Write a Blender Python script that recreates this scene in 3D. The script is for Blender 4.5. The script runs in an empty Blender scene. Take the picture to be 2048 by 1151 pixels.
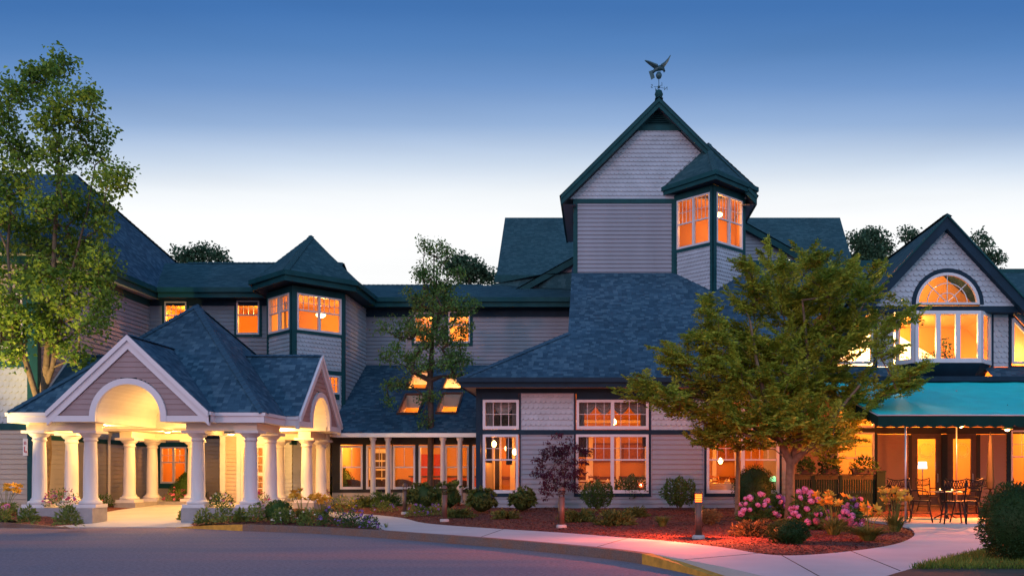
import bpy, math, random
import numpy as np
from mathutils import Vector, Matrix
PI = math.pi
R = math.radians
rnd = random.Random(7)
sc = bpy.context.scene
C = sc.collection

# ------------------------------------------------------------------ camera
FPX, PX, YH, HC = 1850.0, 1200.0, 952.0, 1.4          # focal (px of a 2048 wide frame), principal x, horizon, eye height
cam_d = bpy.data.cameras.new('camera')
cam = bpy.data.objects.new('camera', cam_d); C.objects.link(cam)
cam.location = (0, 0, HC); cam.rotation_euler = (R(90), 0, 0)
cam_d.sensor_width = 36; cam_d.lens = 36 * FPX / 2048
cam_d.shift_x = -(PX - 1024) / 2048; cam_d.shift_y = (YH - 575.5) / 2048
cam_d.clip_end = 2000
sc.camera = cam

# ------------------------------------------------------------------ sky, sun, exposure
sc.view_settings.view_transform = 'Standard'; sc.view_settings.look = 'None'
sc.view_settings.exposure = 0.0; sc.view_settings.gamma = 1.0
SUN_EL, SUN_AZ = R(9), R(205)                           # low dusk glow behind the camera, a little to the left
w = bpy.data.worlds.new('World'); sc.world = w; w.use_nodes = True
nt = w.node_tree; nt.nodes.clear()
def wn(t, **k):
    n = nt.nodes.new(t)
    for a, b in k.items(): setattr(n, a, b)
    return n
def ramp(n, stops):
    cr = n.color_ramp
    while len(cr.elements) > 1: cr.elements.remove(cr.elements[-1])
    cr.elements[0].position = stops[0][0]; cr.elements[0].color = (*stops[0][1], 1)
    for p, c in stops[1:]:
        e = cr.elements.new(p); e.color = (*c, 1)
tc = wn('ShaderNodeTexCoord'); sep = wn('ShaderNodeSeparateXYZ')
nt.links.new(tc.outputs['Generated'], sep.inputs[0])
r1 = wn('ShaderNodeValToRGB'); r2 = wn('ShaderNodeValToRGB')
ramp(r1, [(0.0, (1, 1, 1)), (.262, (1, 1, 1)), (.292, (.88, .915, .95)), (.320, (.60, .70, .84)), (.355, (.30, .44, .69)),
          (.389, (.155, .295, .58)), (.420, (.085, .215, .49)), (.452, (.050, .165, .435)), (.6, (.04, .13, .37)), (1, (.04, .12, .33))])
ramp(r2, [(0.0, (.66, .56, .74)), (.12, (.80, .86, 1.12)), (.4, (.82, 1.08, 1.42)), (.7, (.42, .70, 1.1)), (1, (.16, .34, .66))])
mr = wn('ShaderNodeMapRange'); mr.inputs[1].default_value = .15; mr.inputs[2].default_value = -.45
nt.links.new(sep.outputs[1], mr.inputs[0])
def wm(op, a, b):
    n = wn('ShaderNodeMath', operation=op)
    for i, x in enumerate((a, b)):
        if isinstance(x, (int, float)): n.inputs[i].default_value = x
        else: nt.links.new(x, n.inputs[i])
    return n.outputs[0]
tanel = wm('DIVIDE', sep.outputs[2], wm('MAXIMUM', sep.outputs[1], .04))          # height over northing: an even dusk gradient towards the north
nt.links.new(wm('SINE', wm('ARCTANGENT', tanel, 0), 0), r1.inputs[0]); nt.links.new(sep.outputs[2], r2.inputs[0])
mx = wn('ShaderNodeMix', data_type='RGBA')
nt.links.new(mr.outputs[0], mx.inputs[0]); nt.links.new(r1.outputs[0], mx.inputs[6]); nt.links.new(r2.outputs[0], mx.inputs[7])
bg = wn('ShaderNodeBackground'); bg.inputs[1].default_value = 1.0
vm = wn('ShaderNodeVectorMath', operation='MULTIPLY'); vm.inputs[1].default_value = (2.2, 2.2, 17); nt.links.new(tc.outputs['Generated'], vm.inputs[0])
vn = wn('ShaderNodeTexNoise'); vn.inputs['Scale'].default_value = 1.0; vn.inputs['Detail'].default_value = 5; nt.links.new(vm.outputs[0], vn.inputs['Vector'])   # faint thin veil of cloud
vr = wn('ShaderNodeMapRange'); vr.inputs[1].default_value = .3; vr.inputs[2].default_value = .75; vr.inputs[3].default_value = .955; vr.inputs[4].default_value = 1.06; nt.links.new(vn.outputs[0], vr.inputs[0])
vmul = wn('ShaderNodeMix', data_type='RGBA', blend_type='MULTIPLY'); vmul.inputs[0].default_value = 1.0; nt.links.new(mx.outputs[2], vmul.inputs[6]); nt.links.new(vr.outputs[0], vmul.inputs[7])
nt.links.new(vmul.outputs[2], bg.inputs[0])
sky = wn('ShaderNodeTexSky', sky_type='NISHITA'); sky.sun_disc = False; sky.sun_elevation = SUN_EL; sky.sun_rotation = SUN_AZ
bg2 = wn('ShaderNodeBackground'); bg2.inputs[1].default_value = .006
nt.links.new(sky.outputs[0], bg2.inputs[0])
ad = wn('ShaderNodeAddShader'); wo = wn('ShaderNodeOutputWorld')
nt.links.new(bg.outputs[0], ad.inputs[0]); nt.links.new(bg2.outputs[0], ad.inputs[1]); nt.links.new(ad.outputs[0], wo.inputs[0])
sun_d = bpy.data.lights.new('sun', 'SUN'); sun = bpy.data.objects.new('sun', sun_d); C.objects.link(sun)
sun_d.energy = .45; sun_d.angle = R(2.5); sun_d.color = (1, .40, .38)
sdir = Vector((math.sin(SUN_AZ) * math.cos(SUN_EL), math.cos(SUN_AZ) * math.cos(SUN_EL), math.sin(SUN_EL)))
sun.rotation_euler = sdir.to_track_quat('Z', 'Y').to_euler()
cy = sc.cycles
cy.use_denoising = True; cy.max_bounces = 6; cy.diffuse_bounces = 3; cy.glossy_bounces = 3; cy.transparent_max_bounces = 12
cy.sample_clamp_indirect = 6; cy.caustics_reflective = False; cy.caustics_refractive = False

# ------------------------------------------------------------------ pixel helpers (a pixel at a true distance gives a real point)
def PXY(u, v, Y): return Vector(((u - PX) * Y / FPX, Y, HC + (YH - v) * Y / FPX))
def XU(u, Y): return (u - PX) * Y / FPX
def ZV(v, Y): return HC + (YH - v) * Y / FPX

# ------------------------------------------------------------------ materials
def mat_new(name):
    m = bpy.data.materials.new(name); m.use_nodes = True
    return m, m.node_tree, m.node_tree.nodes['Principled BSDF']
def node(t, typ, **k):
    n = t.nodes.new(typ)
    for a, b in k.items(): setattr(n, a, b)
    return n
def simple(name, col, rough=.6, noise=.12, scale=6, bump=0.0, bscale=40, metal=0, spec=.5, streak=False):
    m, t, b = mat_new(name)
    tcn = node(t, 'ShaderNodeTexCoord'); nz = node(t, 'ShaderNodeTexNoise'); nz.inputs['Scale'].default_value = scale; nz.inputs['Detail'].default_value = 6
    src = tcn.outputs['Object']
    if streak:
        mp = node(t, 'ShaderNodeMapping'); mp.inputs['Scale'].default_value = (1, 1, .18); t.links.new(src, mp.inputs[0]); src = mp.outputs[0]
    t.links.new(src, nz.inputs['Vector'])
    mr_ = node(t, 'ShaderNodeMapRange'); mr_.inputs[1].default_value = .25; mr_.inputs[2].default_value = .75
    mr_.inputs[3].default_value = 1 - noise; mr_.inputs[4].default_value = 1 + noise
    t.links.new(nz.outputs[0], mr_.inputs[0])
    hs = node(t, 'ShaderNodeHueSaturation'); hs.inputs['Color'].default_value = (*col, 1)
    t.links.new(mr_.outputs[0], hs.inputs['Value']); t.links.new(hs.outputs[0], b.inputs['Base Color'])
    b.inputs['Roughness'].default_value = rough; b.inputs['Metallic'].default_value = metal
    b.inputs['Specular IOR Level'].default_value = spec
    if bump:
        n2 = node(t, 'ShaderNodeTexNoise'); n2.inputs['Scale'].default_value = bscale; n2.inputs['Detail'].default_value = 5
        t.links.new(tcn.outputs['Object'], n2.inputs['Vector'])
        bp = node(t, 'ShaderNodeBump'); bp.inputs['Strength'].default_value = bump; bp.inputs['Distance'].default_value = .02
        t.links.new(n2.outputs[0], bp.inputs['Height']); t.links.new(bp.outputs[0], b.inputs['Normal'])
    return m
def emis(name, col, s):
    m, t, b = mat_new(name)
    b.inputs['Base Color'].default_value = (.8, .8, .8, 1); b.inputs['Emission Color'].default_value = (*col, 1); b.inputs['Emission Strength'].default_value = s
    return m
def glass_mat():
    m, t, b = mat_new('window_glass'); t.nodes.remove(b)
    tr = node(t, 'ShaderNodeBsdfTransparent'); gl = node(t, 'ShaderNodeBsdfGlossy'); gl.inputs['Roughness'].default_value = .03
    fr = node(t, 'ShaderNodeFresnel'); fr.inputs[0].default_value = 1.28; mix = node(t, 'ShaderNodeMixShader')
    out = t.nodes['Material Output']
    tr.inputs[0].default_value = (.95, .95, .95, 1)
    t.links.new(fr.outputs[0], mix.inputs[0]); t.links.new(tr.outputs[0], mix.inputs[1]); t.links.new(gl.outputs[0], mix.inputs[2]); t.links.new(mix.outputs[0], out.inputs[0])
    return m
def leaf_mat(name, dark, light, rough=.5, trans=.35):
    m, t, b = mat_new(name)
    g = node(t, 'ShaderNodeNewGeometry'); tcn = node(t, 'ShaderNodeTexCoord')
    nz = node(t, 'ShaderNodeTexNoise'); nz.inputs['Scale'].default_value = 1.6; nz.inputs['Detail'].default_value = 2
    t.links.new(tcn.outputs['Object'], nz.inputs['Vector'])
    a = node(t, 'ShaderNodeMath', operation='MULTIPLY_ADD'); a.inputs[1].default_value = .65
    s_ = node(t, 'ShaderNodeMath', operation='MULTIPLY_ADD'); s_.inputs[1].default_value = 1.3; s_.inputs[2].default_value = -.45
    t.links.new(nz.outputs[0], s_.inputs[0]); t.links.new(g.outputs['Random Per Island'], a.inputs[0]); t.links.new(s_.outputs[0], a.inputs[2])
    mxx = node(t, 'ShaderNodeMix', data_type='RGBA'); mxx.inputs[6].default_value = (*dark, 1); mxx.inputs[7].default_value = (*light, 1); mxx.clamp_factor = True
    t.links.new(a.outputs[0], mxx.inputs[0]); t.links.new(mxx.outputs[2], b.inputs['Base Color'])
    b.inputs['Roughness'].default_value = rough; b.inputs['Specular IOR Level'].default_value = .18
    tl = node(t, 'ShaderNodeBsdfTranslucent'); t.links.new(mxx.outputs[2], tl.inputs[0])
    ms = node(t, 'ShaderNodeMixShader'); ms.inputs[0].default_value = trans
    t.links.new(b.outputs[0], ms.inputs[1]); t.links.new(tl.outputs[0], ms.inputs[2]); t.links.new(ms.outputs[0], t.nodes['Material Output'].inputs[0])
    return m
def shingle_mat(name, tones, row=.145, tab=.26):
    m, t, b = mat_new(name)
    uv = node(t, 'ShaderNodeUVMap'); uv.uv_map = 'UVMap'
    sp = node(t, 'ShaderNodeSeparateXYZ'); t.links.new(uv.outputs[0], sp.inputs[0])
    def M(op, a, bb=None, c=None):
        n = node(t, 'ShaderNodeMath', operation=op)
        for i, x in enumerate((a, bb, c)):
            if x is None: continue
            if isinstance(x, (int, float)): n.inputs[i].default_value = x
            else: t.links.new(x, n.inputs[i])
        return n.outputs[0]
    vr = M('DIVIDE', sp.outputs[1], row); ri = M('FLOOR', vr); rf = M('FRACT', vr)
    wn1 = node(t, 'ShaderNodeTexWhiteNoise', noise_dimensions='1D'); t.links.new(ri, wn1.inputs['W'])
    ur = M('ADD', M('DIVIDE', sp.outputs[0], tab), M('MULTIPLY', wn1.outputs[0], 9.7))
    nzu = node(t, 'ShaderNodeTexNoise', noise_dimensions='2D'); nzu.inputs['Scale'].default_value = 3.1
    cmb0 = node(t, 'ShaderNodeCombineXYZ'); t.links.new(ur, cmb0.inputs[0]); t.links.new(M('MULTIPLY', ri, 5.3), cmb0.inputs[1]); t.links.new(cmb0.outputs[0], nzu.inputs['Vector'])
    ur = M('ADD', ur, M('MULTIPLY', nzu.outputs[0], .5))
    ui = M('FLOOR', ur); uf = M('FRACT', ur)
    cmb = node(t, 'ShaderNodeCombineXYZ'); t.links.new(ui, cmb.inputs[0]); t.links.new(ri, cmb.inputs[1])
    wn2 = node(t, 'ShaderNodeTexWhiteNoise', noise_dimensions='2D'); t.links.new(cmb.outputs[0], wn2.inputs['Vector'])
    cr = node(t, 'ShaderNodeValToRGB'); cr.color_ramp.interpolation = 'CONSTANT'
    ramp(cr, [(i / len(tones), c) for i, c in enumerate(tones)])
    t.links.new(wn2.outputs[0], cr.inputs[0])
    tcn = node(t, 'ShaderNodeTexCoord'); nz = node(t, 'ShaderNodeTexNoise'); nz.inputs['Scale'].default_value = .55; nz.inputs['Detail'].default_value = 8
    t.links.new(tcn.outputs['Object'], nz.inputs['Vector'])
    n3 = node(t, 'ShaderNodeTexNoise'); n3.inputs['Scale'].default_value = 160; t.links.new(tcn.outputs['Object'], n3.inputs['Vector'])
    val = M('ADD', M('MULTIPLY', nz.outputs[0], .7), M('MULTIPLY', n3.outputs[0], .7)); val = M('ADD', val, .3)
    hs = node(t, 'ShaderNodeHueSaturation'); t.links.new(val, hs.inputs['Value']); t.links.new(cr.outputs[0], hs.inputs['Color'])
    t.links.new(hs.outputs[0], b.inputs['Base Color'])
    saw = M('SUBTRACT', 1.0, rf)
    lip = M('MULTIPLY', saw, .55)
    tabh = M('MULTIPLY', M('GREATER_THAN', wn2.outputs[0], .5), .5)
    hgt = M('ADD', lip, tabh); gap = M('GREATER_THAN', uf, .05); hgt = M('MULTIPLY', hgt, M('ADD', M('MULTIPLY', gap, .5), .5))
    bp = node(t, 'ShaderNodeBump'); bp.inputs['Strength'].default_value = 1.0; bp.inputs['Distance'].default_value = .03
    t.links.new(hgt, bp.inputs['Height']); t.links.new(bp.outputs[0], b.inputs['Normal'])
    b.inputs['Roughness'].default_value = .85; b.inputs['Specular IOR Level'].default_value = .12
    return m
M = {}
M['siding'] = simple('mauve_vinyl_siding', (.245, .255, .305), .55, .12, 1.1, streak=True)
M['siding_mauve'] = simple('brown_mauve_siding', (.27, .185, .19), .55, .12, 1.1, streak=True)
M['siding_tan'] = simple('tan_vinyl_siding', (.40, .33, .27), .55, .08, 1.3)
M['siding_shaded'] = simple('shade_darkened_siding', (.24, .15, .12), .55, .08, 1.3)  # patio wall siding, darkened in colour for the shade under the awning
M['scallop'] = simple('pale_scallop_shingle', (.37, .415, .475), .6, .14, 2.2)
M['trim'] = simple('dark_teal_trim', (.008, .060, .070), .6, .2, 3, spec=.15)
M['navy'] = simple('dark_navy_trim', (.009, .028, .050), .6, .2, 3, spec=.15)
M['white'] = simple('white_painted_trim', (.60, .58, .62), .45, .05, 2)
M['column'] = simple('white_column_paint', (.58, .56, .58), .5, .09, 3.5, .06, 18, streak=True)
M['cream'] = simple('cream_ceiling_paint', (.80, .74, .60), .6, .04, 3)
M['roof'] = shingle_mat('blue_slate_shingle', [(.024, .062, .100), (.036, .086, .132), (.046, .102, .152), (.029, .072, .114), (.060, .124, .176), (.034, .082, .128)], .14, .17)
M['roof_teal'] = shingle_mat('teal_slate_shingle', [(.024, .070, .086), (.033, .086, .102), (.041, .098, .116), (.028, .076, .092)], .14, .2)
M['glass'] = glass_mat()
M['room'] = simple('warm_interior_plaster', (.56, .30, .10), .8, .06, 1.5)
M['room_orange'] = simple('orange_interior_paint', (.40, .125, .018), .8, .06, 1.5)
M['room_floor'] = simple('interior_carpet', (.30, .13, .08), .9, .2, 8)
M['concrete'] = simple('grey_concrete', (.36, .35, .35), .85, .12, 3, .25, 60)
M['slab'] = simple('pale_concrete_slab', (.46, .45, .46), .85, .09, 1.2, .2, 70)
M['slab2'] = simple('older_concrete_slab', (.40, .37, .37), .85, .12, 1.5, .3, 60)
M['plinth'] = simple('cast_concrete_plinth', (.30, .28, .29), .85, .14, 5, .35, 40)
M['wood_dark'] = simple('dark_stained_wood', (.05, .025, .015), .5, .3, 6)
M['iron'] = simple('black_wrought_iron', (.010, .008, .008), .55, .2, 20, spec=.25)
M['copper'] = simple('verdigris_copper', (.02, .08, .10), .5, .3, 10)
M['cloth'] = simple('white_tablecloth', (.75, .70, .62), .8, .04, 5)
M['curtain'] = simple('grey_swag_curtain', (.30, .27, .25), .9, .2, 9)
M['curtain_dark'] = simple('brown_drape', (.12, .05, .03), .9, .3, 9)
M['bronze'] = simple('bronze_bollard_paint', (.10, .055, .04), .45, .12, 8)
M['yellow'] = simple('worn_yellow_kerb_paint', (.60, .28, .03), .7, .3, 7, .2, 50)
M['bark'] = simple('grey_brown_bark', (.16, .115, .075), .9, .35, 9, .6, 25)
M['bark_dark'] = simple('dark_brown_bark', (.075, .050, .038), .9, .35, 9, .6, 25)
M['steel'] = simple('galvanised_steel', (.45, .45, .48), .35, .08, 5, metal=.8)
M['awning'] = simple('teal_awning_canvas', (.018, .60, .60), .8, .12, 1.4, spec=.2)
M['awning_dark'] = simple('dark_green_canvas', (.005, .032, .028), .85, .12, 3, spec=.1)
M['green_paint'] = simple('dark_green_fence_paint', (.005, .018, .013), .7, .2, 5, spec=.2)
M['fence_rail'] = simple('olive_stained_rail', (.06, .05, .025), .7, .2, 8, spec=.2)
M['red'] = simple('red_sign_paint', (.5, .02, .02), .5, .05, 5)
M['sign'] = simple('white_sign_panel', (.8, .78, .74), .5, .03, 5)
M['black'] = simple('soot_black', (.01, .01, .01), .7, .1, 5)
M['terracotta'] = simple('terracotta_pot', (.30, .12, .06), .8, .15, 8)
M['dirt'] = simple('dark_lawn_soil', (.05, .045, .03), .95, .3, 3, .4, 30)

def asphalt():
    m, t, b = mat_new('glow_painted_asphalt')
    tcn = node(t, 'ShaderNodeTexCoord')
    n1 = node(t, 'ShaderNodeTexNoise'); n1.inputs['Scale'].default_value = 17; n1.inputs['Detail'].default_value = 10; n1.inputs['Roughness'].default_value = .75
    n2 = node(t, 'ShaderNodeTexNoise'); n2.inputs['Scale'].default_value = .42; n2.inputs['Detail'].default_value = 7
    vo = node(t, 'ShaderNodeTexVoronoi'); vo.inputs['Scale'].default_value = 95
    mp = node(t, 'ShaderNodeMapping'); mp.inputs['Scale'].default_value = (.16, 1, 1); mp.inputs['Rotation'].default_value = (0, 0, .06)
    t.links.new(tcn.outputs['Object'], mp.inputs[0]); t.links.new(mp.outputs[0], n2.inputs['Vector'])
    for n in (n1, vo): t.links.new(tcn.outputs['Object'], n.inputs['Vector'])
    cr = node(t, 'ShaderNodeValToRGB'); ramp(cr, [(.34, (.165, .175, .225)), (.5, (.235, .20, .235)), (.66, (.34, .21, .22))]); t.links.new(n2.outputs[0], cr.inputs[0])  # pink light and bluish shadow streaks along X painted into the colour
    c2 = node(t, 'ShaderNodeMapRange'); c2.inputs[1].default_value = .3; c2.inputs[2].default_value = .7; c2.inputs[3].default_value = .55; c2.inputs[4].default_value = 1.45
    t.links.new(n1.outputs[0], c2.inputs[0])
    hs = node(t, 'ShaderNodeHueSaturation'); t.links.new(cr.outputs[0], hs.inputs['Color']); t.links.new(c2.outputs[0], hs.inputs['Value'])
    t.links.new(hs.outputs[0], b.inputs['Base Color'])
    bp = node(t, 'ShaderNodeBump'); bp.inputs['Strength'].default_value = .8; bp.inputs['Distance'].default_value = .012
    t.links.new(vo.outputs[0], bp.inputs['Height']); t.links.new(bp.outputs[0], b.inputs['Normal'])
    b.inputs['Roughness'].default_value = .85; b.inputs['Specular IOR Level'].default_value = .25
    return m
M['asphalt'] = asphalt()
def mulch():
    m, t, b = mat_new('red_bark_mulch')
    tcn = node(t, 'ShaderNodeTexCoord')
    vo = node(t, 'ShaderNodeTexVoronoi'); vo.inputs['Scale'].default_value = 26
    nz = node(t, 'ShaderNodeTexNoise'); nz.inputs['Scale'].default_value = 5; nz.inputs['Detail'].default_value = 8
    mixv = node(t, 'ShaderNodeMix', data_type='VECTOR'); mixv.inputs[0].default_value = .12
    t.links.new(tcn.outputs['Object'], mixv.inputs[4]); t.links.new(nz.outputs['Color'], mixv.inputs[5]); t.links.new(mixv.outputs[1], vo.inputs['Vector'])
    t.links.new(tcn.outputs['Object'], nz.inputs['Vector'])
    cr = node(t, 'ShaderNodeValToRGB'); ramp(cr, [(0, (.035, .009, .007)), (.4, (.085, .018, .012)), (.8, (.16, .034, .02)), (1, (.24, .06, .036))])
    sp = node(t, 'ShaderNodeSeparateColor'); t.links.new(vo.outputs['Color'], sp.inputs[0]); t.links.new(sp.outputs[0], cr.inputs[0])
    t.links.new(cr.outputs[0], b.inputs['Base Color'])
    bp = node(t, 'ShaderNodeBump'); bp.inputs['Strength'].default_value = .9; bp.inputs['Distance'].default_value = .04
    t.links.new(vo.outputs[0], bp.inputs['Height']); t.links.new(bp.outputs[0], b.inputs['Normal'])
    b.inputs['Roughness'].default_value = .9
    return m
M['mulch'] = mulch()
M['chips'] = leaf_mat('shredded_bark_chips', (.035, .009, .007), (.26, .062, .036), .9, 0)
def granite():
    m, t, b = mat_new('rust_stained_granite')
    tcn = node(t, 'ShaderNodeTexCoord')
    n1 = node(t, 'ShaderNodeTexNoise'); n1.inputs['Scale'].default_value = 2.2; n1.inputs['Detail'].default_value = 9; n1.inputs['Roughness'].default_value = .7
    n2 = node(t, 'ShaderNodeTexNoise'); n2.inputs['Scale'].default_value = 60; n2.inputs['Detail'].default_value = 3
    for n in (n1, n2): t.links.new(tcn.outputs['Object'], n.inputs['Vector'])
    cr = node(t, 'ShaderNodeValToRGB'); ramp(cr, [(.3, (.135, .115, .12)), (.48, (.19, .115, .092)), (.68, (.24, .10, .055))]); t.links.new(n1.outputs[0], cr.inputs[0])
    c2 = node(t, 'ShaderNodeMapRange'); c2.inputs[1].default_value = .3; c2.inputs[2].default_value = .7; c2.inputs[3].default_value = .6; c2.inputs[4].default_value = 1.4; t.links.new(n2.outputs[0], c2.inputs[0])
    hs = node(t, 'ShaderNodeHueSaturation'); t.links.new(cr.outputs[0], hs.inputs['Color']); t.links.new(c2.outputs[0], hs.inputs['Value']); t.links.new(hs.outputs[0], b.inputs['Base Color'])
    bp = node(t, 'ShaderNodeBump'); bp.inputs['Strength'].default_value = .7; bp.inputs['Distance'].default_value = .02; t.links.new(n2.outputs[0], bp.inputs['Height']); t.links.new(bp.outputs[0], b.inputs['Normal'])
    b.inputs['Roughness'].default_value = .8
    return m
M['granite'] = granite()
M['leaf_maple'] = leaf_mat('mid_green_leaf', (.06, .16, .028), (.30, .42, .06))
M['leaf_locust'] = leaf_mat('yellow_green_leaflet', (.10, .175, .020), (.58, .60, .07), .5, .42)
M['leaf_dark'] = leaf_mat('deep_green_leaf', (.028, .078, .026), (.10, .19, .05))
M['leaf_linden'] = leaf_mat('soft_green_linden_leaf', (.055, .14, .04), (.19, .34, .085))
M['leaf_far'] = leaf_mat('far_tree_leaf', (.035, .09, .055), (.10, .19, .10))
M['leaf_purple'] = leaf_mat('wine_purple_leaf', (.030, .010, .026), (.13, .032, .07))
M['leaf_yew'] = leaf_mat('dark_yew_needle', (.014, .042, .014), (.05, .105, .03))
M['leaf_box'] = leaf_mat('boxwood_leaf', (.030, .080, .020), (.10, .19, .045))
M['leaf_rhodo'] = leaf_mat('rhododendron_leaf', (.038, .080, .02), (.16, .20, .05))
M['leaf_juniper'] = leaf_mat('juniper_spray', (.055, .09, .024), (.20, .23, .06))
M['leaf_light'] = leaf_mat('light_perennial_leaf', (.08, .14, .03), (.28, .34, .09))
M['blade'] = leaf_mat('grassy_blade', (.07, .12, .025), (.24, .28, .07))
M['lawn'] = leaf_mat('lawn_blade', (.05, .11, .02), (.19, .28, .05))
M['copperleaf'] = leaf_mat('coppery_leaf', (.09, .07, .03), (.22, .17, .07))
M['fl_pink'] = leaf_mat('pink_petal', (.66, .15, .38), (.92, .40, .64), .6, .25)
M['fl_hot'] = leaf_mat('magenta_petal', (.42, .05, .16), (.70, .18, .30), .6, .25)
M['fl_yellow'] = leaf_mat('golden_petal', (.70, .32, .03), (.85, .55, .08), .6, .25)
M['fl_purple'] = leaf_mat('violet_petal', (.16, .08, .38), (.36, .22, .62), .6, .25)
M['fl_white'] = leaf_mat('white_petal', (.6, .58, .5), (.82, .8, .74), .6, .25)
M['lamp_warm'] = emis('warm_lamp_glow', (1, .62, .22), 14)
M['lamp_soft'] = emis('soft_lamp_shade_glow', (1, .70, .36), 3.2)
M['lamp_orange'] = emis('orange_bulb_glow', (1, .50, .14), 9)
M['lamp_red'] = emis('amber_red_bollard_glow', (1, .085, .008), 8); M['lamp_red'].node_tree.nodes['Principled BSDF'].inputs['Base Color'].default_value = (.08, .02, .01, 1)
M['lamp_white'] = emis('white_shade_glow', (1, .93, .85), 3)
M['lamp_green'] = emis('green_glass_shade_glow', (.25, 1, .40), 1.6)

# ------------------------------------------------------------------ mesh builder
class MB:
    def __init__(s): s.v = []; s.f = []; s.uv = None; s.subs = []
    def cut(s):                                          # what follows becomes a separate part of the same name
        m = MB(); m.v, m.f, m.uv = s.v, s.f, s.uv; s.subs.append(m); s.v, s.f, s.uv = [], [], None
    def face(s, pts, uvs=None):
        n = len(s.v); s.v.extend([tuple(p) for p in pts]); s.f.append(tuple(range(n, n + len(pts))))
        if uvs is not None:
            if s.uv is None: s.uv = {}
            s.uv[len(s.f) - 1] = uvs
    def hexa(s, p):                                     # 8 points, bottom ring then top ring
        n = len(s.v); s.v.extend([tuple(q) for q in p])
        for q in ((3, 2, 1, 0), (4, 5, 6, 7), (0, 1, 5, 4), (1, 2, 6, 5), (2, 3, 7, 6), (3, 0, 4, 7)): s.f.append(tuple(n + i for i in q))
    def box(s, x0, x1, y0, y1, z0, z1): s.hexa([(x0, y0, z0), (x1, y0, z0), (x1, y1, z0), (x0, y1, z0), (x0, y0, z1), (x1, y0, z1), (x1, y1, z1), (x0, y1, z1)])
    def prism(s, poly, z0, z1):                          # poly CCW in xy
        n = len(s.v); k = len(poly)
        s.v.extend([(p[0], p[1], z0) for p in poly]); s.v.extend([(p[0], p[1], z1) for p in poly])
        s.f.append(tuple(n + i for i in reversed(range(k)))); s.f.append(tuple(n + k + i for i in range(k)))
        for i in range(k): j = (i + 1) % k; s.f.append((n + i, n + j, n + k + j, n + k + i))
    def beam(s, a, b, wd, hd, up=(0, 0, 1)):             # rectangular bar from a to b
        a = Vector(a); b = Vector(b); d = (b - a).normalized(); up = Vector(up)
        if abs(d.dot(up)) > .98: up = Vector((0, 1, 0))
        r = d.cross(up).normalized() * wd / 2; q = r.cross(d).normalized() * hd / 2
        s.hexa([a - r - q, a + r - q, b + r - q, b - r - q, a - r + q, a + r + q, b + r + q, b - r + q])
    def tube(s, pts, rad, n=8, cap=True):
        pts = [Vector(p) for p in pts]
        if not isinstance(rad, (list, tuple)): rad = [rad] * len(pts)
        base = len(s.v)
        for i, p in enumerate(pts):
            d = (pts[min(i + 1, len(pts) - 1)] - pts[max(i - 1, 0)]).normalized()
            up = Vector((0, 0, 1)) if abs(d.z) < .95 else Vector((0, 1, 0))
            x = d.cross(up).normalized(); y = x.cross(d)
            for k in range(n):
                a = 2 * PI * k / n; s.v.append(tuple(p + (x * math.cos(a) + y * math.sin(a)) * rad[i]))
        for i in range(len(pts) - 1):
            for k in range(n):
                k2 = (k + 1) % n; s.f.append((base + i * n + k2, base + i * n + k, base + (i + 1) * n + k, base + (i + 1) * n + k2))
        if cap:
            s.f.append(tuple(base + k for k in range(n))); s.f.append(tuple(base + (len(pts) - 1) * n + k for k in reversed(range(n))))
    def lathe(s, prof, c=(0, 0, 0), n=20):               # prof: (r, z)
        base = len(s.v)
        for r, z in prof:
            for k in range(n):
                a = 2 * PI * k / n; s.v.append((c[0] + r * math.cos(a), c[1] + r * math.sin(a), c[2] + z))
        for i in range(len(prof) - 1):
            for k in range(n):
                k2 = (k + 1) % n; s.f.append((base + i * n + k, base + i * n + k2, base + (i + 1) * n + k2, base + (i + 1) * n + k))
        s.f.append(tuple(base + k for k in reversed(range(n)))); s.f.append(tuple(base + (len(prof) - 1) * n + k for k in range(n)))
    def roof(s, pts, th=0):                              # planar roof face with uv in metres (u level, v up the slope)
        pts = [Vector(p) for p in pts]
        nrm = Vector((0, 0, 0))
        for i in range(len(pts)):
            a, b = pts[i], pts[(i + 1) % len(pts)]; nrm += a.cross(b)
        nrm.normalize()
        if nrm.z < 0: pts.reverse(); nrm = -nrm
        h = Vector((0, 0, 1)).cross(nrm)
        h = Vector((1, 0, 0)) if h.length < 1e-4 else h.normalized()
        up = nrm.cross(h)
        s.face(pts, [(p.dot(h), p.dot(up)) for p in pts])
    def mesh(s, name):
        me = bpy.data.meshes.new(name); me.from_pydata(s.v, [], s.f)
        if s.uv:
            ul = me.uv_layers.new(name='UVMap')
            for i, uvs in s.uv.items():
                p = me.polygons[i]
                for li, q in zip(p.loop_indices, uvs): ul.data[li].uv = q
        return me
def link(name, me, mat=None, parent=None, smooth=False, label=None, local=False):
    if mat is not None: me.materials.append(mat)
    if smooth: me.polygons.foreach_set('use_smooth', [True] * len(me.polygons))
    o = bpy.data.objects.new(name, me); C.objects.link(o)
    if parent is not None:
        o.parent = parent
        if not local: o.location = -world_loc(parent)
    if label: o['label'] = label
    return o
def world_loc(o):
    l = Vector(o.location)
    while o.parent is not None: o = o.parent; l += Vector(o.location)
    return l
def part(name, mb, mat, parent, smooth=False, label=None, local=False):
    if mb.subs:
        if mb.v: mb.cut()
        for m in mb.subs: o = link(name, m.mesh(name), mat, parent, smooth, label, local)
        return o
    return link(name, mb.mesh(name), mat, parent, smooth, label, local)
def tag(o, label, cat, group=None):
    o['label'] = label; o['category'] = cat
    if group: o['group'] = group
    return o
def thing(name, label, cat, loc=(0, 0, 0), rz=0, group=None):
    o = bpy.data.objects.new(name, None); C.objects.link(o); o.location = loc; o.rotation_euler = (0, 0, rz); o.empty_display_size = .2
    return tag(o, label, cat, group)
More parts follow.
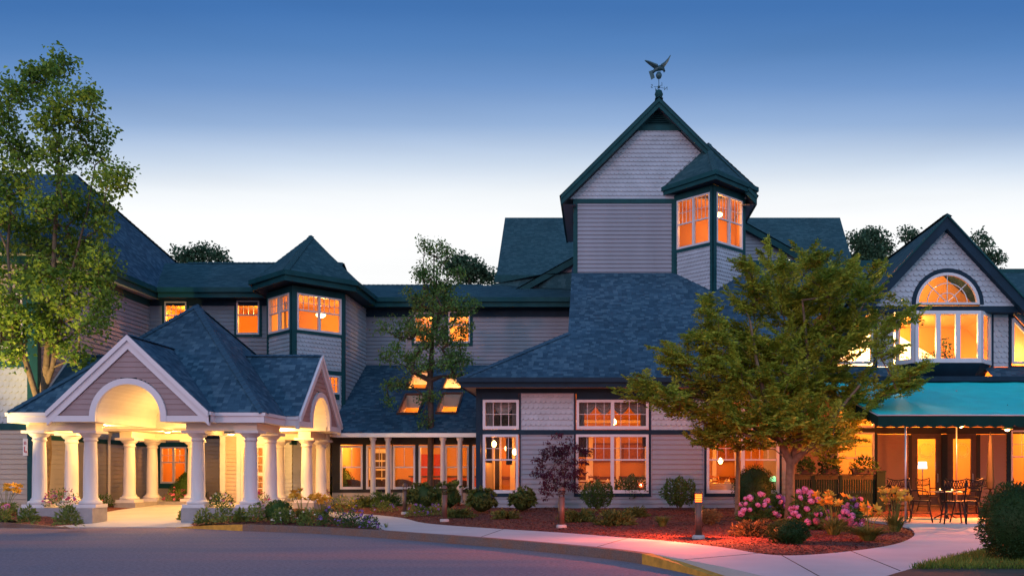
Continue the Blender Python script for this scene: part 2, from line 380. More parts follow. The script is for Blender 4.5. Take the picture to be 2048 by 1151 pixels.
def struct(name, mb, mat, kind='structure'):
    o = link(name, mb.mesh(name), mat); o['kind'] = kind
    return o
def dup(root, loc, rz, label, group=None):
    r = root.copy(); C.objects.link(r); r.location = loc; r.rotation_euler = (0, 0, rz); r['label'] = label
    if group: r['group'] = group
    def kids(a, b):
        for ch in list(a.children):
            c = ch.copy(); C.objects.link(c); c.parent = b; kids(ch, c)
    kids(root, r)
    return r
def lamp(parent, loc, power, col, rad=.08, name='lamp_light', kind='POINT', spot=None, target=None):
    d = bpy.data.lights.new(name, kind); d.energy = power; d.color = col; d.shadow_soft_size = rad
    o = bpy.data.objects.new(name, d); C.objects.link(o); o.parent = parent; o.location = Vector(loc) - world_loc(parent)
    if spot: d.spot_size = R(spot); d.spot_blend = .8
    if target is not None: o.rotation_euler = (Vector(loc) - Vector(target)).to_track_quat('Z', 'Y').to_euler()
    return o

# ------------------------------------------------------------------ wall frames: s runs along the wall, d out of it
class F:
    def __init__(s, ox, oy, dx, dy):
        l = math.hypot(dx, dy); s.o = (ox, oy); s.d = (dx / l, dy / l); s.n = (s.d[1], -s.d[0])
    def p(s, a, z, d=0.0): return (s.o[0] + a * s.d[0] + d * s.n[0], s.o[1] + a * s.d[1] + d * s.n[1], z)
    def su(s, u):
        k = (u - PX) / FPX; return (k * s.o[1] - s.o[0]) / (s.d[0] - k * s.d[1])
    def zv(s, u, v):
        return ZV(v, s.o[1] + s.su(u) * s.d[1])
    def rect(s, u0, u1, v0, v1):                         # pixel box -> (s0, s1, z0, z1)
        um = (u0 + u1) / 2
        return (s.su(u0), s.su(u1), s.zv(um, v1), s.zv(um, v0))
def fbox(mb, f, s0, s1, z0, z1, d0, d1):
    mb.hexa([f.p(s0, z0, d1), f.p(s1, z0, d1), f.p(s1, z0, d0), f.p(s0, z0, d0), f.p(s0, z1, d1), f.p(s1, z1, d1), f.p(s1, z1, d0), f.p(s0, z1, d0)])
def fbar(mb, f, a, b, wd, d0, d1):                       # straight board in the wall plane between two (s, z) points
    ax, az = a; bx, bz = b; l = math.hypot(bx - ax, bz - az); nx, nz = -(bz - az) / l * wd / 2, (bx - ax) / l * wd / 2
    q = [(ax - nx, az - nz), (bx - nx, bz - nz), (bx + nx, bz + nz), (ax + nx, az + nz)]
    mb.hexa([f.p(*q[0], d1), f.p(*q[1], d1), f.p(*q[1], d0), f.p(*q[0], d0), f.p(*q[3], d1), f.p(*q[2], d1), f.p(*q[2], d0), f.p(*q[3], d0)])
def clip(poly, a, b, c):                                 # keep a*s + b*z <= c
    out = []
    for i in range(len(poly)):
        p, q = poly[i], poly[(i + 1) % len(poly)]
        dp, dq = a * p[0] + b * p[1] - c, a * q[0] + b * q[1] - c
        if dp <= 1e-9: out.append(p)
        if (dp < -1e-9 and dq > 1e-9) or (dp > 1e-9 and dq < -1e-9):
            t = dp / (dp - dq); out.append((p[0] + t * (q[0] - p[0]), p[1] + t * (q[1] - p[1])))
    return out if len(out) > 2 else []
def rect_poly(r): return [(r[0], r[2]), (r[1], r[2]), (r[1], r[3]), (r[0], r[3])]
def minus(poly, holes):
    ps = [poly]
    for h in holes:
        nx = []
        for p in ps:
            a = clip(p, 0, 1, h[2]); b = clip(p, 0, -1, -h[3]); m = clip(clip(p, 0, -1, -h[2]), 0, 1, h[3]) if p else []
            l = clip(m, 1, 0, h[0]) if m else []; r = clip(m, -1, 0, -h[1]) if m else []
            nx += [x for x in (a, b, l, r) if x]
        ps = nx
    return ps
def siding(mb, f, poly, holes=(), pitch=.165, t=.034):
    for pc in minus(poly, holes):
        z0 = min(p[1] for p in pc); z1 = max(p[1] for p in pc)
        k = math.floor(z0 / pitch)
        while k * pitch < z1 - 1e-6:
            zb = k * pitch; q = clip(clip(pc, 0, -1, -zb), 0, 1, zb + pitch) if pc else []
            k += 1
            if not q: continue
            mb.face([f.p(a, z, t * (1 - (z - zb) / pitch)) for a, z in q])
            low = sorted([p for p in q if abs(p[1] - zb) < 1e-6])
            if len(low) >= 2: mb.face([f.p(low[0][0], zb, 0), f.p(low[-1][0], zb, 0), f.p(low[-1][0], zb, t), f.p(low[0][0], zb, t)])
def scallops(mb, f, poly, holes=(), wd=.17, ht=.17, t=.045):
    for pc in minus(poly, holes): mb.face([f.p(a, z, 0) for a, z in pc])
    s0 = min(p[0] for p in poly); s1 = max(p[0] for p in poly); z0 = min(p[1] for p in poly); z1 = max(p[1] for p in poly)
    edges = []
    ar = sum(poly[i][0] * poly[(i + 1) % len(poly)][1] - poly[(i + 1) % len(poly)][0] * poly[i][1] for i in range(len(poly)))
    for i in range(len(poly)):
        p, q = poly[i], poly[(i + 1) % len(poly)]; nx, nz = (q[1] - p[1]), -(q[0] - p[0])
        if ar < 0: nx, nz = -nx, -nz
        edges.append((nx, nz, nx * p[0] + nz * p[1]))
    arc = [(math.cos(PI + PI * i / 6) * wd * .5, math.sin(PI + PI * i / 6) * wd * .42) for i in range(7)]
    r = 0; z = z0 + ht * .1
    while z < z1 + ht:
        s = s0 - wd + (r % 2) * wd / 2
        while s < s1 + wd:
            sh = [(s + a * .985, z + b) for a, b in arc] + [(s + wd * .4925, z + ht), (s - wd * .4925, z + ht)]
            q = sh
            for e in edges:
                q = clip(q, *e) if q else []
            for h in holes:
                if q and not (max(p[0] for p in q) < h[0] or min(p[0] for p in q) > h[1] or max(p[1] for p in q) < h[2] or min(p[1] for p in q) > h[3]):
                    q = max(minus(q, [h]), key=len, default=[])
            if q:
                zz = z - wd * .42
                mb.face([f.p(a, b, t * (1 - (b - zz) / (ht * 1.45))) for a, b in q])
                lowp = [p for p in q if p[1] <= z + 1e-6]
                lowp.sort()
                for i in range(len(lowp) - 1):
                    a, b = lowp[i], lowp[i + 1]
                    da, db = (t * (1 - (x[1] - zz) / (ht * 1.45)) for x in (a, b))
                    mb.face([f.p(*a, 0), f.p(*b, 0), f.p(*b, db), f.p(*a, da)])
            s += wd
        z += ht; r += 1
def window(parent, f, r, cols=(4, 2), lights=1, sash=True, upper=.42, casing=.11, frame=.06, cas_mat='trim', frame_mat='white', grid_lower=False, name='window', depth=.07):
    """r = outer edge of the white frame (s0, s1, z0, z1). lights = sashes side by side."""
    s0, s1, z0, z1 = r
    if s1 < s0: s0, s1 = s1, s0
    fr = MB()
    fbox(fr, f, s0, s1, z0, z0 + frame * 1.3, -.06, depth); fbox(fr, f, s0, s1, z1 - frame, z1, -.06, depth - .004)
    fbox(fr, f, s0, s0 + frame, z0 + frame * 1.3, z1 - frame, -.06, depth - .002); fbox(fr, f, s1 - frame, s1, z0 + frame * 1.3, z1 - frame, -.06, depth - .002)
    wl = (s1 - s0 - 2 * frame) / lights
    for i in range(1, lights):
        x = s0 + frame + i * wl; fbox(fr, f, x - frame * .7, x + frame * .7, z0 + frame * 1.3, z1 - frame, -.06, depth - .006)
    w_ = part(name, fr, M[frame_mat], parent)
    mu = MB(); zb, zt = z0 + frame * 1.3, z1 - frame; zm = zt - (zt - zb) * upper if sash else zb
    for i in range(lights):
        a = s0 + frame + i * wl; b = a + wl
        if sash: fbox(mu, f, a + .002, b - .002, zm - .025, zm + .025, -.035, .03)
        c, rr = cols
        for k in range(1, c): x = a + (b - a) * k / c; fbox(mu, f, x - .008, x + .008, zm + (.025 if sash else 0), zt, -.02, .012)
        for k in range(1, rr): z = zm + (zt - zm) * k / rr; fbox(mu, f, a + .002, b - .002, z - .008, z + .008, -.018, .010)
        if grid_lower and sash:
            for k in range(1, c): x = a + (b - a) * k / c; fbox(mu, f, x - .008, x + .008, zb, zm - .025, -.02, .012)
            for k in range(1, rr): z = zb + (zm - zb) * k / rr; fbox(mu, f, a + .002, b - .002, z - .008, z + .008, -.018, .010)
    if mu.v: part('muntin', mu, M['white'], w_)
    gp = MB(); gp.face([f.p(s0 + .02, z0 + .02, -.03), f.p(s1 - .02, z0 + .02, -.03), f.p(s1 - .02, z1 - .02, -.03), f.p(s0 + .02, z1 - .02, -.03)])
    part('pane', gp, M['glass'], w_)
    if casing:
        ca = MB(); c = casing
        fbox(ca, f, s0 - c, s0 - .001, z0 - c, z1 + c, -.05, .045); fbox(ca, f, s1 + .001, s1 + c, z0 - c, z1 + c, -.05, .045)
        fbox(ca, f, s0 - .001, s1 + .001, z1 + .001, z1 + c, -.05, .043); fbox(ca, f, s0 - .001, s1 + .001, z0 - c, z0 - .001, -.05, .043)
        part('casing', ca, M[cas_mat], w_)
    return w_
def room(parent, x0, x1, y0, y1, z0, z1, mat='room', rot=None, wall_label=None):
    mb = MB()
    p = [(x0, y0), (x1, y0), (x1, y1), (x0, y1)] if rot is None else rot
    n = len(p)
    for i in range(n):
        if rot is None and i == 0: continue
        if rot is not None and i in ROOM_OPEN: continue
        a, b = p[i], p[(i + 1) % n]; mb.face([(a[0], a[1], z0), (a[0], a[1], z1), (b[0], b[1], z1), (b[0], b[1], z0)])
    mb.face([(q[0], q[1], z1) for q in p])
    o = part('interior_wall', mb, M[mat], parent)
    fl = MB(); fl.face([(q[0], q[1], z0) for q in p]); part('interior_floor', fl, M['room_floor'], parent)
    return o
ROOM_OPEN = ()
IN = 1.75                                                 # interior lamp level
def ceiling_lamp(loc, power, label, col=(1, .32, .04), r=.14, mat='lamp_orange', group='lit ceiling lamps inside the rooms'):
    t = thing('ceiling_lamp', label, 'lamp', loc, 0, group)
    b = MB(); b.lathe([(.02, .02), (r * .8, 0), (r, -.05), (r * .75, -.12), (.02, -.16)], loc, 14); part('lamp_shade', b, M[mat], t, True)
    s = MB(); s.lathe([(.05, .06), (.05, .02), (.02, .02)], loc, 10); part('ceiling_plate', s, M['bronze'], t, True)
    lamp(t, (loc[0], loc[1], loc[2] - .32), power * IN, col, .1)
    return t
def fascia_path(mb, pts, z0, z1, th, closed=True):       # vertical board along a plan path, thickness inwards (left of travel)
    k = len(pts); seg = k if closed else k - 1
    def nrm(i):
        a, b = pts[i % k], pts[(i + 1) % k]; l = math.hypot(b[0] - a[0], b[1] - a[1]); return (-(b[1] - a[1]) / l, (b[0] - a[0]) / l)
    inner = []
    for i in range(k):
        if closed or 0 < i < k - 1: n1, n2 = nrm(i - 1), nrm(i)
        elif i == 0: n1 = n2 = nrm(0)
        else: n1 = n2 = nrm(k - 2)
        bx, by = n1[0] + n2[0], n1[1] + n2[1]; d = 1 + n1[0] * n2[0] + n1[1] * n2[1]
        inner.append((pts[i][0] + bx * th / max(d, .2), pts[i][1] + by * th / max(d, .2)))
    for i in range(seg):
        a, b, c, d = pts[i], pts[(i + 1) % k], inner[(i + 1) % k], inner[i]
        mb.hexa([(*a, z0), (*b, z0), (*c, z0), (*d, z0), (*a, z1), (*b, z1), (*c, z1), (*d, z1)])
def ridge_cap(mb, a, b, w_=.16, lift=.03, step=.22):     # overlapping cap shingles along a hip or ridge
    if mb.v: mb.cut()
    a = Vector(a); b = Vector(b); n = max(1, int((b - a).length / step)); d = (b - a).normalized()
    side = d.cross(Vector((0, 0, 1))).normalized()
    for i in range(n):
        p = a.lerp(b, i / n); q = a.lerp(b, (i + 1.15) / n)
        up0 = Vector((0, 0, lift + .022)); up1 = Vector((0, 0, lift))
        dn = Vector((0, 0, -w_ * .55))
        mb.face([p + side * w_ + dn + up0, p + up0, q + up1, q + side * w_ + dn + up1]); mb.face([p + up0, p - side * w_ + dn + up0, q - side * w_ + dn + up1, q + up1])
        mb.face([p + side * w_ + dn + up0, p + side * w_ + dn + up1, p + up1, p + up0]); mb.face([p + up0, p + up1, p - side * w_ + dn + up1, p - side * w_ + dn + up0])

# ------------------------------------------------------------------ ground, road, kerb, walk, beds
KH = .165
def GP(u, v, z=0.0):
    Y = FPX * (HC - z) / (v - YH); return ((u - PX) * Y / FPX, Y)
def smooth(a, b, x):
    t = min(1, max(0, (x - a) / (b - a))); return t * t * (3 - 2 * t)
def inside(p, poly):
    x, y = p; c = False; j = len(poly) - 1
    for i in range(len(poly)):
        xi, yi = poly[i]; xj, yj = poly[j]
        if (yi > y) != (yj > y) and x < (xj - xi) * (y - yi) / (yj - yi) + xi: c = not c
        j = i
    return c
def dist_poly(p, poly, closed=True):
    best = 1e9; n = len(poly)
    for i in range(n if closed else n - 1):
        ax, ay = poly[i]; bx, by = poly[(i + 1) % n]; dx, dy = bx - ax, by - ay
        t = max(0, min(1, ((p[0] - ax) * dx + (p[1] - ay) * dy) / (dx * dx + dy * dy + 1e-12)))
        best = min(best, math.hypot(p[0] - ax - t * dx, p[1] - ay - t * dy))
    return best
def snap(p, poly):                                       # nearest point on the outline
    best = 1e9; r = p
    for i in range(len(poly)):
        ax, ay = poly[i]; bx, by = poly[(i + 1) % len(poly)]; dx, dy = bx - ax, by - ay
        t = max(0, min(1, ((p[0] - ax) * dx + (p[1] - ay) * dy) / (dx * dx + dy * dy + 1e-12))); q = (ax + t * dx, ay + t * dy); d = math.hypot(p[0] - q[0], p[1] - q[1])
        if d < best: best, r = d, q
    return r
def curve2(pts, n=6):                                    # Catmull-Rom through plan points
    out = []
    for i in range(len(pts) - 1):
        p0 = pts[max(i - 1, 0)]; p1 = pts[i]; p2 = pts[i + 1]; p3 = pts[min(i + 2, len(pts) - 1)]
        for k in range(n):
            t = k / n; out.append(tuple(.5 * ((2 * p1[j]) + (-p0[j] + p2[j]) * t + (2 * p0[j] - 5 * p1[j] + 4 * p2[j] - p3[j]) * t * t + (-p0[j] + 3 * p1[j] - 3 * p2[j] + p3[j]) * t ** 3) for j in range(2)))
    out.append(tuple(pts[-1])); return out
kerb_line = curve2([GP(*q) for q in ((485, 1061), (600, 1065), (700, 1070.5), (849, 1082), (1000, 1094.5), (1200, 1115), (1284, 1127))], 5)
ramp_left = GP(352, 1054.5); ramp_right = [GP(1352, 1141), GP(1425, 1157), GP(1520, 1182)]
kerb_all = [ramp_left] + kerb_line + ramp_right
def offset(line, d):
    out = []
    for i, p in enumerate(line):
        a = line[max(i - 1, 0)]; b = line[min(i + 1, len(line) - 1)]; l = math.hypot(b[0] - a[0], b[1] - a[1])
        out.append((p[0] - (b[1] - a[1]) / l * d, p[1] + (b[0] - a[0]) / l * d))
    return out
kerb_in = offset(kerb_line, .16)
W = lambda L: [GP(u, v, KH) for u, v in L]
walk_far = curve2(W([(650, 1021), (720, 1026), (800, 1034), (850, 1045), (960, 1054), (1123, 1064), (1250, 1074), (1350, 1082), (1450, 1094), (1530, 1107), (1600, 1109), (1700, 1101), (1790, 1087), (1828, 1070), (1822, 1056), (1806, 1049)]), 4)
walk_right = [GP(1808, 1047, KH), GP(2120, 1047, KH), GP(2120, 1085, KH)] + curve2(W([(2000, 1090), (1960, 1101), (1880, 1120), (1800, 1142), (1740, 1162)]), 4)
ki = offset(kerb_line, .155)
walk_near = [ki[-1 - i] for i in range(len(ki)) if ki[-1 - i][0] > GP(800, 1064, KH)[0]]
rr = offset(ramp_right, .155)
walk_poly = walk_far + walk_right + [(rr[2][0] + 1.2, rr[2][1] - .6), rr[2], rr[1], rr[0]] + walk_near + W([(775, 1060), (756, 1055), (715, 1044), (680, 1034), (640, 1027)])
def slab_z(y): return .012 + .31 * smooth(0, 1, (y - 25.3) / 7.2 * .999) * 1.0 if y < 32.5 else .322 + .10 * min(1, (y - 32.5) / 2.2)
apron_front = [(-15.35, 25.25), (-14.4, 25.45), (-13.0, 25.5), (-11.4, 25.3)]
apron_poly = apron_front + [(-12.12, 26.7), (-12.12, 27.6), (-9.6, 27.6), (-9.6, 29.4), (-10.5, 29.9), (-10.5, 35.3), (-16.1, 35.3), (-16.1, 27.6), (-14.75, 27.6), (-14.75, 26.7)]
patio_poly = [GP(1800, 1046, .25), (14.5, GP(1800, 1046, .25)[1]), (22, 23.6), (22, 34.5), (6.3, 34.5), (6.3, 30.9), (6.9, 26)]
def bed_z(x, y):
    z = .15 + .20 * smooth(21, 31, y) + .018 * math.sin(x * 2.1 + y * 1.3) * math.cos(y * 1.7 - x) + .012 * math.sin(x * 5 + y * 4)
    d = dist_poly((x, y), walk_poly)
    lo = .150
    if inside((x, y), walk_poly): return .10
    z = lo + (z - lo) * smooth(0, 2.2, d) + .03 * smooth(0, .35, d) * smooth(2.5, .6, d)
    dk = dist_poly((x, y), kerb_all, False); z = min(z, .13 + .1 * dk)
    sl = slab_z(y); da = dist_poly((x, y), apron_poly)
    if inside((x, y), apron_poly): return sl - .06
    z = (sl - .02) + (z - sl + .02) * smooth(0, 1.2, da)
    return max(z, .01)
def GB(u, v):                                            # where a pixel meets the planted beds
    z = .2
    for _ in range(8):
        x, y = GP(u, v, z); z = .5 * z + .5 * bed_z(x, y)
    x, y = GP(u, v, z); return Vector((x, y, bed_z(x, y)))
mb = MB(); mb.face([(-300, -40, -.03), (300, -40, -.03), (300, 600, -.03), (-300, 600, -.03)]); struct('ground', mb, M['dirt'])
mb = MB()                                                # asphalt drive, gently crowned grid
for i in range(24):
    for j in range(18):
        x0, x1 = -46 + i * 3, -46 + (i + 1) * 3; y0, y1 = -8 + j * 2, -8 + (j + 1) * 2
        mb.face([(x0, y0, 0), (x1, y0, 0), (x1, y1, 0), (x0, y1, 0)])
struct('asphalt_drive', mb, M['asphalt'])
bed_edge = [(-40, 25.0), (-22, 25.0), GP(0, 1053), GP(130, 1055.5)] + apron_front + kerb_all + [(9, 11), (40, 11), (40, 37), (-40, 37)]
bed_edge_in = [(-40, 25.0), (-22, 25.0), GP(0, 1053), GP(130, 1055.5)] + apron_front + [ramp_left] + kerb_in + rr + [(9, 11.4), (40, 11.4), (40, 37), (-40, 37)]
mb = MB(); gx = np.arange(-24, 17.01, .3); gy = np.arange(12.5, 36.6, .3)
vid = {}; ins = {}
for i, x in enumerate(gx):
    for j, y in enumerate(gy): ins[i, j] = inside((x, y), bed_edge_in)
for i in range(len(gx) - 1):
    for j in range(len(gy) - 1):
        cor = ((i, j), (i + 1, j), (i + 1, j + 1), (i, j + 1)); k = sum(ins[c] for c in cor)
        if k == 0: continue
        ids = []
        for c in cor:
            if c not in vid:
                x, y = gx[c[0]], gy[c[1]]
                if not ins[c]: x, y = snap((x, y), bed_edge_in)
                z = bed_z(x, y)
                vid[c] = len(mb.v); mb.v.append((x, y, z))
            ids.append(vid[c])
        mb.f.append(tuple(ids))
bed = struct('mulch_bed', mb, M['mulch']); bed.data.polygons.foreach_set('use_smooth', [True] * len(bed.data.polygons))
def poly_slab(name, poly, zf, th, m, grow=None):         # flat or sloping slab with side faces, triangulated by bmesh
    import bmesh
    bm = bmesh.new(); vs = [bm.verts.new((x, y, zf(y))) for x, y in poly]; f = bm.faces.new(vs)
    bmesh.ops.triangulate(bm, faces=[f]); bm.normal_update()
    ext = bmesh.ops.extrude_face_region(bm, geom=list(bm.faces))
    for v in [g for g in ext['geom'] if isinstance(g, bmesh.types.BMVert)]: v.co.z -= th
    bmesh.ops.recalc_face_normals(bm, faces=list(bm.faces))
    me = bpy.data.meshes.new(name); bm.to_mesh(me); bm.free()
    o = link(name, me, m); o['kind'] = 'structure'; return o
def slab_mat():
    m = M['slab']; t = m.node_tree; b = t.nodes['Principled BSDF']
    return m
poly_slab('concrete_walk', walk_poly, lambda y: KH, .14, M['slab'])
ap = []                                                  # apron needs points along its slope
for i, p in enumerate(apron_poly):
    q = apron_poly[(i + 1) % len(apron_poly)]; n = max(1, int(abs(q[1] - p[1]) / .8))
    for k in range(n): ap.append((p[0] + (q[0] - p[0]) * k / n, p[1] + (q[1] - p[1]) * k / n))
poly_slab('portico_pavement', ap, slab_z, .12, M['slab'])
poly_slab('patio_pavement', patio_poly, lambda y: .25, .2, M['slab2'])
mb = MB()                                                # score lines in the walk, cut as thin dark strips just proud of the slab
for a, b in (((960, 1073.5), (1010, 1056)), ((1195, 1092), (1260, 1073.5)), ((1370, 1118), (1520, 1105)), ((1560, 1107.5), (1640, 1152)), ((1700, 1100), (1800, 1140))):
    p, q = GP(*a, KH), GP(*b, KH); mb.beam((*p, KH + .002), (*q, KH + .002), .014, .004)
struct('walk_joints', mb, M['dirt'])
def kerb_run(name, line, tops, m):
    o_, i_ = line, offset(line, .17)
    mb = MB()
    for k in range(len(line) - 1):
        mb.hexa([(*o_[k], -.05), (*o_[k + 1], -.05), (*i_[k + 1], -.05), (*i_[k], -.05), (*o_[k], tops[k]), (*o_[k + 1], tops[k + 1]), (*i_[k + 1], tops[k + 1]), (*i_[k], tops[k])])
    return mb
st = kerb_run('kerb', kerb_line, [KH + .004] * len(kerb_line), None); struct('granite_kerb', st, M['granite'])
k2 = kerb_run('kerb', [kerb_line[-1]] + ramp_right, [KH + .004, .12, .05, .01], None)
k3 = kerb_run('kerb', [ramp_left, ((ramp_left[0] + kerb_line[0][0]) / 2, (ramp_left[1] + kerb_line[0][1]) / 2), kerb_line[0]], [.015, .11, KH + .004], None)
k4 = kerb_run('kerb', [(-40, 25.3), (-22, 25.3), GP(0, 1054), GP(70, 1055.5), GP(140, 1056.5)], [.15, .15, .14, .09, .015], None)
struct('left_kerb', k4, M['granite'])
for k in (k3,):
    n = len(k2.v); k2.v += k.v; k2.f += [tuple(i + n for i in f) for f in k.f]
struct('painted_kerb_ramp', k2, M['yellow'])

# ------------------------------------------------------------------ GUEST WING (left): side wall, front wall, hip roof
wing = thing('guest_wing', 'three storey left wing with green corner boards and tall hip roof behind the leafy tree', 'building', (-20, 34, 0))
XW, YF, YM, YM2 = -18.5, 30.4, 38.0, 40.0
EZ0, EZ1 = 8.62, 8.98
fs = F(XW, YF, 0, 1); ff = F(-30, YF, 1, 0)
mb = MB()
hol = [ff.rect(-40, 4, 668, 785)]
siding(mb, ff, [(0, 5.0), (30 + XW, 5.0), (30 + XW, EZ1), (0, EZ1)], [(10.2, 11.05, 5.6, 7.4)])
siding(mb, ff, [(0, .1), (30 + XW, .1), (30 + XW, 3.0), (0, 3.0)])
part('wall', mb, M['siding_tan'], wing, label='tan lit front wall')
mb = MB(); scallops(mb, ff, [(0, 3.0), (30 + XW, 3.0), (30 + XW, 5.0), (0, 5.0)], (), .2, .2)
part('scallop_panel', mb, M['scallop'], wing)
mb = MB(); siding(mb, fs, [(0, 3.2), (7.6, 3.2), (7.6, EZ1), (0, EZ1)]); siding(mb, fs, [(0, .1), (7.6, .1), (7.6, 2.7), (0, 2.7)])
part('wall', mb, M['siding'], wing)
mb = MB(); scallops(mb, fs, [(0, 2.7), (7.6, 2.7), (7.6, 3.2), (0, 3.2)], (), .2, .2); part('scallop_panel', mb, M['scallop'], wing)
tr = MB()
fbox(tr, ff, 30 + XW - .30, 30 + XW + .032, .05, EZ0, -.03, .045); fbox(tr, fs, -.03, .16, .05, EZ0, -.03, .043)
for z in (4.95, 2.92): fbox(tr, ff, 0, 30 + XW - .302, z, z + .22, -.02, .038)
fbox(tr, fs, .162, 7.5, 2.62, 2.78, -.02, .038); fbox(tr, fs, .162, 7.5, 8.36, 8.63, -.02, .05); fbox(tr, ff, 0, 30 + XW - .302, 8.36, 8.63, -.02, .05)
part('corner_trim', tr, M['trim'], wing)
window(wing, ff, (10.2, 11.05, 5.6, 7.4), (3, 2), 1, casing=.13)
room(wing, -20.5, -18.6, YF + .06, 33, 5.2, 7.8)
bx0, by0, by1 = XW + .55, YF - .55, 48.0
ap_ = Vector((-22.1, (by0 + by1) / 2, 14.1))
rf = MB()
rf.roof([(bx0, by0, EZ1), (bx0, by1, EZ1), ap_]); rf.roof([(-45, by0, EZ1), (bx0, by0, EZ1), ap_, (-45, ap_.y, 14.1)]); rf.roof([(-45, by1, EZ1), (bx0, by1, EZ1), ap_, (-45, ap_.y, 14.1)])
r_ = part('roof', rf, M['roof'], wing)
cp = MB(); ridge_cap(cp, (bx0, by0, EZ1), ap_); ridge_cap(cp, (bx0, by1, EZ1), ap_); part('ridge_cap', cp, M['roof_teal'], r_)
fa = MB(); fascia_path(fa, [(-45, by0), (bx0, by0), (bx0, by1)], EZ0, EZ1 + .01, .06, False)
fascia_path(fa, [(-45, by0 - .1), (bx0 + .1, by0 - .1), (bx0 + .1, YM - .62)], EZ1 - .16, EZ1 + .03, .098, False)
part('fascia', fa, M['trim'], wing)
so = MB(); so.face([(-45, by0, EZ0 + .02), (bx0, by0, EZ0 + .02), (bx0, YF, EZ0 + .02), (-45, YF, EZ0 + .02)]); so.face([(XW, YF, EZ0 + .02), (bx0, YF, EZ0 + .02), (bx0, by1, EZ0 + .02), (XW, by1, EZ0 + .02)])
part('soffit', so, M['scallop'], wing)
dn = MB(); dn.tube([(-18.36, 34.6, .3), (-18.36, 34.6, 2.75), (-18.2, 34.4, 3.0)], .05, 8); part('downspout', dn, M['white'], wing)

# ------------------------------------------------------------------ MIDDLE WING: two upper walls, low gable roof
mid = thing('middle_wing', 'long middle wing of mauve clapboard with small lit upper windows and low shingle roof', 'building', (-10, 41, 0))
f1 = F(XW, YM, 1, 0); f2 = F(-10.12, YM2, 1, 0)
wl = [f1.rect(330, 374, 603, 668), f1.rect(474, 519.5, 601, 669)]
wr = [f2.rect(829, 871, 625, 686), f2.rect(897, 940, 623, 686)]
mb = MB(); siding(mb, f1, [(0, 3.1), (5.6, 3.1), (5.6, EZ0), (0, EZ0)], wl); part('wall', mb, M['siding'], mid)
mb = MB(); siding(mb, f1, [(0, .2), (5.6, .2), (5.6, 3.1), (0, 3.1)], [f1.rect(322, 374, 893, 966)]); part('wall', mb, M['siding_tan'], mid)
mb = MB(); siding(mb, f2, [(0, 5.6), (9.05, 5.6), (9.05, EZ0 + .2), (0, EZ0 + .2)], wr); part('wall', mb, M['siding'], mid)
tr = MB(); fbox(tr, f1, 0, 5.6, 8.40, EZ0 + .03, -.02, .05); tr.cut(); fbox(tr, f2, 0, 9.05, 8.28, EZ0 + .05, -.02, .05); tr.cut(); fbox(tr, f1, .0, 5.6, 2.95, 3.15, -.02, .04); part('frieze_trim', tr, M['navy'], mid)
for r in wl: window(mid, f1, r, (4, 2), 1, casing=.10)
for r in wr: window(mid, f2, r, (4, 2), 1, casing=.12)
r = f1.rect(322, 374, 893, 966); window(mid, f1, r, (2, 2), 2, casing=.2, grid_lower=False)
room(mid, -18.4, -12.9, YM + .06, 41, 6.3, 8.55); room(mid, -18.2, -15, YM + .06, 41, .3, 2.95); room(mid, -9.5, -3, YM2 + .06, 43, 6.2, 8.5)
ceiling_lamp((-13.9, 38.9, 8.5), 130, 'glowing ceiling lamp behind the window right of the portico roof peak', (1, .40, .07)); ceiling_lamp((-17.4, 39.4, 8.5), 120, 'glowing ceiling lamp behind the window left of the portico roof peak')
ceiling_lamp((-16.6, 39.6, 2.9), 90, 'glowing ceiling lamp in the room behind the portico'); ceiling_lamp((-7.3, 41.6, 8.4), 150, 'glowing ceiling lamp behind the slim tree, left upper window', (1, .46, .14)); ceiling_lamp((-5.4, 41.6, 8.4), 110, 'glowing ceiling lamp behind the slim tree, right upper window', (1, .46, .14))
rf = MB()
ye1, yr1, zr1 = YM - .6, 41.6, 10.98
rf.roof([(bx0 - 1.5, ye1, EZ1), (-11.5, ye1, EZ1), (-11.5, yr1, zr1), (-23, yr1, zr1), (-23, ye1, EZ1)])
ye2, yr2, zr2 = YM2 - .55, 44.0, 10.48
rf.roof([(-11.9, ye2, EZ1), (-1.12, ye2, EZ1), (-1.12, yr2, zr2), (-11.9, yr2, zr2)])
rf.roof([(-23, yr1, zr1), (-11.5, yr1, zr1), (-11.5, 46, 8.9), (-23, 46, 8.9)]); rf.roof([(-11.9, yr2, zr2), (2, yr2, zr2), (2, 48, 8.9), (-11.9, 48, 8.9)])
rf.roof([(-5.3, 43.95, 10.49), (-1.12, 42.2, 9.91), (-1.12, 42.4, 10.76)]); rf.roof([(-5.3, 43.95, 10.49), (-1.12, 42.4, 10.76), (-2.6, 42.7, 10.74)])
r_ = part('roof', rf, M['roof_teal'], mid)
cp = MB(); ridge_cap(cp, (-18.5, yr1, zr1), (-11.6, yr1, zr1)); ridge_cap(cp, (-11.5, yr2, zr2), (-5.6, yr2, zr2)); part('ridge_cap', cp, M['roof_teal'], r_)
fa = MB(); fa.box(bx0 + .1, -12.4, ye1 - .06, ye1, EZ0, EZ1 + .01); fa.box(bx0 + .1, -12.4, ye1 - .16, ye1 - .06, EZ1 - .16, EZ1 + .03)
fa.box(-10.5, -1.14, ye2 - .06, ye2, EZ0, EZ1 + .01); fa.box(-10.5, -1.14, ye2 - .16, ye2 - .06, EZ1 - .16, EZ1 + .03); part('fascia', fa, M['trim'], mid)
so = MB(); so.face([(bx0, ye1, EZ0 + .02), (-12.4, ye1, EZ0 + .02), (-12.4, YM, EZ0 + .02), (bx0, YM, EZ0 + .02)]); so.face([(-10.5, ye2, EZ0 + .02), (-1.14, ye2, EZ0 + .02), (-1.14, YM2, EZ0 + .02), (-10.5, YM2, EZ0 + .02)]); part('soffit', so, M['navy'], mid)

